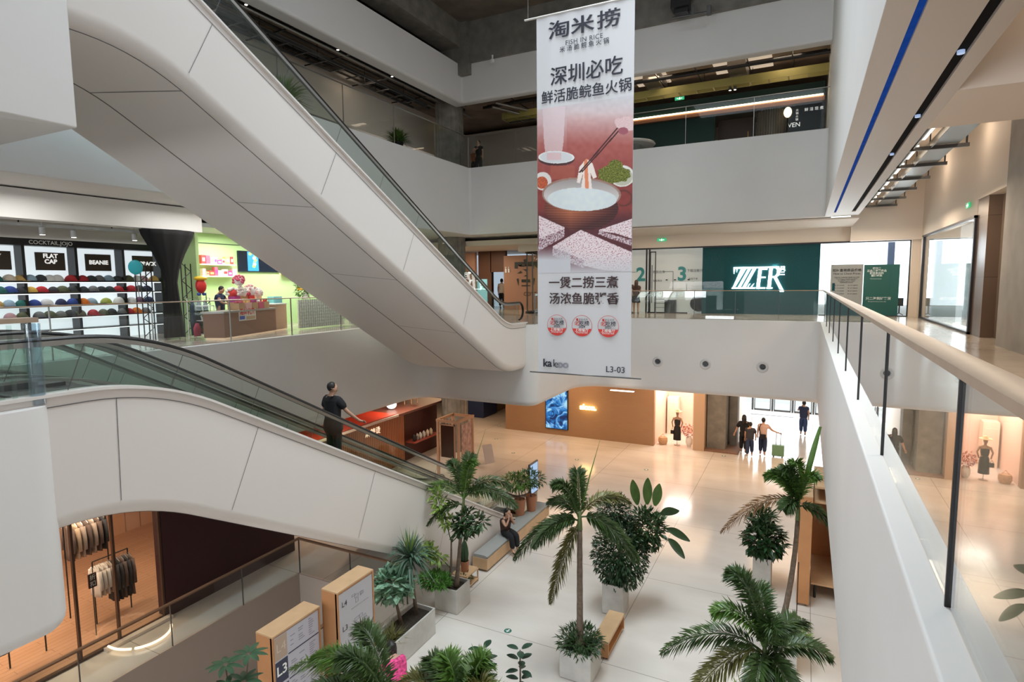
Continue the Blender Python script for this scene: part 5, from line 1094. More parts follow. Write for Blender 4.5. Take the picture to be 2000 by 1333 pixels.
def directory(x0, x1, y0, y1, top, name, label):
    t = thing(name, label, 'directory sign', ((x0+x1)/2, (y0+y1)/2, -7)); e = .035
    build('case', MB().box(x0, x1-.02, y0, y1, -6.95, top-.03), BIRCHE, t); build('top_board', MB().box(x0, x1, y0, y1, top-.03, top), BIRCH, t)
    build('edge_board', MB().box(x1-.06, x1, y0, y0+e, -6.95, top-.03), BIRCHE, t); build('edge_board', MB().box(x1-.06, x1, y1-e, y1, -6.95, top-.03), BIRCHE, t)
    for y in (y0+.1, y1-.1): build('caster', MB().lathe([(.03, -7), (.035, -6.97), (.03, -6.94)], 10, ((x0+x1)/2, y, 0)), BLACK, t)
    return t
PANEL = mat('panel_pale_blue', (.48, .48, .54), .4); NAVY = mat('panel_navy', (.03, .035, .075), .4)
t = directory(-8.9, -8.47, 7.0, 8.17, -4.9, 'directory_sign', 'lower birch directory board with navy L3 and L2 tabs'); xf = -8.488
build('panel', MB().box(-8.49, xf+.004, 7.04, 8.13, -6.9, -4.96), PANEL, t); X = xf+.008
build('tab_column', MB().box(xf, X-.002, 7.05, 7.34, -5.42, -4.98), mat('tab_sand', (.45, .34, .26), .5), t)
for k in range(3):
    z = -5.45-.5*k; tb = build('floor_tab', MB().box(xf, X-.001, 7.05, 7.34, z-.44, z), NAVY, t); letters('L%d' % (3-k), (X+.002, 7.195, z-.2), .26, WPR, tb, '+x', bold=.005)
letters('L4', (X+.002, 7.195, -5.2), .24, mat('faint_sand', (.6, .5, .4), .5), t, '+x')
for k in range(4): build('divider_line', MB().box(xf, X, 7.36, 8.12, -5.44-.5*k, -5.42-.5*k), NAVY, t)
rnd2 = random.Random(2); mb = MB()
for k in range(4):
    for r_ in range(8):
        for c_, y in enumerate((7.42, 7.62, 7.88)):
            if rnd2.random() < .75: z = -5.02-.5*k-.045*r_; mb.box(xf, X, y, y+rnd2.uniform(.06, .15), z-.012, z)
build('text_lines', mb, mat('panel_text', (.22, .22, .27), .5), t)['kind'] = 'stuff'
t = directory(-8.52, -8.1, 8.28, 9.37, -4.6, 'directory_sign', 'taller birch directory board with grey floor plans marked L4 L3 L2'); xf = -8.118
build('panel', MB().box(-8.12, xf+.004, 8.33, 9.33, -6.9, -4.68), mat('panel_pale_grey', (.46, .46, .49), .4), t); X = xf+.008; DT = mat('drawing_grey', (.24, .25, .28), .5)
for k in range(4):
    z = -4.85-.52*k; letters('L%d' % (4-k), (X+.002, 8.48, z-.08), .16, INK, t, '+x')
    mb = MB()
    mb.box(xf, X, 8.68, 9.2, z-.3, z-.292)
    for q in range(5):
        y = 8.7+rnd2.uniform(0, .35); zz_ = z-rnd2.uniform(0, .2); a = rnd2.uniform(.05, .16); h_ = rnd2.uniform(.04, .1)
        mb.box(xf, X, y, y+a, zz_-.006, zz_).box(xf, X, y, y+a, zz_-h_, zz_-h_+.006).box(xf, X, y, y+.006, zz_-h_, zz_).box(xf, X, y+a, y+a+.006, zz_-h_, zz_)
    build('plan_drawing', mb, DT, t)['kind'] = 'stuff'
sc = thing('information_screen', 'slim upright information screen with a pale blue display near the escalator foot', 'screen', (-8.6, 18.8, -7))
build('body', MB().box(-8.66, -8.6, 18.42, 19.14, -6.15, -4.98), STEELD, sc); build('display', MB().box(-8.6, -8.595, 18.46, 19.1, -6.1, -5.03), mat('blue_display', (.25, .4, .6), .3, emit=(.36, .58, .95), es=.7), sc); build('glass_leg', MB().box(-8.65, -8.61, 18.45, 19.1, -7, -6.15), CONCL, sc)
letters('welcome', (-8.59, 18.8, -5.3), .1, WPR, sc, '+x')
# right-hand wooden boards on casters under the walkway
t = thing('wheeled_board', 'tall orange wood board on casters under the right walkway', 'display board', (.22, 17.4, -7))
build('end_panel', MB().box(.06, .36, 16.38, 16.42, -6.93, -4.05), BIRCHE, t); build('side_panel', MB().box(.06, .1, 16.42, 18.6, -6.93, -4.05), BIRCHE, t); build('side_panel', MB().box(.32, .36, 16.42, 18.6, -6.93, -4.05), BIRCHE, t); build('top_board', MB().box(.06, .36, 16.38, 18.6, -4.05, -4.02), BIRCH, t)
for x in (.11, .31):
    for y in (16.5, 18.5): build('caster', MB().lathe([(.03, -7), (.035, -6.97), (.03, -6.93)], 10, (x, y, 0)), BIRCH, t)
t = thing('wheeled_shelf', 'open orange wood shelf unit behind the tall wheeled board', 'shelf', (.85, 17.5, -7))
build('back_panel', MB().box(1.2, 1.24, 16.9, 18.8, -6.93, -4.0), BIRCHE, t); build('end_panel', MB().box(.4, 1.24, 18.76, 18.8, -6.93, -3.9), BIRCHE, t)
for z in (-6.6, -4.35, -3.95): build('shelf', MB().box(.4, 1.24, 16.9, 18.8, z, z+.05), BIRCH, t)
for x in (.5, 1.15):
    for y in (17.0, 18.7): build('caster', MB().lathe([(.03, -7), (.035, -6.97), (.03, -6.6)], 10, (x, y, 0)), BLACK, t)
# ================================================================ hanging banner
bx0, bx1, by, bz0, bz1 = -5.38, -3.24, 12.0, -.52, 7.14
ban = thing('hanging_banner', 'long white hanging banner advertising a fish hot pot', 'banner', ((bx0+bx1)/2, by, bz0))
FAB = mat('banner_fabric', (.60, .60, .62), .65)
NX = 24
def wave(x, z): s_ = (x-bx0)/(bx1-bx0); return .012*sin(s_*9+z*.5)*min(1, (bz1-z)*.5)+.006*sin(s_*31)*max(0, (z-4)/3)
def sheet(x0, x1, z0, z1, nx, nz, off, mt, name, colf=None):
    mb = MB(); cols = []
    for j in range(nz+1):
        for i in range(nx+1):
            x = x0+(x1-x0)*i/nx; z = z0+(z1-z0)*j/nz; mb.v.append(Vector((x, by+wave(x, z)-off, z)))
            if colf: cols.append(colf(x, z))
    for j in range(nz):
        for i in range(nx): q = j*(nx+1)+i; mb.face((q, q+1, q+nx+2, q+nx+1))
    o = build(name, mb, mt, ban, smooth=1, fix=False)
    if colf:
        ca = o.data.color_attributes.new('print', 'FLOAT_COLOR', 'POINT'); flat = []
        for c in cols: flat += [*[(v/255)**2.2 for v in c], 1]
        ca.data.foreach_set('color', flat)
    return o
sheet(bx0, bx1, bz0, bz1, NX, 90, 0, FAB, 'cloth')
def in_poly(p, poly):
    x, y = p; r = False
    for i in range(len(poly)):
        x1, y1 = poly[i]; x2, y2 = poly[i-1]
        if (y1 > y) != (y2 > y) and x < (x2-x1)*(y-y1)/(y2-y1)+x1: r = not r
    return r
def mixc(a, b, t): t = max(0, min(1, t)); return tuple(a[i]*(1-t)+b[i]*t for i in range(3))
def ell_(x, y, cx, cy, rx, ry): return ((x-cx)/rx)**2+((y-cy)/ry)**2
def art(X, Z):
    s_ = (X-bx0)/(bx1-bx0); py = (546-4*s_)-(Z-1.5)*(90.2+7.2*s_); f = py/727
    px = (1047+8*f)+s_*(194-19*f); x = (px-1030)*3.704; y = (py-200)*3.704
    n = noise.noise(Vector((x*.03, y*.03, 0))); n2 = noise.noise(Vector((x*.12, y*.12, 3)))
    c = mixc((196, 194, 198), (205, 180, 182), (y+60)/140); c = mixc(c, (158, 84, 78), (y-40)/230); c = mixc(c, (128, 54, 50), (y-300)/250+.25*(x/800)-.2)
    if x < 300: c = mixc(c, (196, 178, 182), max(0, 1-(y/330))*.6)
    c = mixc(c, (84, 38, 44), (y-720)/90)
    c = tuple(v+n*7 for v in c)
    w_ = 84-.10*(y-60)*.5
    if 0 < y < 385 and abs(x-202) < w_*(1-.15*max(0, (y-250)/135)): c = mixc(c, (214, 196, 200), .75 if y < 350 else .6)
    e = ell_(x, y, 220, 378, 136, 46)
    if e < 1: c = (72, 42, 44)
    e = ell_(x, y, 220, 362, 136, 44)
    if e < 1: c = (222, 224, 224) if e > .82 else (200, 202, 204)
    if 330 < y < 382 and abs(x-205) < 55: c = mixc(c, (212, 170, 172), .7)
    if y > 420 and y < 520 and 180 < x < 360: c = mixc(c, (168, 92, 72), .5)
    if ell_(x, y, 120, 535, 66, 66) < 1: c = (214, 208, 204)
    if ell_(x, y, 112, 545, 46, 44) < 1: c = (180+n2*50, 84+n2*40, 54)
    if ell_(x, y, 690, 490, 84, 78) < 1: c = (216, 214, 206)
    if ell_(x, y, 690, 495, 72, 64) < 1: c = (180, 178, 160)
    if ell_(x, y, 632, 478, 115, 62) < 1+.35*n or ell_(x, y, 645, 425, 52, 52) < 1: c = (98+n2*70, 104+n2*66, 36+n2*30)
    hd = ell_(x, y, 700, 650, 62, 62)
    if x > 670 and .62 < hd < 1 and y > 585: c = (96, 50, 42)
    if (ell_(x, y, 398, 720, 266, 170) < 1 and y > 620) :
        t = abs(x-330)/270; c = mixc((168, 98, 68), (70, 32, 32), t*.9+max(0, (y-760))/160); c = tuple(v+10*sin(y*.35) for v in c)
    e = ell_(x, y, 398, 626, 284, 122)
    if e < 1: c = (150, 120, 108)
    e = ell_(x, y, 398, 630, 270, 112)
    if e < 1: c = mixc((150, 142, 140), (196, 190, 188), (y-520)/120)
    e = ell_(x, y, 405, 662, 248, 84)
    if e < 1: c = (206+n*8, 214+n*6, 216)
    if in_poly((x, y), [(440, 366), (485, 400), (515, 500), (490, 510), (470, 470), (482, 585), (405, 580), (420, 470), (396, 545), (374, 540), (392, 430)]): c = (228, 214, 206) if abs(x-440-(y-450)*.05) > 13 else (214, 128, 92)
    for o_ in (0, 16):
        ax, ay, bx_, by_ = 398+o_, 462-o_*.2, 676+o_, 128+o_*.8; t = ((x-ax)*(bx_-ax)+(y-ay)*(by_-ay))/((bx_-ax)**2+(by_-ay)**2)
        if -.02 < t < 1 and hypot(x-ax-t*(bx_-ax), y-ay-t*(by_-ay)) < 5: c = (66, 30, 34)
    if ell_(x, y, 722, 118, 78, 50) < 1+.3*n or ell_(x, y, 668, 104, 28, 26) < 1: c = (212+n2*20, 182+n2*16, 182)
    if ell_(x, y, 700, 168, 34, 26) < 1: c = (150, 84, 96)
    def traycol(inside_y):
        return (222+n2*24, 206+n2*34, 210+n2*30) if n2 > -.25 else (176, 120, 130)
    TR = [((90, 785), (285, 868), (285, 905), (150, 940), (90, 955)), ((405, 885), (755, 1045), (755, 1190), (560, 1180), (430, 1150), (200, 1050), (195, 1010)), ((525, 885), (755, 800), (755, 945), (640, 905), (560, 895))]
    SD = [((90, 955), (285, 880), (288, 935), (90, 1045)), ((195, 1010), (430, 1110), (425, 1165), (195, 1075)), ((530, 888), (755, 955), (755, 1000), (525, 915))]
    for p in TR:
        if in_poly((x, y), p): c = traycol(0)
    for p in SD:
        if in_poly((x, y), p): c = (206, 192, 198) if noise.noise(Vector((x*.16, y*.07, 9))) > 0 else (128, 84, 94)
    c = mixc(c, (196, 198, 204), (y-1040)/170 if x > 330 else (y-1000)/110)
    return tuple(max(0, min(235, v)) for v in c)
ART = bpy.data.materials.new('banner_print'); ART.use_nodes = True; b_ = ART.node_tree.nodes['Principled BSDF']; b_.inputs['Roughness'].default_value = .6
va = ART.node_tree.nodes.new('ShaderNodeVertexColor'); va.layer_name = 'print'; ART.node_tree.links.new(va.outputs['Color'], b_.inputs['Base Color'])
sheet(bx0+.004, bx1-.004, 1.72, 5.25, 200, 340, .004, ART, 'printed_picture', art)
BK = mat('banner_ink', (.02, .02, .035), .6); BK2 = mat('banner_ink_brown', (.045, .02, .022), .6); RD = mat('banner_red', (.62, .04, .03), .6)
Y_ = by-.022
def bt(s, x, z, size, m=None, bold=0, sx=1, sy=1, parent=ban, spacing=1, rz=0): return letters(s, (x, Y_, z), size, m or BK, parent, '-y', bold, sx, sy, spacing=spacing, rz=rz)
bt('淘', -4.85, 6.79, .54, bold=.008, sx=.95, sy=.70); bt('米', -4.33, 6.79, .52, bold=.010, sy=.70); bt('捞', -3.77, 6.79, .54, bold=.008, sx=.95, sy=.70)
bt('FISH IN RICE', -4.30, 6.51, .135, bold=.0, spacing=1.1); bt('米 汤 脆 鲩 魚 火 锅', -4.30, 6.39, .125, bold=.001)
bt('深圳必吃', -4.26, 5.85, .40, bold=.005); bt('鲜活脆鲩鱼火锅', -4.27, 5.45, .285, bold=.003)
bt('一煲二捞三煮', -4.31, 1.485, .265, BK2, .005); bt('汤浓鱼脆粥香', -4.30, 1.138, .265, BK2, .005)
for x, yr in ((-4.91, '2025'), (-4.325, '2024'), (-3.735, '2021')):
    z = .565
    md = build('award_medal', MB().rings([[(x+r_*cos(a), Y_+.002, z+r_*sin(a)) for a in [2*pi*k/40 for k in range(40)]] for r_ in (.232, .224)], cap=False), RD, ban, fix=False)
    mb = MB(); an = [pi+.28+(pi-.56)*k/20 for k in range(21)]; mb.v = [Vector((x+.226*cos(a), Y_+.001, z+.226*sin(a))) for a in an]; mb.face(range(21)); build('red_band', mb, RD, md, fix=False)
    letters('必', (x-.1, Y_, z+.06), .14, RD, md, bold=.001); letters('吃榜', (x+.055, Y_, z+.05), .115, BK, md, bold=.001); letters('大众点评', (x+.03, Y_, z+.135), .052, BK, md); letters(yr, (x, Y_, z-.02), .075, BK, md, bold=.001)
    letters('上榜餐厅', (x, Y_-.002, z-.10), .08, WPR, md, bold=.0005); letters('深圳必吃餐厅推荐', (x, Y_-.002, z-.155), .034, WPR, md)
    build('seal', MB().quad(*[(x+a, Y_, z+b) for a, b in ((-.13, .115), (-.085, .115), (-.085, .16), (-.13, .16))]), RD, md, fix=False)
bt('ka', -5.14, -.30, .24, bold=.007); bt('l', -4.985, -.295, .24); bt('e', -4.925, -.31, .24); bt('DO', -4.76, -.335, .15, mat('banner_grey', (.25, .26, .3), .6), bold=.01)
bt('L3-03', -3.57, -.36, .185, bold=.001)
build('top_pole', MB().tube([(bx0-.28, by, bz1+.02), (bx1+.2, by, bz1+.0)], .022, 8), mat('pole_white', (.6, .58, .55), .4), ban)
build('bottom_pole', MB().tube([(bx0-.2, by, bz0), (bx1+.22, by, bz0)], .014, 8), STEELD, ban)
for x in (bx0-.2, bx1+.1): build('suspension_wire', MB().tube([(x, by, bz1), (x, by, 13.4)], .004, 4), STEEL, ban)
# ================================================================ plants
V = Vector
def leafm(name, c, r=.45, tr=.12):
    m = mat(name, c, r, noise_s=5, noise_a=.25); return m
PG = leafm('palm_green', (.04, .078, .018)); PG2 = leafm('palm_fresh_green', (.08, .165, .025)); PB = leafm('palm_dry_brown', (.22, .12, .055)); PO = leafm('palm_olive', (.13, .13, .035))
DG = leafm('shrub_dark_green', (.018, .055, .018), .35); MG = leafm('shrub_mid_green', (.035, .08, .025), .4); BG = leafm('blue_green_leaf', (.065, .13, .085), .45); YG = leafm('yellow_green_leaf', (.22, .34, .06), .5)
TRK = mat('palm_trunk', (.15, .11, .08), .8, noise_s=14, noise_a=.25); CRS = mat('palm_crownshaft', (.10, .14, .045), .5)
def bez(p0, p1, p2, n): return [p0*(1-t)**2+p1*2*t*(1-t)+p2*t*t for t in [i/n for i in range(n+1)]]
def frond_mb(p0, p1, p2, leafl, n=46, w=.035, bushy=2, rnd=None, start=.12, droop=.35):
    rnd = rnd or random.Random(1); p0, p1, p2 = V(p0), V(p1), V(p2); N = 60; P = bez(p0, p1, p2, N); mb = MB()
    mb.tube(P[::4], [.022*(1-.85*i/(len(P[::4])-1)) for i in range(len(P[::4]))], 5, cap=False)
    for i in range(n):
        t = start+(1-start)*i/(n-1); k = min(N-1, int(t*N)); T = (P[k+1]-P[k]).normalized(); p = P[k]+(P[k+1]-P[k])*(t*N-k if t < 1 else 1)
        S = T.cross(V((0, 0, 1)))
        if S.length < .15: S = T.cross(V((1, 0, .2)))
        S.normalize(); U = S.cross(T).normalized()
        L = leafl*(sin(pi*min(1, (t-start)/(1-start)*.86+.14))**.55)*(1 if t < .97 else .8)
        for s in (-1, 1):
            for q in range(bushy):
                a = {1: [.25], 2: [.55, -.15], 3: [.9, .25, -.45]}[bushy][q]+rnd.gauss(0, .12)
                d = (S*s*cos(a)+U*sin(a)+T*(.55+rnd.gauss(0, .08)+.5*t)).normalized(); l = L*rnd.uniform(.85, 1.1)
                wv = d.cross(U*cos(a)-S*s*sin(a)).normalized()*w*.5; m1 = p+d*l*.5; e = p+d*l+V((0, 0, -droop*l*rnd.uniform(.5, 1.2))); m1.z -= droop*l*.18
                b = len(mb.v); mb.v += [p, m1+wv, m1-wv, e]; mb.face((b, b+1, b+3, b+2))
    return mb
def planter(name, label, x0, x1, y0, y1, z1, grp=None):
    t = thing(name, label, 'planter', ((x0+x1)/2, (y0+y1)/2, -7), grp); r = .03
    P_ = fillet([(x0, y0, r), (x1, y0, r), (x1, y1, r), (x0, y1, r)], 4); mb = MB(); mb.prism([(p.x, p.y) for p in P_], -6.99, z1-.06, caps=False)
    I_ = fillet([(x0+.04, y0+.04, r), (x1-.04, y0+.04, r), (x1-.04, y1-.04, r), (x0+.04, y1-.04, r)], 4)
    rr_ = lambda Q, z: [(p.x, p.y, z) for p in Q]
    build('box', MB().rings([rr_(P_, -6.99), rr_(P_, z1), rr_(I_, z1), rr_(I_, z1-.12)], cap=False), PLAN, t, smooth=40)
    build('soil', MB().prism([(p.x, p.y) for p in I_], z1-.14, z1-.1), SOIL, t)
    return t
def sc_(p, k): return V((p[0]*k, p[1]*k, 1.5+(p[2]-1.5)*k))
def palm(name, label, base, crown, fronds, r0=.07, r1=.05, spear=None, bend=0, leafl=.42, grp='tall potted palms', n=46, bushy=2):
    t = thing(name, label, 'palm', base, grp); b, c = V(base), V(crown); mid = (b+c)/2+V((bend, 0, 0)); P = bez(b, mid, c, 14); rs = []
    for i in range(15): q = i/14; rs.append(r0*(1.5-.5*min(1, q*5)) if q < .2 else r0+(r1-r0)*q+(.004 if i % 2 else 0))
    build('trunk', MB().tube(P, rs, 10), TRK, t, smooth=1)
    tip = c+(c-mid).normalized()*.42; build('crownshaft', MB().tube([c, c+(tip-c)*.4, tip], [r1*1.15, r1*1.0, r1*.5], 8), CRS, t, smooth=1)
    for i, (p2, m, bu) in enumerate(fronds):
        p2 = V(p2); s0 = c+(tip-c)*rnd.uniform(.3, .95); h = (p2-s0); up = max(.25, .45*hypot(h.x, h.y))+max(0, h.z)*.5; p1 = s0+h*.42+V((0, 0, up))
        build('frond', frond_mb(s0, p1, p2, leafl*(.9 if h.length < 1.2 else 1), n, .032, bu, rnd), m, t, fix=False)
    if spear: s_ = V(spear); build('spear_leaf', MB().tube([tip-V((0, 0, .1)), tip+(s_-tip)*.5, s_], [.018, .014, .002], 5), PG2, t, smooth=1)
    return t
rnd = random.Random(21)
planter('planter_box', 'pale square planter with the tall palm in the middle of the hall', -4.48, -3.76, 11.03, 11.75, -6.36)
palm('potted_palm', 'tallest straight trunked palm in the middle of the hall', (-4.13, 11.38, -6.46), (-4.13, 11.35, -3.75),
     [((-4.62, 11.0, -2.75), PG, 3), ((-5.55, 11.0, -4.6), PG, 3), ((-4.72, 11.1, -5.45), PO, 3), ((-2.9, 11.6, -4.35), PG, 3), ((-4.35, 11.75, -2.6), PG, 3), ((-5.1, 11.9, -3.55), PG, 3), ((-3.2, 12.0, -3.25), PO, 2), ((-4.9, 10.6, -4.0), PG, 3)], .075, .055, (-3.72, 11.45, -1.75), leafl=.34, n=54)
gr = thing('planter_grass', 'dense low green plants around the trunk of the tall palm', 'plant', (-4.12, 11.39, -6.46)); build('leaves', leafcloud((-4.12, 11.39, -6.28), (.46, .46, .22), 900, .17, .03, rnd), MG, gr, fix=False)
planter('planter_box', 'square pale planter nearest the long bench with a palm and climber', -8.42, -7.72, 12.07, 12.75, -6.36)
palm('potted_palm', 'slim palm with an arching crown in the planter near the bench', (-7.95, 12.42, -6.46), (-7.70, 12.4, -4.35),
     [((-9.0, 12.3, -4.0), PG2, 2), ((-8.55, 12.0, -4.75), PG, 2), ((-8.15, 12.5, -3.15), PG, 3), ((-7.25, 12.3, -3.0), PG2, 3), ((-6.15, 12.5, -4.05), PG, 3), ((-6.5, 12.9, -3.7), PG, 2), ((-7.7, 12.9, -3.0), PG, 3)], .055, .04, (-7.1, 12.6, -2.15), leafl=.33)
fp = thing('fishtail_palm', 'bright green fan leaved plant climbing beside the slim palm', 'plant', (-8.1, 12.3, -6.46))
for q in ((-8.0, 12.3, -5.1),): build('stem', MB().tube([(-8.1, 12.3, -6.46), (-8.02, 12.3, -5.8), q], [.035, .03, .02], 7), TRK, fp, smooth=1)
for a, b2 in (((-8.0, 12.3, -5.2), (-8.35, 12.2, -4.0)), ((-8.0, 12.3, -5.2), (-7.6, 12.4, -4.5)), ((-8.0, 12.3, -5.2), (-7.1, 12.3, -4.55)), ((-8.05, 12.3, -5.9), (-8.75, 12.0, -5.4))):
    a, b2 = V(a), V(b2); st_ = build('branch', MB().tube([a, (a+b2)/2+V((0, 0, .15)), b2], [.015, .012, .005], 5), MG, fp)
    for k in range(5): c_ = a+(b2-a)*(.4+.15*k)+V((0, 0, .1)); build('leaf_cluster', leafcloud(c_, (.16, .16, .14), 42, .2, .075, rnd, .3), YG if b2.x < -8.2 else MG, fp, fix=False)
gr = thing('fern', 'bright green feathery fern at the foot of the planter palm', 'plant', (-8.3, 12.0, -6.46)); build('leaves', leafcloud((-8.3, 11.95, -6.12), (.42, .35, .16), 900, .14, .035, rnd), mat('fern_green', (.06, .19, .02), .5), gr, fix=False)
planter('planter_box', 'long rectangular pale planter beside the taller directory board', -8.46, -7.78, 9.35, 11.2, -6.36)
yu = thing('yucca', 'spiky blue green yucca in the long planter', 'plant', (-8.14, 10.9, -6.46))
build('trunk', MB().tube([(-8.14, 10.9, -6.46), (-8.2, 10.9, -5.8), (-8.28, 10.9, -5.1)], [.05, .04, .035], 8), TRK, yu, smooth=1)
mb = MB(); cc = V((-8.28, 10.9, -5.05))
for k in range(110):
    a = rnd.uniform(0, 2*pi); e = rnd.uniform(-.7, 1.3); d = V((cos(a)*cos(e), sin(a)*cos(e), sin(e))); L = rnd.uniform(.55, .85); s_ = d.cross(V((0, 0, 1))).normalized()*.02; m1 = cc+d*L*.55; e_ = cc+d*L+V((0, 0, -.35*L*cos(e))); b = len(mb.v); mb.v += [cc+s_, cc-s_, m1-s_*1.3, m1+s_*1.3, e_]; mb.face((b, b+1, b+2, b+3)); mb.face((b+3, b+2, b+4))
build('leaves', mb, BG, yu, fix=False)
mb = MB()
for k in range(16): a = rnd.uniform(0, 2*pi); d = V((cos(a)*.28, sin(a)*.28, 1)).normalized(); s_ = d.cross(V((0, 1, .1))).normalized()*.018; L = rnd.uniform(.6, .95); b = len(mb.v); mb.v += [cc+s_, cc-s_, cc+d*L]; mb.face((b, b+1, b+2))
build('young_leaves', mb, YG, yu, fix=False)
sb = thing('variegated_shrub', 'pale mint green broad leaved shrub in the long planter', 'plant', (-8.3, 10.4, -6.46))
build('stem', MB().tube([(-8.2, 10.4, -6.46), (-8.35, 10.4, -5.9)], [.05, .03], 7), TRK, sb, smooth=1)
build('leaves', leafcloud((-8.45, 10.45, -5.55), (.36, .42, .32), 260, .24, .17, rnd, .3), mat('mint_leaf', (.20, .36, .24), .5, noise_s=20, noise_a=.35), sb, fix=False)
gr = thing('spiky_grass', 'dark spiky grass tuft at the near end of the long planter', 'plant', (-8.05, 9.8, -6.46)); mb = MB()
for k in range(150):
    a = rnd.uniform(0, 2*pi); e = rnd.uniform(.2, 1.4); d = V((cos(a)*cos(e), sin(a)*cos(e), sin(e))); c0 = V((-8.1+rnd.uniform(-.12, .12), 9.8+rnd.uniform(-.2, .2), -6.46)); L = rnd.uniform(.35, .65); s_ = d.cross(V((0, 0, 1))).normalized()*.014; b = len(mb.v); mb.v += [c0+s_, c0-s_, c0+d*L+V((0, 0, -.1))]; mb.face((b, b+1, b+2))
build('leaves', mb, PO, gr, fix=False)
# leafy shrub and broad leaved plant behind
planter('planter_box', 'pale planter almost hidden under the big dark shrub', -4.42, -3.86, 13.8, 14.4, -6.2)
sb = thing('potted_shrub', 'big dense dark green shrub in the middle of the hall', 'shrub', (-4.1, 14.1, -6.3)); build('stem', MB().tube([(-4.1, 14.1, -6.32), (-4.05, 14.15, -5.3)], [.06, .04], 7), TRK, sb, smooth=1)
mb = leafcloud((-4.05, 14.15, -5.45), (.72, .62, .95), 3200, .14, .05, rnd, .4); m2 = leafcloud((-4.25, 14.3, -4.4), (.42, .42, .38), 900, .14, .05, rnd, .2); b = len(mb.v); mb.v += m2.v; mb.f += [tuple(i+b for i in f) for f in m2.f]; mb.m += m2.m
build('leaves', mb, DG, sb, fix=False)
sb = thing('potted_shrub', 'broad leaved plant with upright paddle leaves behind the dark shrub', 'shrub', (-3.98, 14.3, -6.3)); build('stem', MB().tube([(-3.98, 14.3, -6.32), (-3.6, 14.45, -5.2)], [.05, .03], 7), TRK, sb, smooth=1)
build('leaves', leafcloud((-3.45, 14.5, -4.85), (.45, .45, .5), 700, .2, .08, rnd, .3), MG, sb, fix=False)
for (x, z, a, L) in ((-3.75, -4.35, -.15, .7), (-3.5, -4.3, .05, .75), (-3.3, -4.3, .2, .65), (-3.15, -4.5, .9, .6), (-3.0, -4.85, 1.6, .6), (-2.95, -5.1, 2.1, .5)):
    c0 = V((x+.05, 14.5, z+.1)); d = V((sin(a), -.15, cos(a))); s_ = V((cos(a), .1, -sin(a))); Q = []
    for k in range(13): t_ = k/12; w_ = .12*sin(pi*min(1, t_*.95+.03))**.7; Q.append((c0+d*L*t_+V((0, 0, -.15*t_*t_ if a > .5 else 0)), w_))
    mb = MB().rings([[p-s_*w_, p+V((0, .02, 0)), p+s_*w_] for p, w_ in Q], closed=False, cap=False); build('paddle_leaf', mb, PG2 if a < .5 else MG, sb, smooth=1, fix=False)
planter('planter_box', 'tall slim pale planter with the round leafy shrub on the right', -1.05, -.57, 16.84, 17.34, -6.12)
sb = thing('potted_shrub', 'round dark rosette leaved shrub in the slim planter on the right', 'shrub', (-.82, 17.1, -6.22)); build('stem', MB().tube([(-.82, 17.1, -6.22), (-.82, 17.1, -5.7)], [.05, .04], 7), TRK, sb, smooth=1)
build('leaves', leafcloud((-.82, 17.1, -5.65), (.5, .5, .5), 520, .28, .12, rnd, .3), DG, sb, fix=False); build('upper_leaves', leafcloud((-.85, 17.1, -5.1), (.3, .3, .3), 300, .3, .05, rnd, 0), MG, sb, fix=False)
# right palms
planter('planter_box', 'wide planter at the foot of the leaning palm on the right', -.75, .12, 13.3, 14.2, -6.3)
K = .914
palm('potted_palm', 'leaning palm with one long dry brown frond on the right', (-.26, 13.72, -6.4), sc_((0.02, 15.2, -4.25), K),
     [(sc_((-1.72, 15.0, -4.85), K), PB, 2), (sc_((-.55, 15.4, -3.2), K), PG, 3), (sc_((-.1, 15.0, -2.8), K), PG2, 3), (sc_((.75, 15.2, -4.25), K), PG, 2), (sc_((-.3, 15.8, -3.5), K), PG2, 3), (sc_((.4, 15.0, -3.1), K), PG2, 3), (sc_((-.75, 15.3, -3.3), K), PG2, 3), (sc_((-.35, 15.0, -3.0), K), PG, 3), (sc_((-.3, 14.8, -3.9), K), PG, 3)], .065, .045, None, .12, leafl=.34)
sp = thing('spear_leaf_plant', 'long upright serrated leaf rising above the leaning palm', 'leaf', sc_((.05, 15.2, -3.6), K))
Q = bez(sc_((.08, 15.2, -3.75), K), sc_((.2, 15.2, -2.9), K), sc_((.42, 15.4, -1.95), K), 12); build('blade', MB().rings([[p+V((-(.06*sin(pi*(.15+.85*(1-i/12)))), 0, 0)), p+V((0, -.02, 0)), p+V((.06*sin(pi*(.15+.85*(1-i/12))), 0, 0))] for i, p in enumerate(Q)], closed=False, cap=False), PG2, sp, smooth=1, fix=False)
gr = thing('planter_grass', 'yellow green undergrowth in the wide planter on the right', 'plant', (-.3, 13.6, -6.4)); build('leaves', leafcloud((-.05, 13.6, -6.2), (.4, .35, .22), 420, .2, .03, rnd), YG, gr, fix=False)
planter('planter_box', 'pale planter at the bottom right below the bushy palm', -.8, .1, 8.7, 9.6, -6.3)
palm('potted_palm', 'bushy palm at the bottom right corner under the walkway', (-.35, 9.2, -6.4), (-.36, 9.2, -4.45),
     [((-1.9, 9.0, -4.5), PG, 2), ((-.95, 9.3, -3.05), PG, 3), ((-1.12, 9.0, -3.6), PG2, 2), ((.55, 9.3, -4.05), PG, 2), ((.05, 8.7, -4.4), PG, 3), ((-.45, 8.4, -4.5), PG, 3), ((-.55, 9.8, -3.4), PG, 3), ((-1.4, 8.7, -4.9), PO, 2), ((.2, 9.9, -3.9), PG, 2), ((-.2, 8.9, -3.6), PG, 3)], .07, .055, None, leafl=.36, n=52)
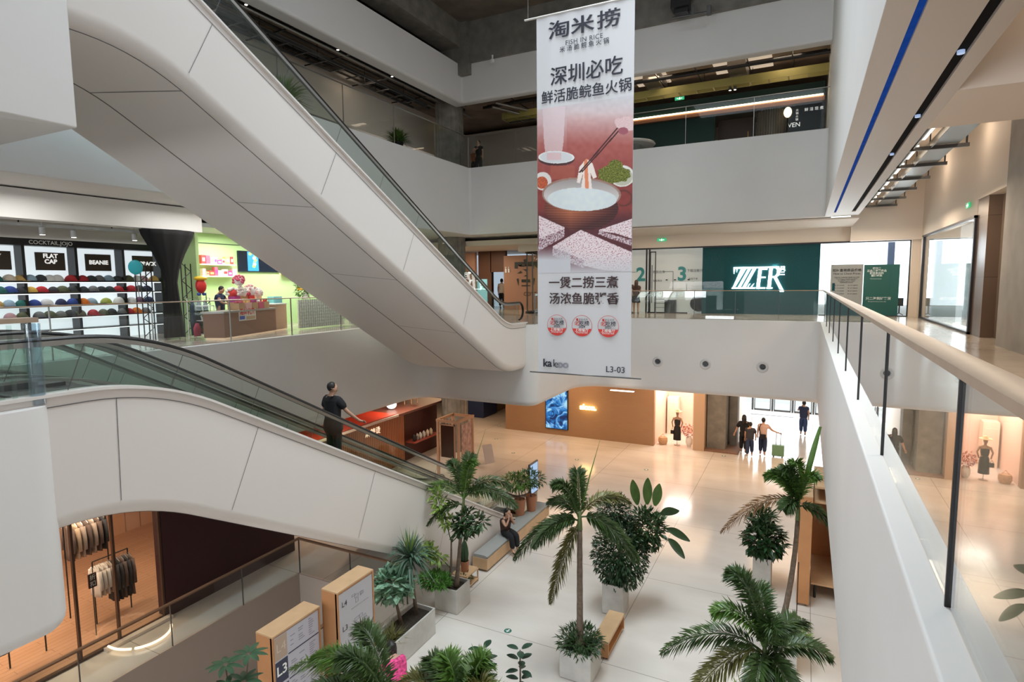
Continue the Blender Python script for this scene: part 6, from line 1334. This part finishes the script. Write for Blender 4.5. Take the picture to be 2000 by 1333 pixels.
gr = thing('planter_grass', 'yellow green leaves low in the bottom right planter', 'plant', (-.35, 9.0, -6.4)); build('leaves', leafcloud((-.6, 9.0, -5.4), (.4, .4, .7), 320, .24, .03, rnd), YG, gr, fix=False)
st_ = thing('sign_stand', 'thin black stand with a round base between the right planters', 'stand', (.5, 14.9, -7)); 
build('pole', MB().tube([(.08, 15.0, -7), (.08, 15.0, -5.2)], .012, 6), BLACK, st_); build('base', MB().lathe([(.17, -7), (.17, -6.985), (.0, -6.975)], 24, (.08, 15.0, 0)), STEELD, st_, smooth=40)
# near plants at the bottom edge
palm('potted_palm', 'wide fronded palm crossing in front of the directory boards', (-5.42, 6.6, -6.99), (-5.42, 6.6, -5.45),
     [((-7.6, 6.6, -5.0), PG2, 2), ((-6.35, 6.9, -4.05), PG, 3), ((-6.9, 6.4, -4.5), PG2, 3), ((-6.15, 6.2, -4.15), PG, 3), ((-6.7, 6.0, -4.8), PG, 3)], .08, .06, None, leafl=.36, n=56)
palm('potted_palm', 'dense olive green palm crown at the bottom centre edge', (-3.95, 6.3, -6.99), (-3.95, 6.3, -5.0),
     [((-4.95, 6.2, -4.15), PO, 3), ((-4.35, 6.45, -3.72), PG2, 3), ((-4.7, 6.5, -3.9), PG, 3), ((-3.7, 6.5, -3.6), PG2, 3), ((-3.5, 6.2, -3.75), PO, 3), ((-3.05, 6.0, -3.85), PG2, 3), ((-3.9, 6.6, -3.8), PG, 3)], .08, .06, None, leafl=.4, n=56)
def whorl(c, n, L, w, m, parent, tilt=.2, name='leaf_whorl'):
    mb = MB(); c = V(c); ph = rnd.uniform(0, 6)
    for k in range(n):
        a = ph+2*pi*k/n; d = V((cos(a), sin(a), tilt+rnd.gauss(0, .12))).normalized(); s_ = d.cross(V((0, 0, 1))).normalized(); R_ = []
        for q in range(7): t_ = q/6; wq = w*sin(pi*min(1, .08+.9*t_))**.8; p = c+d*(.04+L*t_)+V((0, 0, -.25*L*t_*t_)); R_.append([p-s_*wq, p+V((0, 0, -.008)), p+s_*wq])
        mb.rings(R_, closed=False, cap=False)
    return build(name, mb, m, parent, smooth=1, fix=False)
UMB = leafm('umbrella_leaf', (.03, .085, .04), .3)
sf = thing('umbrella_plant', 'umbrella plant with whorled dark leaves left of the lower directory board', 'plant', (-7.4, 5.4, -6.99))
for (x, y, z) in ((-7.30, 5.6, -4.02), (-7.85, 5.6, -4.36), (-7.25, 5.45, -4.35), (-7.55, 5.4, -4.5), (-7.0, 5.3, -4.5), (-7.75, 5.2, -4.6)):
    build('stem', MB().tube([(-7.4, 5.4, -6.99), (-7.4, 5.4, -5.6), (x, y, z)], [.03, .02, .01], 6), TRK, sf, smooth=1); whorl((x, y, z), 9, .25, .045, UMB, sf)
RB = leafm('rubber_leaf', (.02, .05, .03), .25)
for (bx_, by_, zt, lb) in ((-3.68, 7.5, -4.05, 'small rubber plant with dark oval leaves at the bottom edge'), (-4.15, 7.2, -4.0, 'dark rubber plant tips behind the olive palm crown')):
    rp_ = thing('rubber_plant', lb, 'plant', (bx_, by_, -6.99)); build('stem', MB().tube([(bx_, by_, -6.99), (bx_, by_, zt)], [.025, .012], 6), TRK, rp_, smooth=1)
    for k in range(6): whorl((bx_, by_, zt-.16*k), 3, .2, .055, RB, rp_, .35-.05*k)
# level three plants
for (p, s_, lb, m) in (((-15.1, 19.8, 6.87), 1.15, 'round bright green grassy plant on level three left of the column', PG2), ((-15.0, 13.9, 6.87), 1.6, 'yellowish spiky plant on level three behind the upper escalator glass', YG)):
    t = thing('grassy_plant', lb, 'plant', p); mb = MB(); c0 = V(p)+V((0, 0, .35))
    for k in range(420):
        a = rnd.uniform(0, 2*pi); e = rnd.uniform(.1, 1.5); d = V((cos(a)*cos(e), sin(a)*cos(e), sin(e))); L = s_*rnd.uniform(.5, .75); w_ = d.cross(V((0, 0, 1))).normalized()*.016; m1 = c0+d*L*.6; e_ = c0+d*L+V((0, 0, -.2*L)); b = len(mb.v); mb.v += [c0+w_, c0-w_, m1-w_, m1+w_, e_]; mb.face((b, b+1, b+2, b+3)); mb.face((b+3, b+2, b+4))
    build('leaves', mb, m, t, fix=False); build('pot', MB().lathe([(.18, .001), (.25, .38), (.22, .38)], 14, p), DARK, t, smooth=40)
# small pots by the bench
TC = mat('terracotta', (.40, .17, .09), .7)
def pot(p, r, h): return MB().lathe([(r*.75, .002), (r, h), (r*.85, h), (r*.8, h-.04), (0, h-.05)], 16, p)
t = thing('potted_cactus', 'columnar cactus in a terracotta pot on the small wooden cart', 'plant', (-8.35, 13.5, -6.6)); build('pot', pot((-8.35, 13.5, -6.6), .13, .3), TC, t, smooth=40)
cx = MB().rings([[(-8.35+r_*(1+.12*cos(8*a))*cos(a), 13.5+r_*(1+.12*cos(8*a))*sin(a), z) for a in [2*pi*k/32 for k in range(32)]] for z, r_ in ((-6.34, .09), (-6.1, .11), (-5.9, .09), (-5.75, .05), (-5.68, .01))]); build('cactus_body', cx, DG, t, smooth=1)
t = thing('plant_cart', 'small low wooden cart under the cactus pot', 'cart', (-8.35, 13.5, -7)); build('tray', MB().box(-8.6, -8.1, 13.2, 13.85, -6.64, -6.6).box(-8.6, -8.1, 13.2, 13.85, -6.94, -6.9), BIRCH, t)
for x in (-8.58, -8.12):
    for y in (13.22, 13.83): build('post', MB().box(x-.015, x+.015, y-.015, y+.015, -7, -6.6), BIRCH, t)
t = thing('potted_plant', 'small trailing plant on the lower tray of the wooden cart', 'plant', (-8.3, 13.45, -6.9)); build('pot', pot((-8.3, 13.4, -6.9), .09, .14), TC, t, smooth=40); build('leaves', leafcloud((-8.25, 13.35, -6.7), (.18, .18, .08), 120, .12, .05, rnd), MG, t, fix=False)
for i, (x, y, h, lb) in enumerate(((-8.95, 17.6, .95, 'tall terracotta pot with a leafy tree right behind the seated woman'), (-8.75, 18.1, .9, 'second tall terracotta pot next to the information screen'))):
    x += .35; t = thing('potted_tree', lb, 'plant', (x, y, -6.5)); build('pot', pot((x, y, -6.5), .2, .55), TC, t, smooth=40)
    build('stem', MB().tube([(x, y, -6.0), (x-.05, y, -5.5)], [.025, .015], 6), TRK, t); build('leaves', leafcloud((x-.1, y, -5.35), (.55, .5, .25), 420, .2, .05, rnd, .3), MG if i else PG2, t, fix=False)
# ================================================================ people
def skin_mb(verts, edges, radii, root=0, sub=1):
    me = bpy.data.meshes.new('s'); me.from_pydata([tuple(v) for v in verts], edges, []); o = bpy.data.objects.new('s', me); C.objects.link(o)
    m = o.modifiers.new('skin', 'SKIN'); m.use_smooth_shade = True; m.branch_smoothing = .3
    sv = me.skin_vertices[0].data
    for i, r in enumerate(radii): sv[i].radius = r if hasattr(r, '__len__') else (r, r); sv[i].use_root = (i == root)
    s_ = o.modifiers.new('sub', 'SUBSURF'); s_.levels = sub; s_.render_levels = sub
    dg = bpy.context.evaluated_depsgraph_get(); em = bpy.data.meshes.new_from_object(o.evaluated_get(dg))
    mb = MB(); mb.v = [v.co.copy() for v in em.vertices]
    for p in em.polygons: mb.face(p.vertices)
    bpy.data.objects.remove(o); bpy.data.meshes.remove(me); bpy.data.meshes.remove(em); return mb
SKIN = mat('skin', (.50, .29, .20), .55); SKIND = mat('skin_shade', (.40, .22, .15), .55); HAIR = mat('black_hair', (.01, .008, .007), .5); HAIRB = mat('brown_hair', (.05, .025, .015), .5)
BASE = dict(pel=(0, 0, .95), sp=(0, 0, 1.12), ch=(0, .01, 1.30), nk=(0, 0, 1.45), h0=(0, .02, 1.515), h1=(0, .03, 1.585), h2=(0, .02, 1.65),
            shL=(-.165, 0, 1.38), elL=(-.215, -.02, 1.12), wrL=(-.22, .05, .90), shR=(.165, 0, 1.38), elR=(.215, -.02, 1.12), wrR=(.22, .05, .90),
            hiL=(-.09, 0, .90), knL=(-.1, .02, .50), anL=(-.1, -.02, .09), toL=(-.11, .12, .035), hiR=(.09, 0, .90), knR=(.1, .02, .50), anR=(.1, -.02, .09), toR=(.11, .12, .035))
RAD = dict(pel=(.155, .12), sp=(.14, .11), ch=(.175, .125), nk=.06, h0=(.075, .085), h1=(.092, .108), h2=(.075, .088), shL=.068, shR=.068, elL=.046, elR=.046, wrL=.031, wrR=.031,
           hiL=.105, hiR=.105, knL=.068, knR=.068, anL=.045, anR=.045, toL=.036, toR=.036)
EDG = [('pel', 'sp'), ('sp', 'ch'), ('ch', 'nk'), ('nk', 'h0'), ('h0', 'h1'), ('h1', 'h2'), ('ch', 'shL'), ('shL', 'elL'), ('elL', 'wrL'), ('ch', 'shR'), ('shR', 'elR'), ('elR', 'wrR'),
       ('pel', 'hiL'), ('hiL', 'knL'), ('knL', 'anL'), ('anL', 'toL'), ('pel', 'hiR'), ('hiR', 'knR'), ('knR', 'anR'), ('anR', 'toR')]
def person(label, loc, rz, pose, top, bottom, hair='short', H=1.7, hairm=None, shoes=None, skirt=0, long_top=0, sleeve=.55, name='person', group=None, slim=1):
    root = thing(name, label, 'person', (0, 0, 0), group); J = dict(BASE); J.update({k: v for k, v in pose.items() if k in RAD}); J = {k: V(v) for k, v in J.items()}
    names = list(J); idx = {k: i for i, k in enumerate(names)}; vs = [J[k] for k in names]; rs = [RAD[k] for k in names]; ed = [(idx[a], idx[b]) for a, b in EDG]
    fwd = (J['h1']-J['nk']).cross(V((1, 0, 0))); look = V(pose.get('look', (0, 1, 0))).normalized() if 'look' in pose else V((0, 1, 0))
    # nose and ears, hands with five fingers
    vs.append(J['h0']+look*.10+V((0, 0, .035))); rs.append(.012); ed.append((idx['h0'], len(vs)-1))
    sd = look.cross(V((0, 0, 1))).normalized()
    for s in (-1, 1): vs.append(J['h1']+sd*s*.088+V((0, 0, -.02))); rs.append((.010, .02)); ed.append((idx['h1'], len(vs)-1))
    for s, L_ in ((-1, 'L'), (1, 'R')):
        w, e = J['wr'+L_], J['el'+L_]; d = V(pose.get('hand'+L_, (w-e))).normalized(); side = d.cross(V((0, 1, .2))).normalized() if abs(d.y) < .9 else V((1, 0, 0)); n_ = d.cross(side).normalized()
        pm = len(vs); vs.append(w+d*.07); rs.append((.032, .018)); ed.append((idx['wr'+L_], pm))
        for k, (o_, l) in enumerate(((-.026, .062), (-.009, .075), (.009, .072), (.026, .055))):
            a = len(vs); vs.append(w+d*.10+side*o_); rs.append(.009); ed.append((pm, a)); vs.append(w+d*(.10+l*.6)+side*o_*1.1+n_*.012); rs.append(.008); ed.append((a, a+1)); vs.append(w+d*(.10+l*.9)+side*o_*1.1+n_*.03); rs.append(.007); ed.append((a+1, a+2))
        a = len(vs); vs.append(w+d*.045+side*-.04*1); rs.append(.01); ed.append((pm, a)); vs.append(w+d*.08+side*-.055+n_*.01); rs.append(.008); ed.append((a, a+1))
    J = {k: v for k, v in J.items() if k in RAD}
    bm_b = skin_mb(vs, ed, rs, idx['pel']); hcen = (J['h0']+J['h1'])/2+V((0, 0, .045))+look*.0
    up_ = (J['h2']-J['nk']).normalized(); Rm = Matrix((sd, look, up_)).transposed() if abs(look.dot(up_)) < .9 else None
    bm_b.ell(hcen, (.079, .096, .118), 16, 12, Rm); bm_b.ell(hcen+look*.085-up_*.015, (.014, .022, .024), 8, 6)
    build('body', bm_b, pose.get('skinm', SKIN), root, smooth=1)
    def lerp(a, b, t): return J[a]+(J[b]-J[a])*t
    g = 1.0*slim
    tv = [J['pel']+V((0, 0, -.12-long_top)), J['sp'], J['ch'], lerp('ch', 'nk', .85), J['shL'], lerp('shL', 'elL', sleeve), J['shR'], lerp('shR', 'elR', sleeve)]
    tr = [(.20*g+long_top*.15, .165+long_top*.12), (.195*g, .155), (.215*g, .16), (.085, .08), .102, .09, .102, .09]; te = [(0, 1), (1, 2), (2, 3), (2, 4), (4, 5), (2, 6), (6, 7)]
    if sleeve > .99:
        tv += [lerp('elL', 'wrL', .8), lerp('elR', 'wrR', .8)]; tr += [.06, .06]; te += [(5, 8), (7, 9)]
    build('shirt', skin_mb(tv, te, tr, 1), top, root, smooth=1)
    if skirt:
        c = J['pel']; build('skirt', MB().rings([[(c.x+r*cos(a)*(1+.04*cos(7*a)), c.y+r*.8*sin(a)*(1+.04*cos(7*a)), c.z+z) for a in [2*pi*k/28 for k in range(28)]] for z, r in ((.08, .135), (-.05, .165), (-skirt*.6, .19), (-skirt, .21))]), bottom, root, smooth=1)
    else:
        bv = [J['pel']+V((0, 0, .11)), J['pel'], J['hiL'], J['knL'], lerp('knL', 'anL', .88), J['hiR'], J['knR'], lerp('knR', 'anR', .88)]
        build('trousers', skin_mb(bv, [(0, 1), (1, 2), (2, 3), (3, 4), (1, 5), (5, 6), (6, 7)], [(.17, .14), (.185, .155), .135, .10, .085, .135, .10, .085], 1), bottom, root, smooth=1)
    for s in 'LR':
        a, t_ = J['an'+s], J['to'+s]; build('shoe', skin_mb([a+V((0, 0, -.03)), (a+t_)/2+V((0, 0, -.012)), t_+(t_-a)*.2], [(0, 1), (1, 2)], [.046, .046, .034]), shoes or DARK, root, smooth=1)
    hm = hairm or HAIR; hc = hcen-look*.024+up_*.022; mb = MB()
    if hair == 'short': mb.ell(hc, (.088, .100, .110), 18, 12, Rm)
    else:
        mb.ell(hc, (.093, .106, .115), 18, 12, Rm)
        b = hc-look*.045; L = .42 if hair == 'long' else .22
        mb.rings([[b+sd*(w_*cos(a))+look*(-.0+d_*sin(a))-look*o_+V((0, 0, z)) for a in [2*pi*k/16 for k in range(16)]] for z, w_, d_, o_ in ((.04, .085, .06, 0), (-.06, .10, .06, .005), (-.15, .095, .05, .02), (-L, .075, .03, .05))])
    build('hair', mb, hm, root, smooth=1)
    if 'face' in pose:
        for s in (-1, 1): build('eye', MB().ell(hcen+look*.088+sd*s*.032+up_*.005, (.010, .006, .006), 8, 6), DARK, root, smooth=1)
        build('mouth', MB().ell(hcen+look*.084-up_*.06, (.02, .006, .006), 8, 5), mat('lip', (.42, .14, .12), .5), root, smooth=1)
    k = H/1.72; root.scale = (k, k, k); root.rotation_euler = (0, 0, rz); root.location = loc
    return root
BLK = mat('black_cotton', (.008, .009, .012), .85); NAV = mat('navy_cotton', (.02, .035, .09), .8); PNK = mat('blush_top', (.60, .42, .36), .8); CRM = mat('cream_shirt', (.62, .52, .42), .8); DBR = mat('dark_brown_top', (.06, .028, .022), .8); MAG = mat('magenta_print', (.80, .06, .22), .75, noise_s=22, noise_a=.6); WSH = mat('white_shoes', (.6, .6, .6), .6)
zs = st1(9.75)
m_ = person('man in loose black clothes riding down the lower escalator, hand on the rail', (-9.42, 9.72, round(-(9.72-5.2)*.5512, 3)+.02), radians(-4),
    dict(elR=(.29, .12, 1.10), wrR=(.40, .36, .86), handR=(.5, .8, -.35), elL=(-.23, -.02, 1.1), wrL=(-.22, .12, .9), look=(.55, .83, -.12), face=1), BLK, BLK, 'short', 1.80, sleeve=.85, long_top=.30, slim=1.22)
build('white_collar', MB().tube([(.075*cos(a), .07*sin(a)-.005, 1.478+.012*sin(a)) for a in [2*pi*k/20 for k in range(21)]], .008, 5), WSH, m_)
sit = dict(pel=(0, 0, .10), sp=(0, .03, .28), ch=(0, .07, .47), nk=(0, .10, .60), h0=(0, .14, .68), h1=(0, .15, .75), h2=(0, .13, .81), shL=(-.16, .07, .53), shR=(.16, .07, .53), elL=(-.17, .27, .36), elR=(.17, .27, .36), wrL=(-.06, .28, .58), wrR=(.06, .28, .58), handL=(.1, -.1, 1), handR=(-.1, -.1, 1),
           hiL=(-.09, .05, .09), hiR=(.09, .05, .09), knL=(-.10, .46, .08), knR=(.10, .46, .08), anL=(-.10, .50, -.36), anR=(.10, .52, -.36), toL=(-.11, .64, -.42), toR=(.11, .66, -.42), look=(0, 1, -.15), face=1)
person('woman in dark clothes seated on the long bench with both hands at her face', (-8.33, 15.95, -6.48), radians(-115), sit, DBR, BLK, 'mid', 1.72, sleeve=.15)
lean = dict(pel=(0, -.08, .90), sp=(0, 0, 1.06), ch=(0, .12, 1.2), nk=(0, .20, 1.30), h0=(0, .26, 1.36), h1=(0, .30, 1.42), h2=(0, .32, 1.47), shL=(-.16, .12, 1.25), shR=(.16, .12, 1.25), elL=(-.2, .3, 1.05), elR=(.2, .3, 1.05), wrL=(-.1, .45, .95), wrR=(.1, .45, .95), look=(0, .8, -.5))
person('person in a bright pink patterned top bending between the palms and the long planter', (-6.72, 8.35, -7.0), radians(60), lean, MAG, BLK, 'mid', 1.75, sleeve=.9, slim=1.15)
walk = lambda s: dict(knL=(-.09, .10*s, .50), anL=(-.09, .06*s-.12*(s < 0), .10), toL=(-.1, .06*s+.1, .04), knR=(.09, -.02*s, .50), anR=(.09, -.20*s, .14), toR=(.1, -.06*s, .06))
p = walk(1); p.update(elL=(-.28, .02, 1.12), wrL=(-.36, .0, .90)); person('long haired woman in dark clothes walking away, left in the group of three', (-2.5, 30.46, -7), radians(4), p, BLK, BLK, 'long', 1.92, sleeve=.95, long_top=.12)
p = walk(-1); p.update(elR=(.27, .02, 1.1), wrR=(.25, .12, .92)); person('shorter person in charcoal top and navy trousers walking in front of the long haired woman', (-2.17, 29.9, -7), radians(0), p, mat('charcoal_top', (.035, .037, .05), .8), NAV, 'short', 1.72, sleeve=.7, shoes=WSH, slim=1.1)
p = walk(1); p.update(elR=(.36, .02, 1.18), wrR=(.62, .03, 1.08), handR=(1, .05, -.15)); w3 = person('woman in a blush top with a black crossbody bag pulling a green suitcase', (-1.62, 30.39, -7), radians(0), p, PNK, NAV, 'short', 1.88, sleeve=.6, shoes=WSH)
bag = thing('crossbody_bag', 'small black crossbody bag worn by the woman pulling the green suitcase', 'bag', (-1.6, 30.22, -5.95)); build('bag_body', MB().box(-1.74, -1.48, 30.12, 30.20, -6.12, -5.90), BLK, bag); build('strap', MB().tube([(-1.74, 30.2, -5.9), (-1.78, 30.22, -5.6), (-1.72, 30.3, -5.42)], .018, 5), BLK, bag)
sc2 = thing('suitcase', 'pale green suitcase with a raised handle beside the woman in the blush top', 'suitcase', (-.93, 30.4, -7)); SG = mat('sage_green', (.14, .28, .17), .45)
build('shell', MB().rings([[(-.93+a_*.27*s, 30.4+b_*.13*t, z) for s, t in ((-1, -1), (1, -1), (1, 1), (-1, 1))] for z, a_, b_ in ((-6.93, .9, .85), (-6.9, 1, 1), (-6.42, 1, 1), (-6.39, .92, .88))]), SG, sc2)
build('handle', MB().tube([(-1.03, 30.4, -6.39), (-1.03, 30.4, -5.78), (-.83, 30.4, -5.78), (-.83, 30.4, -6.39)], .018, 5), STEEL, sc2)
for x in (-1.12, -.74):
    build('wheel', MB().lathe([(.03, -7), (.035, -6.965), (.03, -6.93)], 10, (x, 30.34, 0)), BLACK, sc2)
p = walk(1); p.update(elL=(-.26, .1, 1.2), wrL=(-.12, .25, 1.35)); person('lone man in navy clothes walking toward the bright entrance', (.13, 35.4, -7), radians(0), p, NAV, mat('denim', (.03, .06, .16), .8), 'short', 1.93, slim=1.1)
person('woman with brown hair and dark skirt on level two just right of the banner', (-7.22, 27.55, 0), radians(15), dict(elR=(.22, .1, 1.15), wrR=(.12, .2, 1.1)), DBR, BLK, 'long', 1.6, hairm=HAIRB, skirt=.38)
person('second dark haired woman on level two half hidden by the banner edge', (-7.6, 27.75, 0), radians(-10), {}, mat('wine_top', (.10, .03, .03), .8), BLK, 'mid', 1.66, hairm=HAIRB, skirt=.35)
person('man in a cream shirt standing in the corridor doorway on level two', (-16.25, 31.0, 0), radians(8), {}, CRM, BLK, 'short', 1.78)
person('shop clerk in dark clothes looking down behind the brown counter', (-15.9, 11.9, .0), radians(-70), dict(h0=(0, .06, 1.5), h1=(0, .09, 1.56), h2=(0, .10, 1.62), look=(0, .8, -.6), elL=(-.2, .18, 1.14), elR=(.2, .18, 1.14), wrL=(-.08, .34, 1.1), wrR=(.08, .34, 1.1), face=1), NAV, BLK, 'short', 1.5)
person('person in black leaning at the level three railing right of the column', (-14.62, 25.6, 6.87), radians(200), dict(elR=(.2, .2, 1.15), wrR=(.08, .3, 1.2), look=(.6, .8, 0)), BLK, BLK, 'short', 1.62)
person('smaller person in an orange top beside the one at the level three railing', (-15.08, 25.9, 6.87), radians(180), {}, mat('rust_top', (.35, .10, .03), .8), BLK, 'short', 1.32)
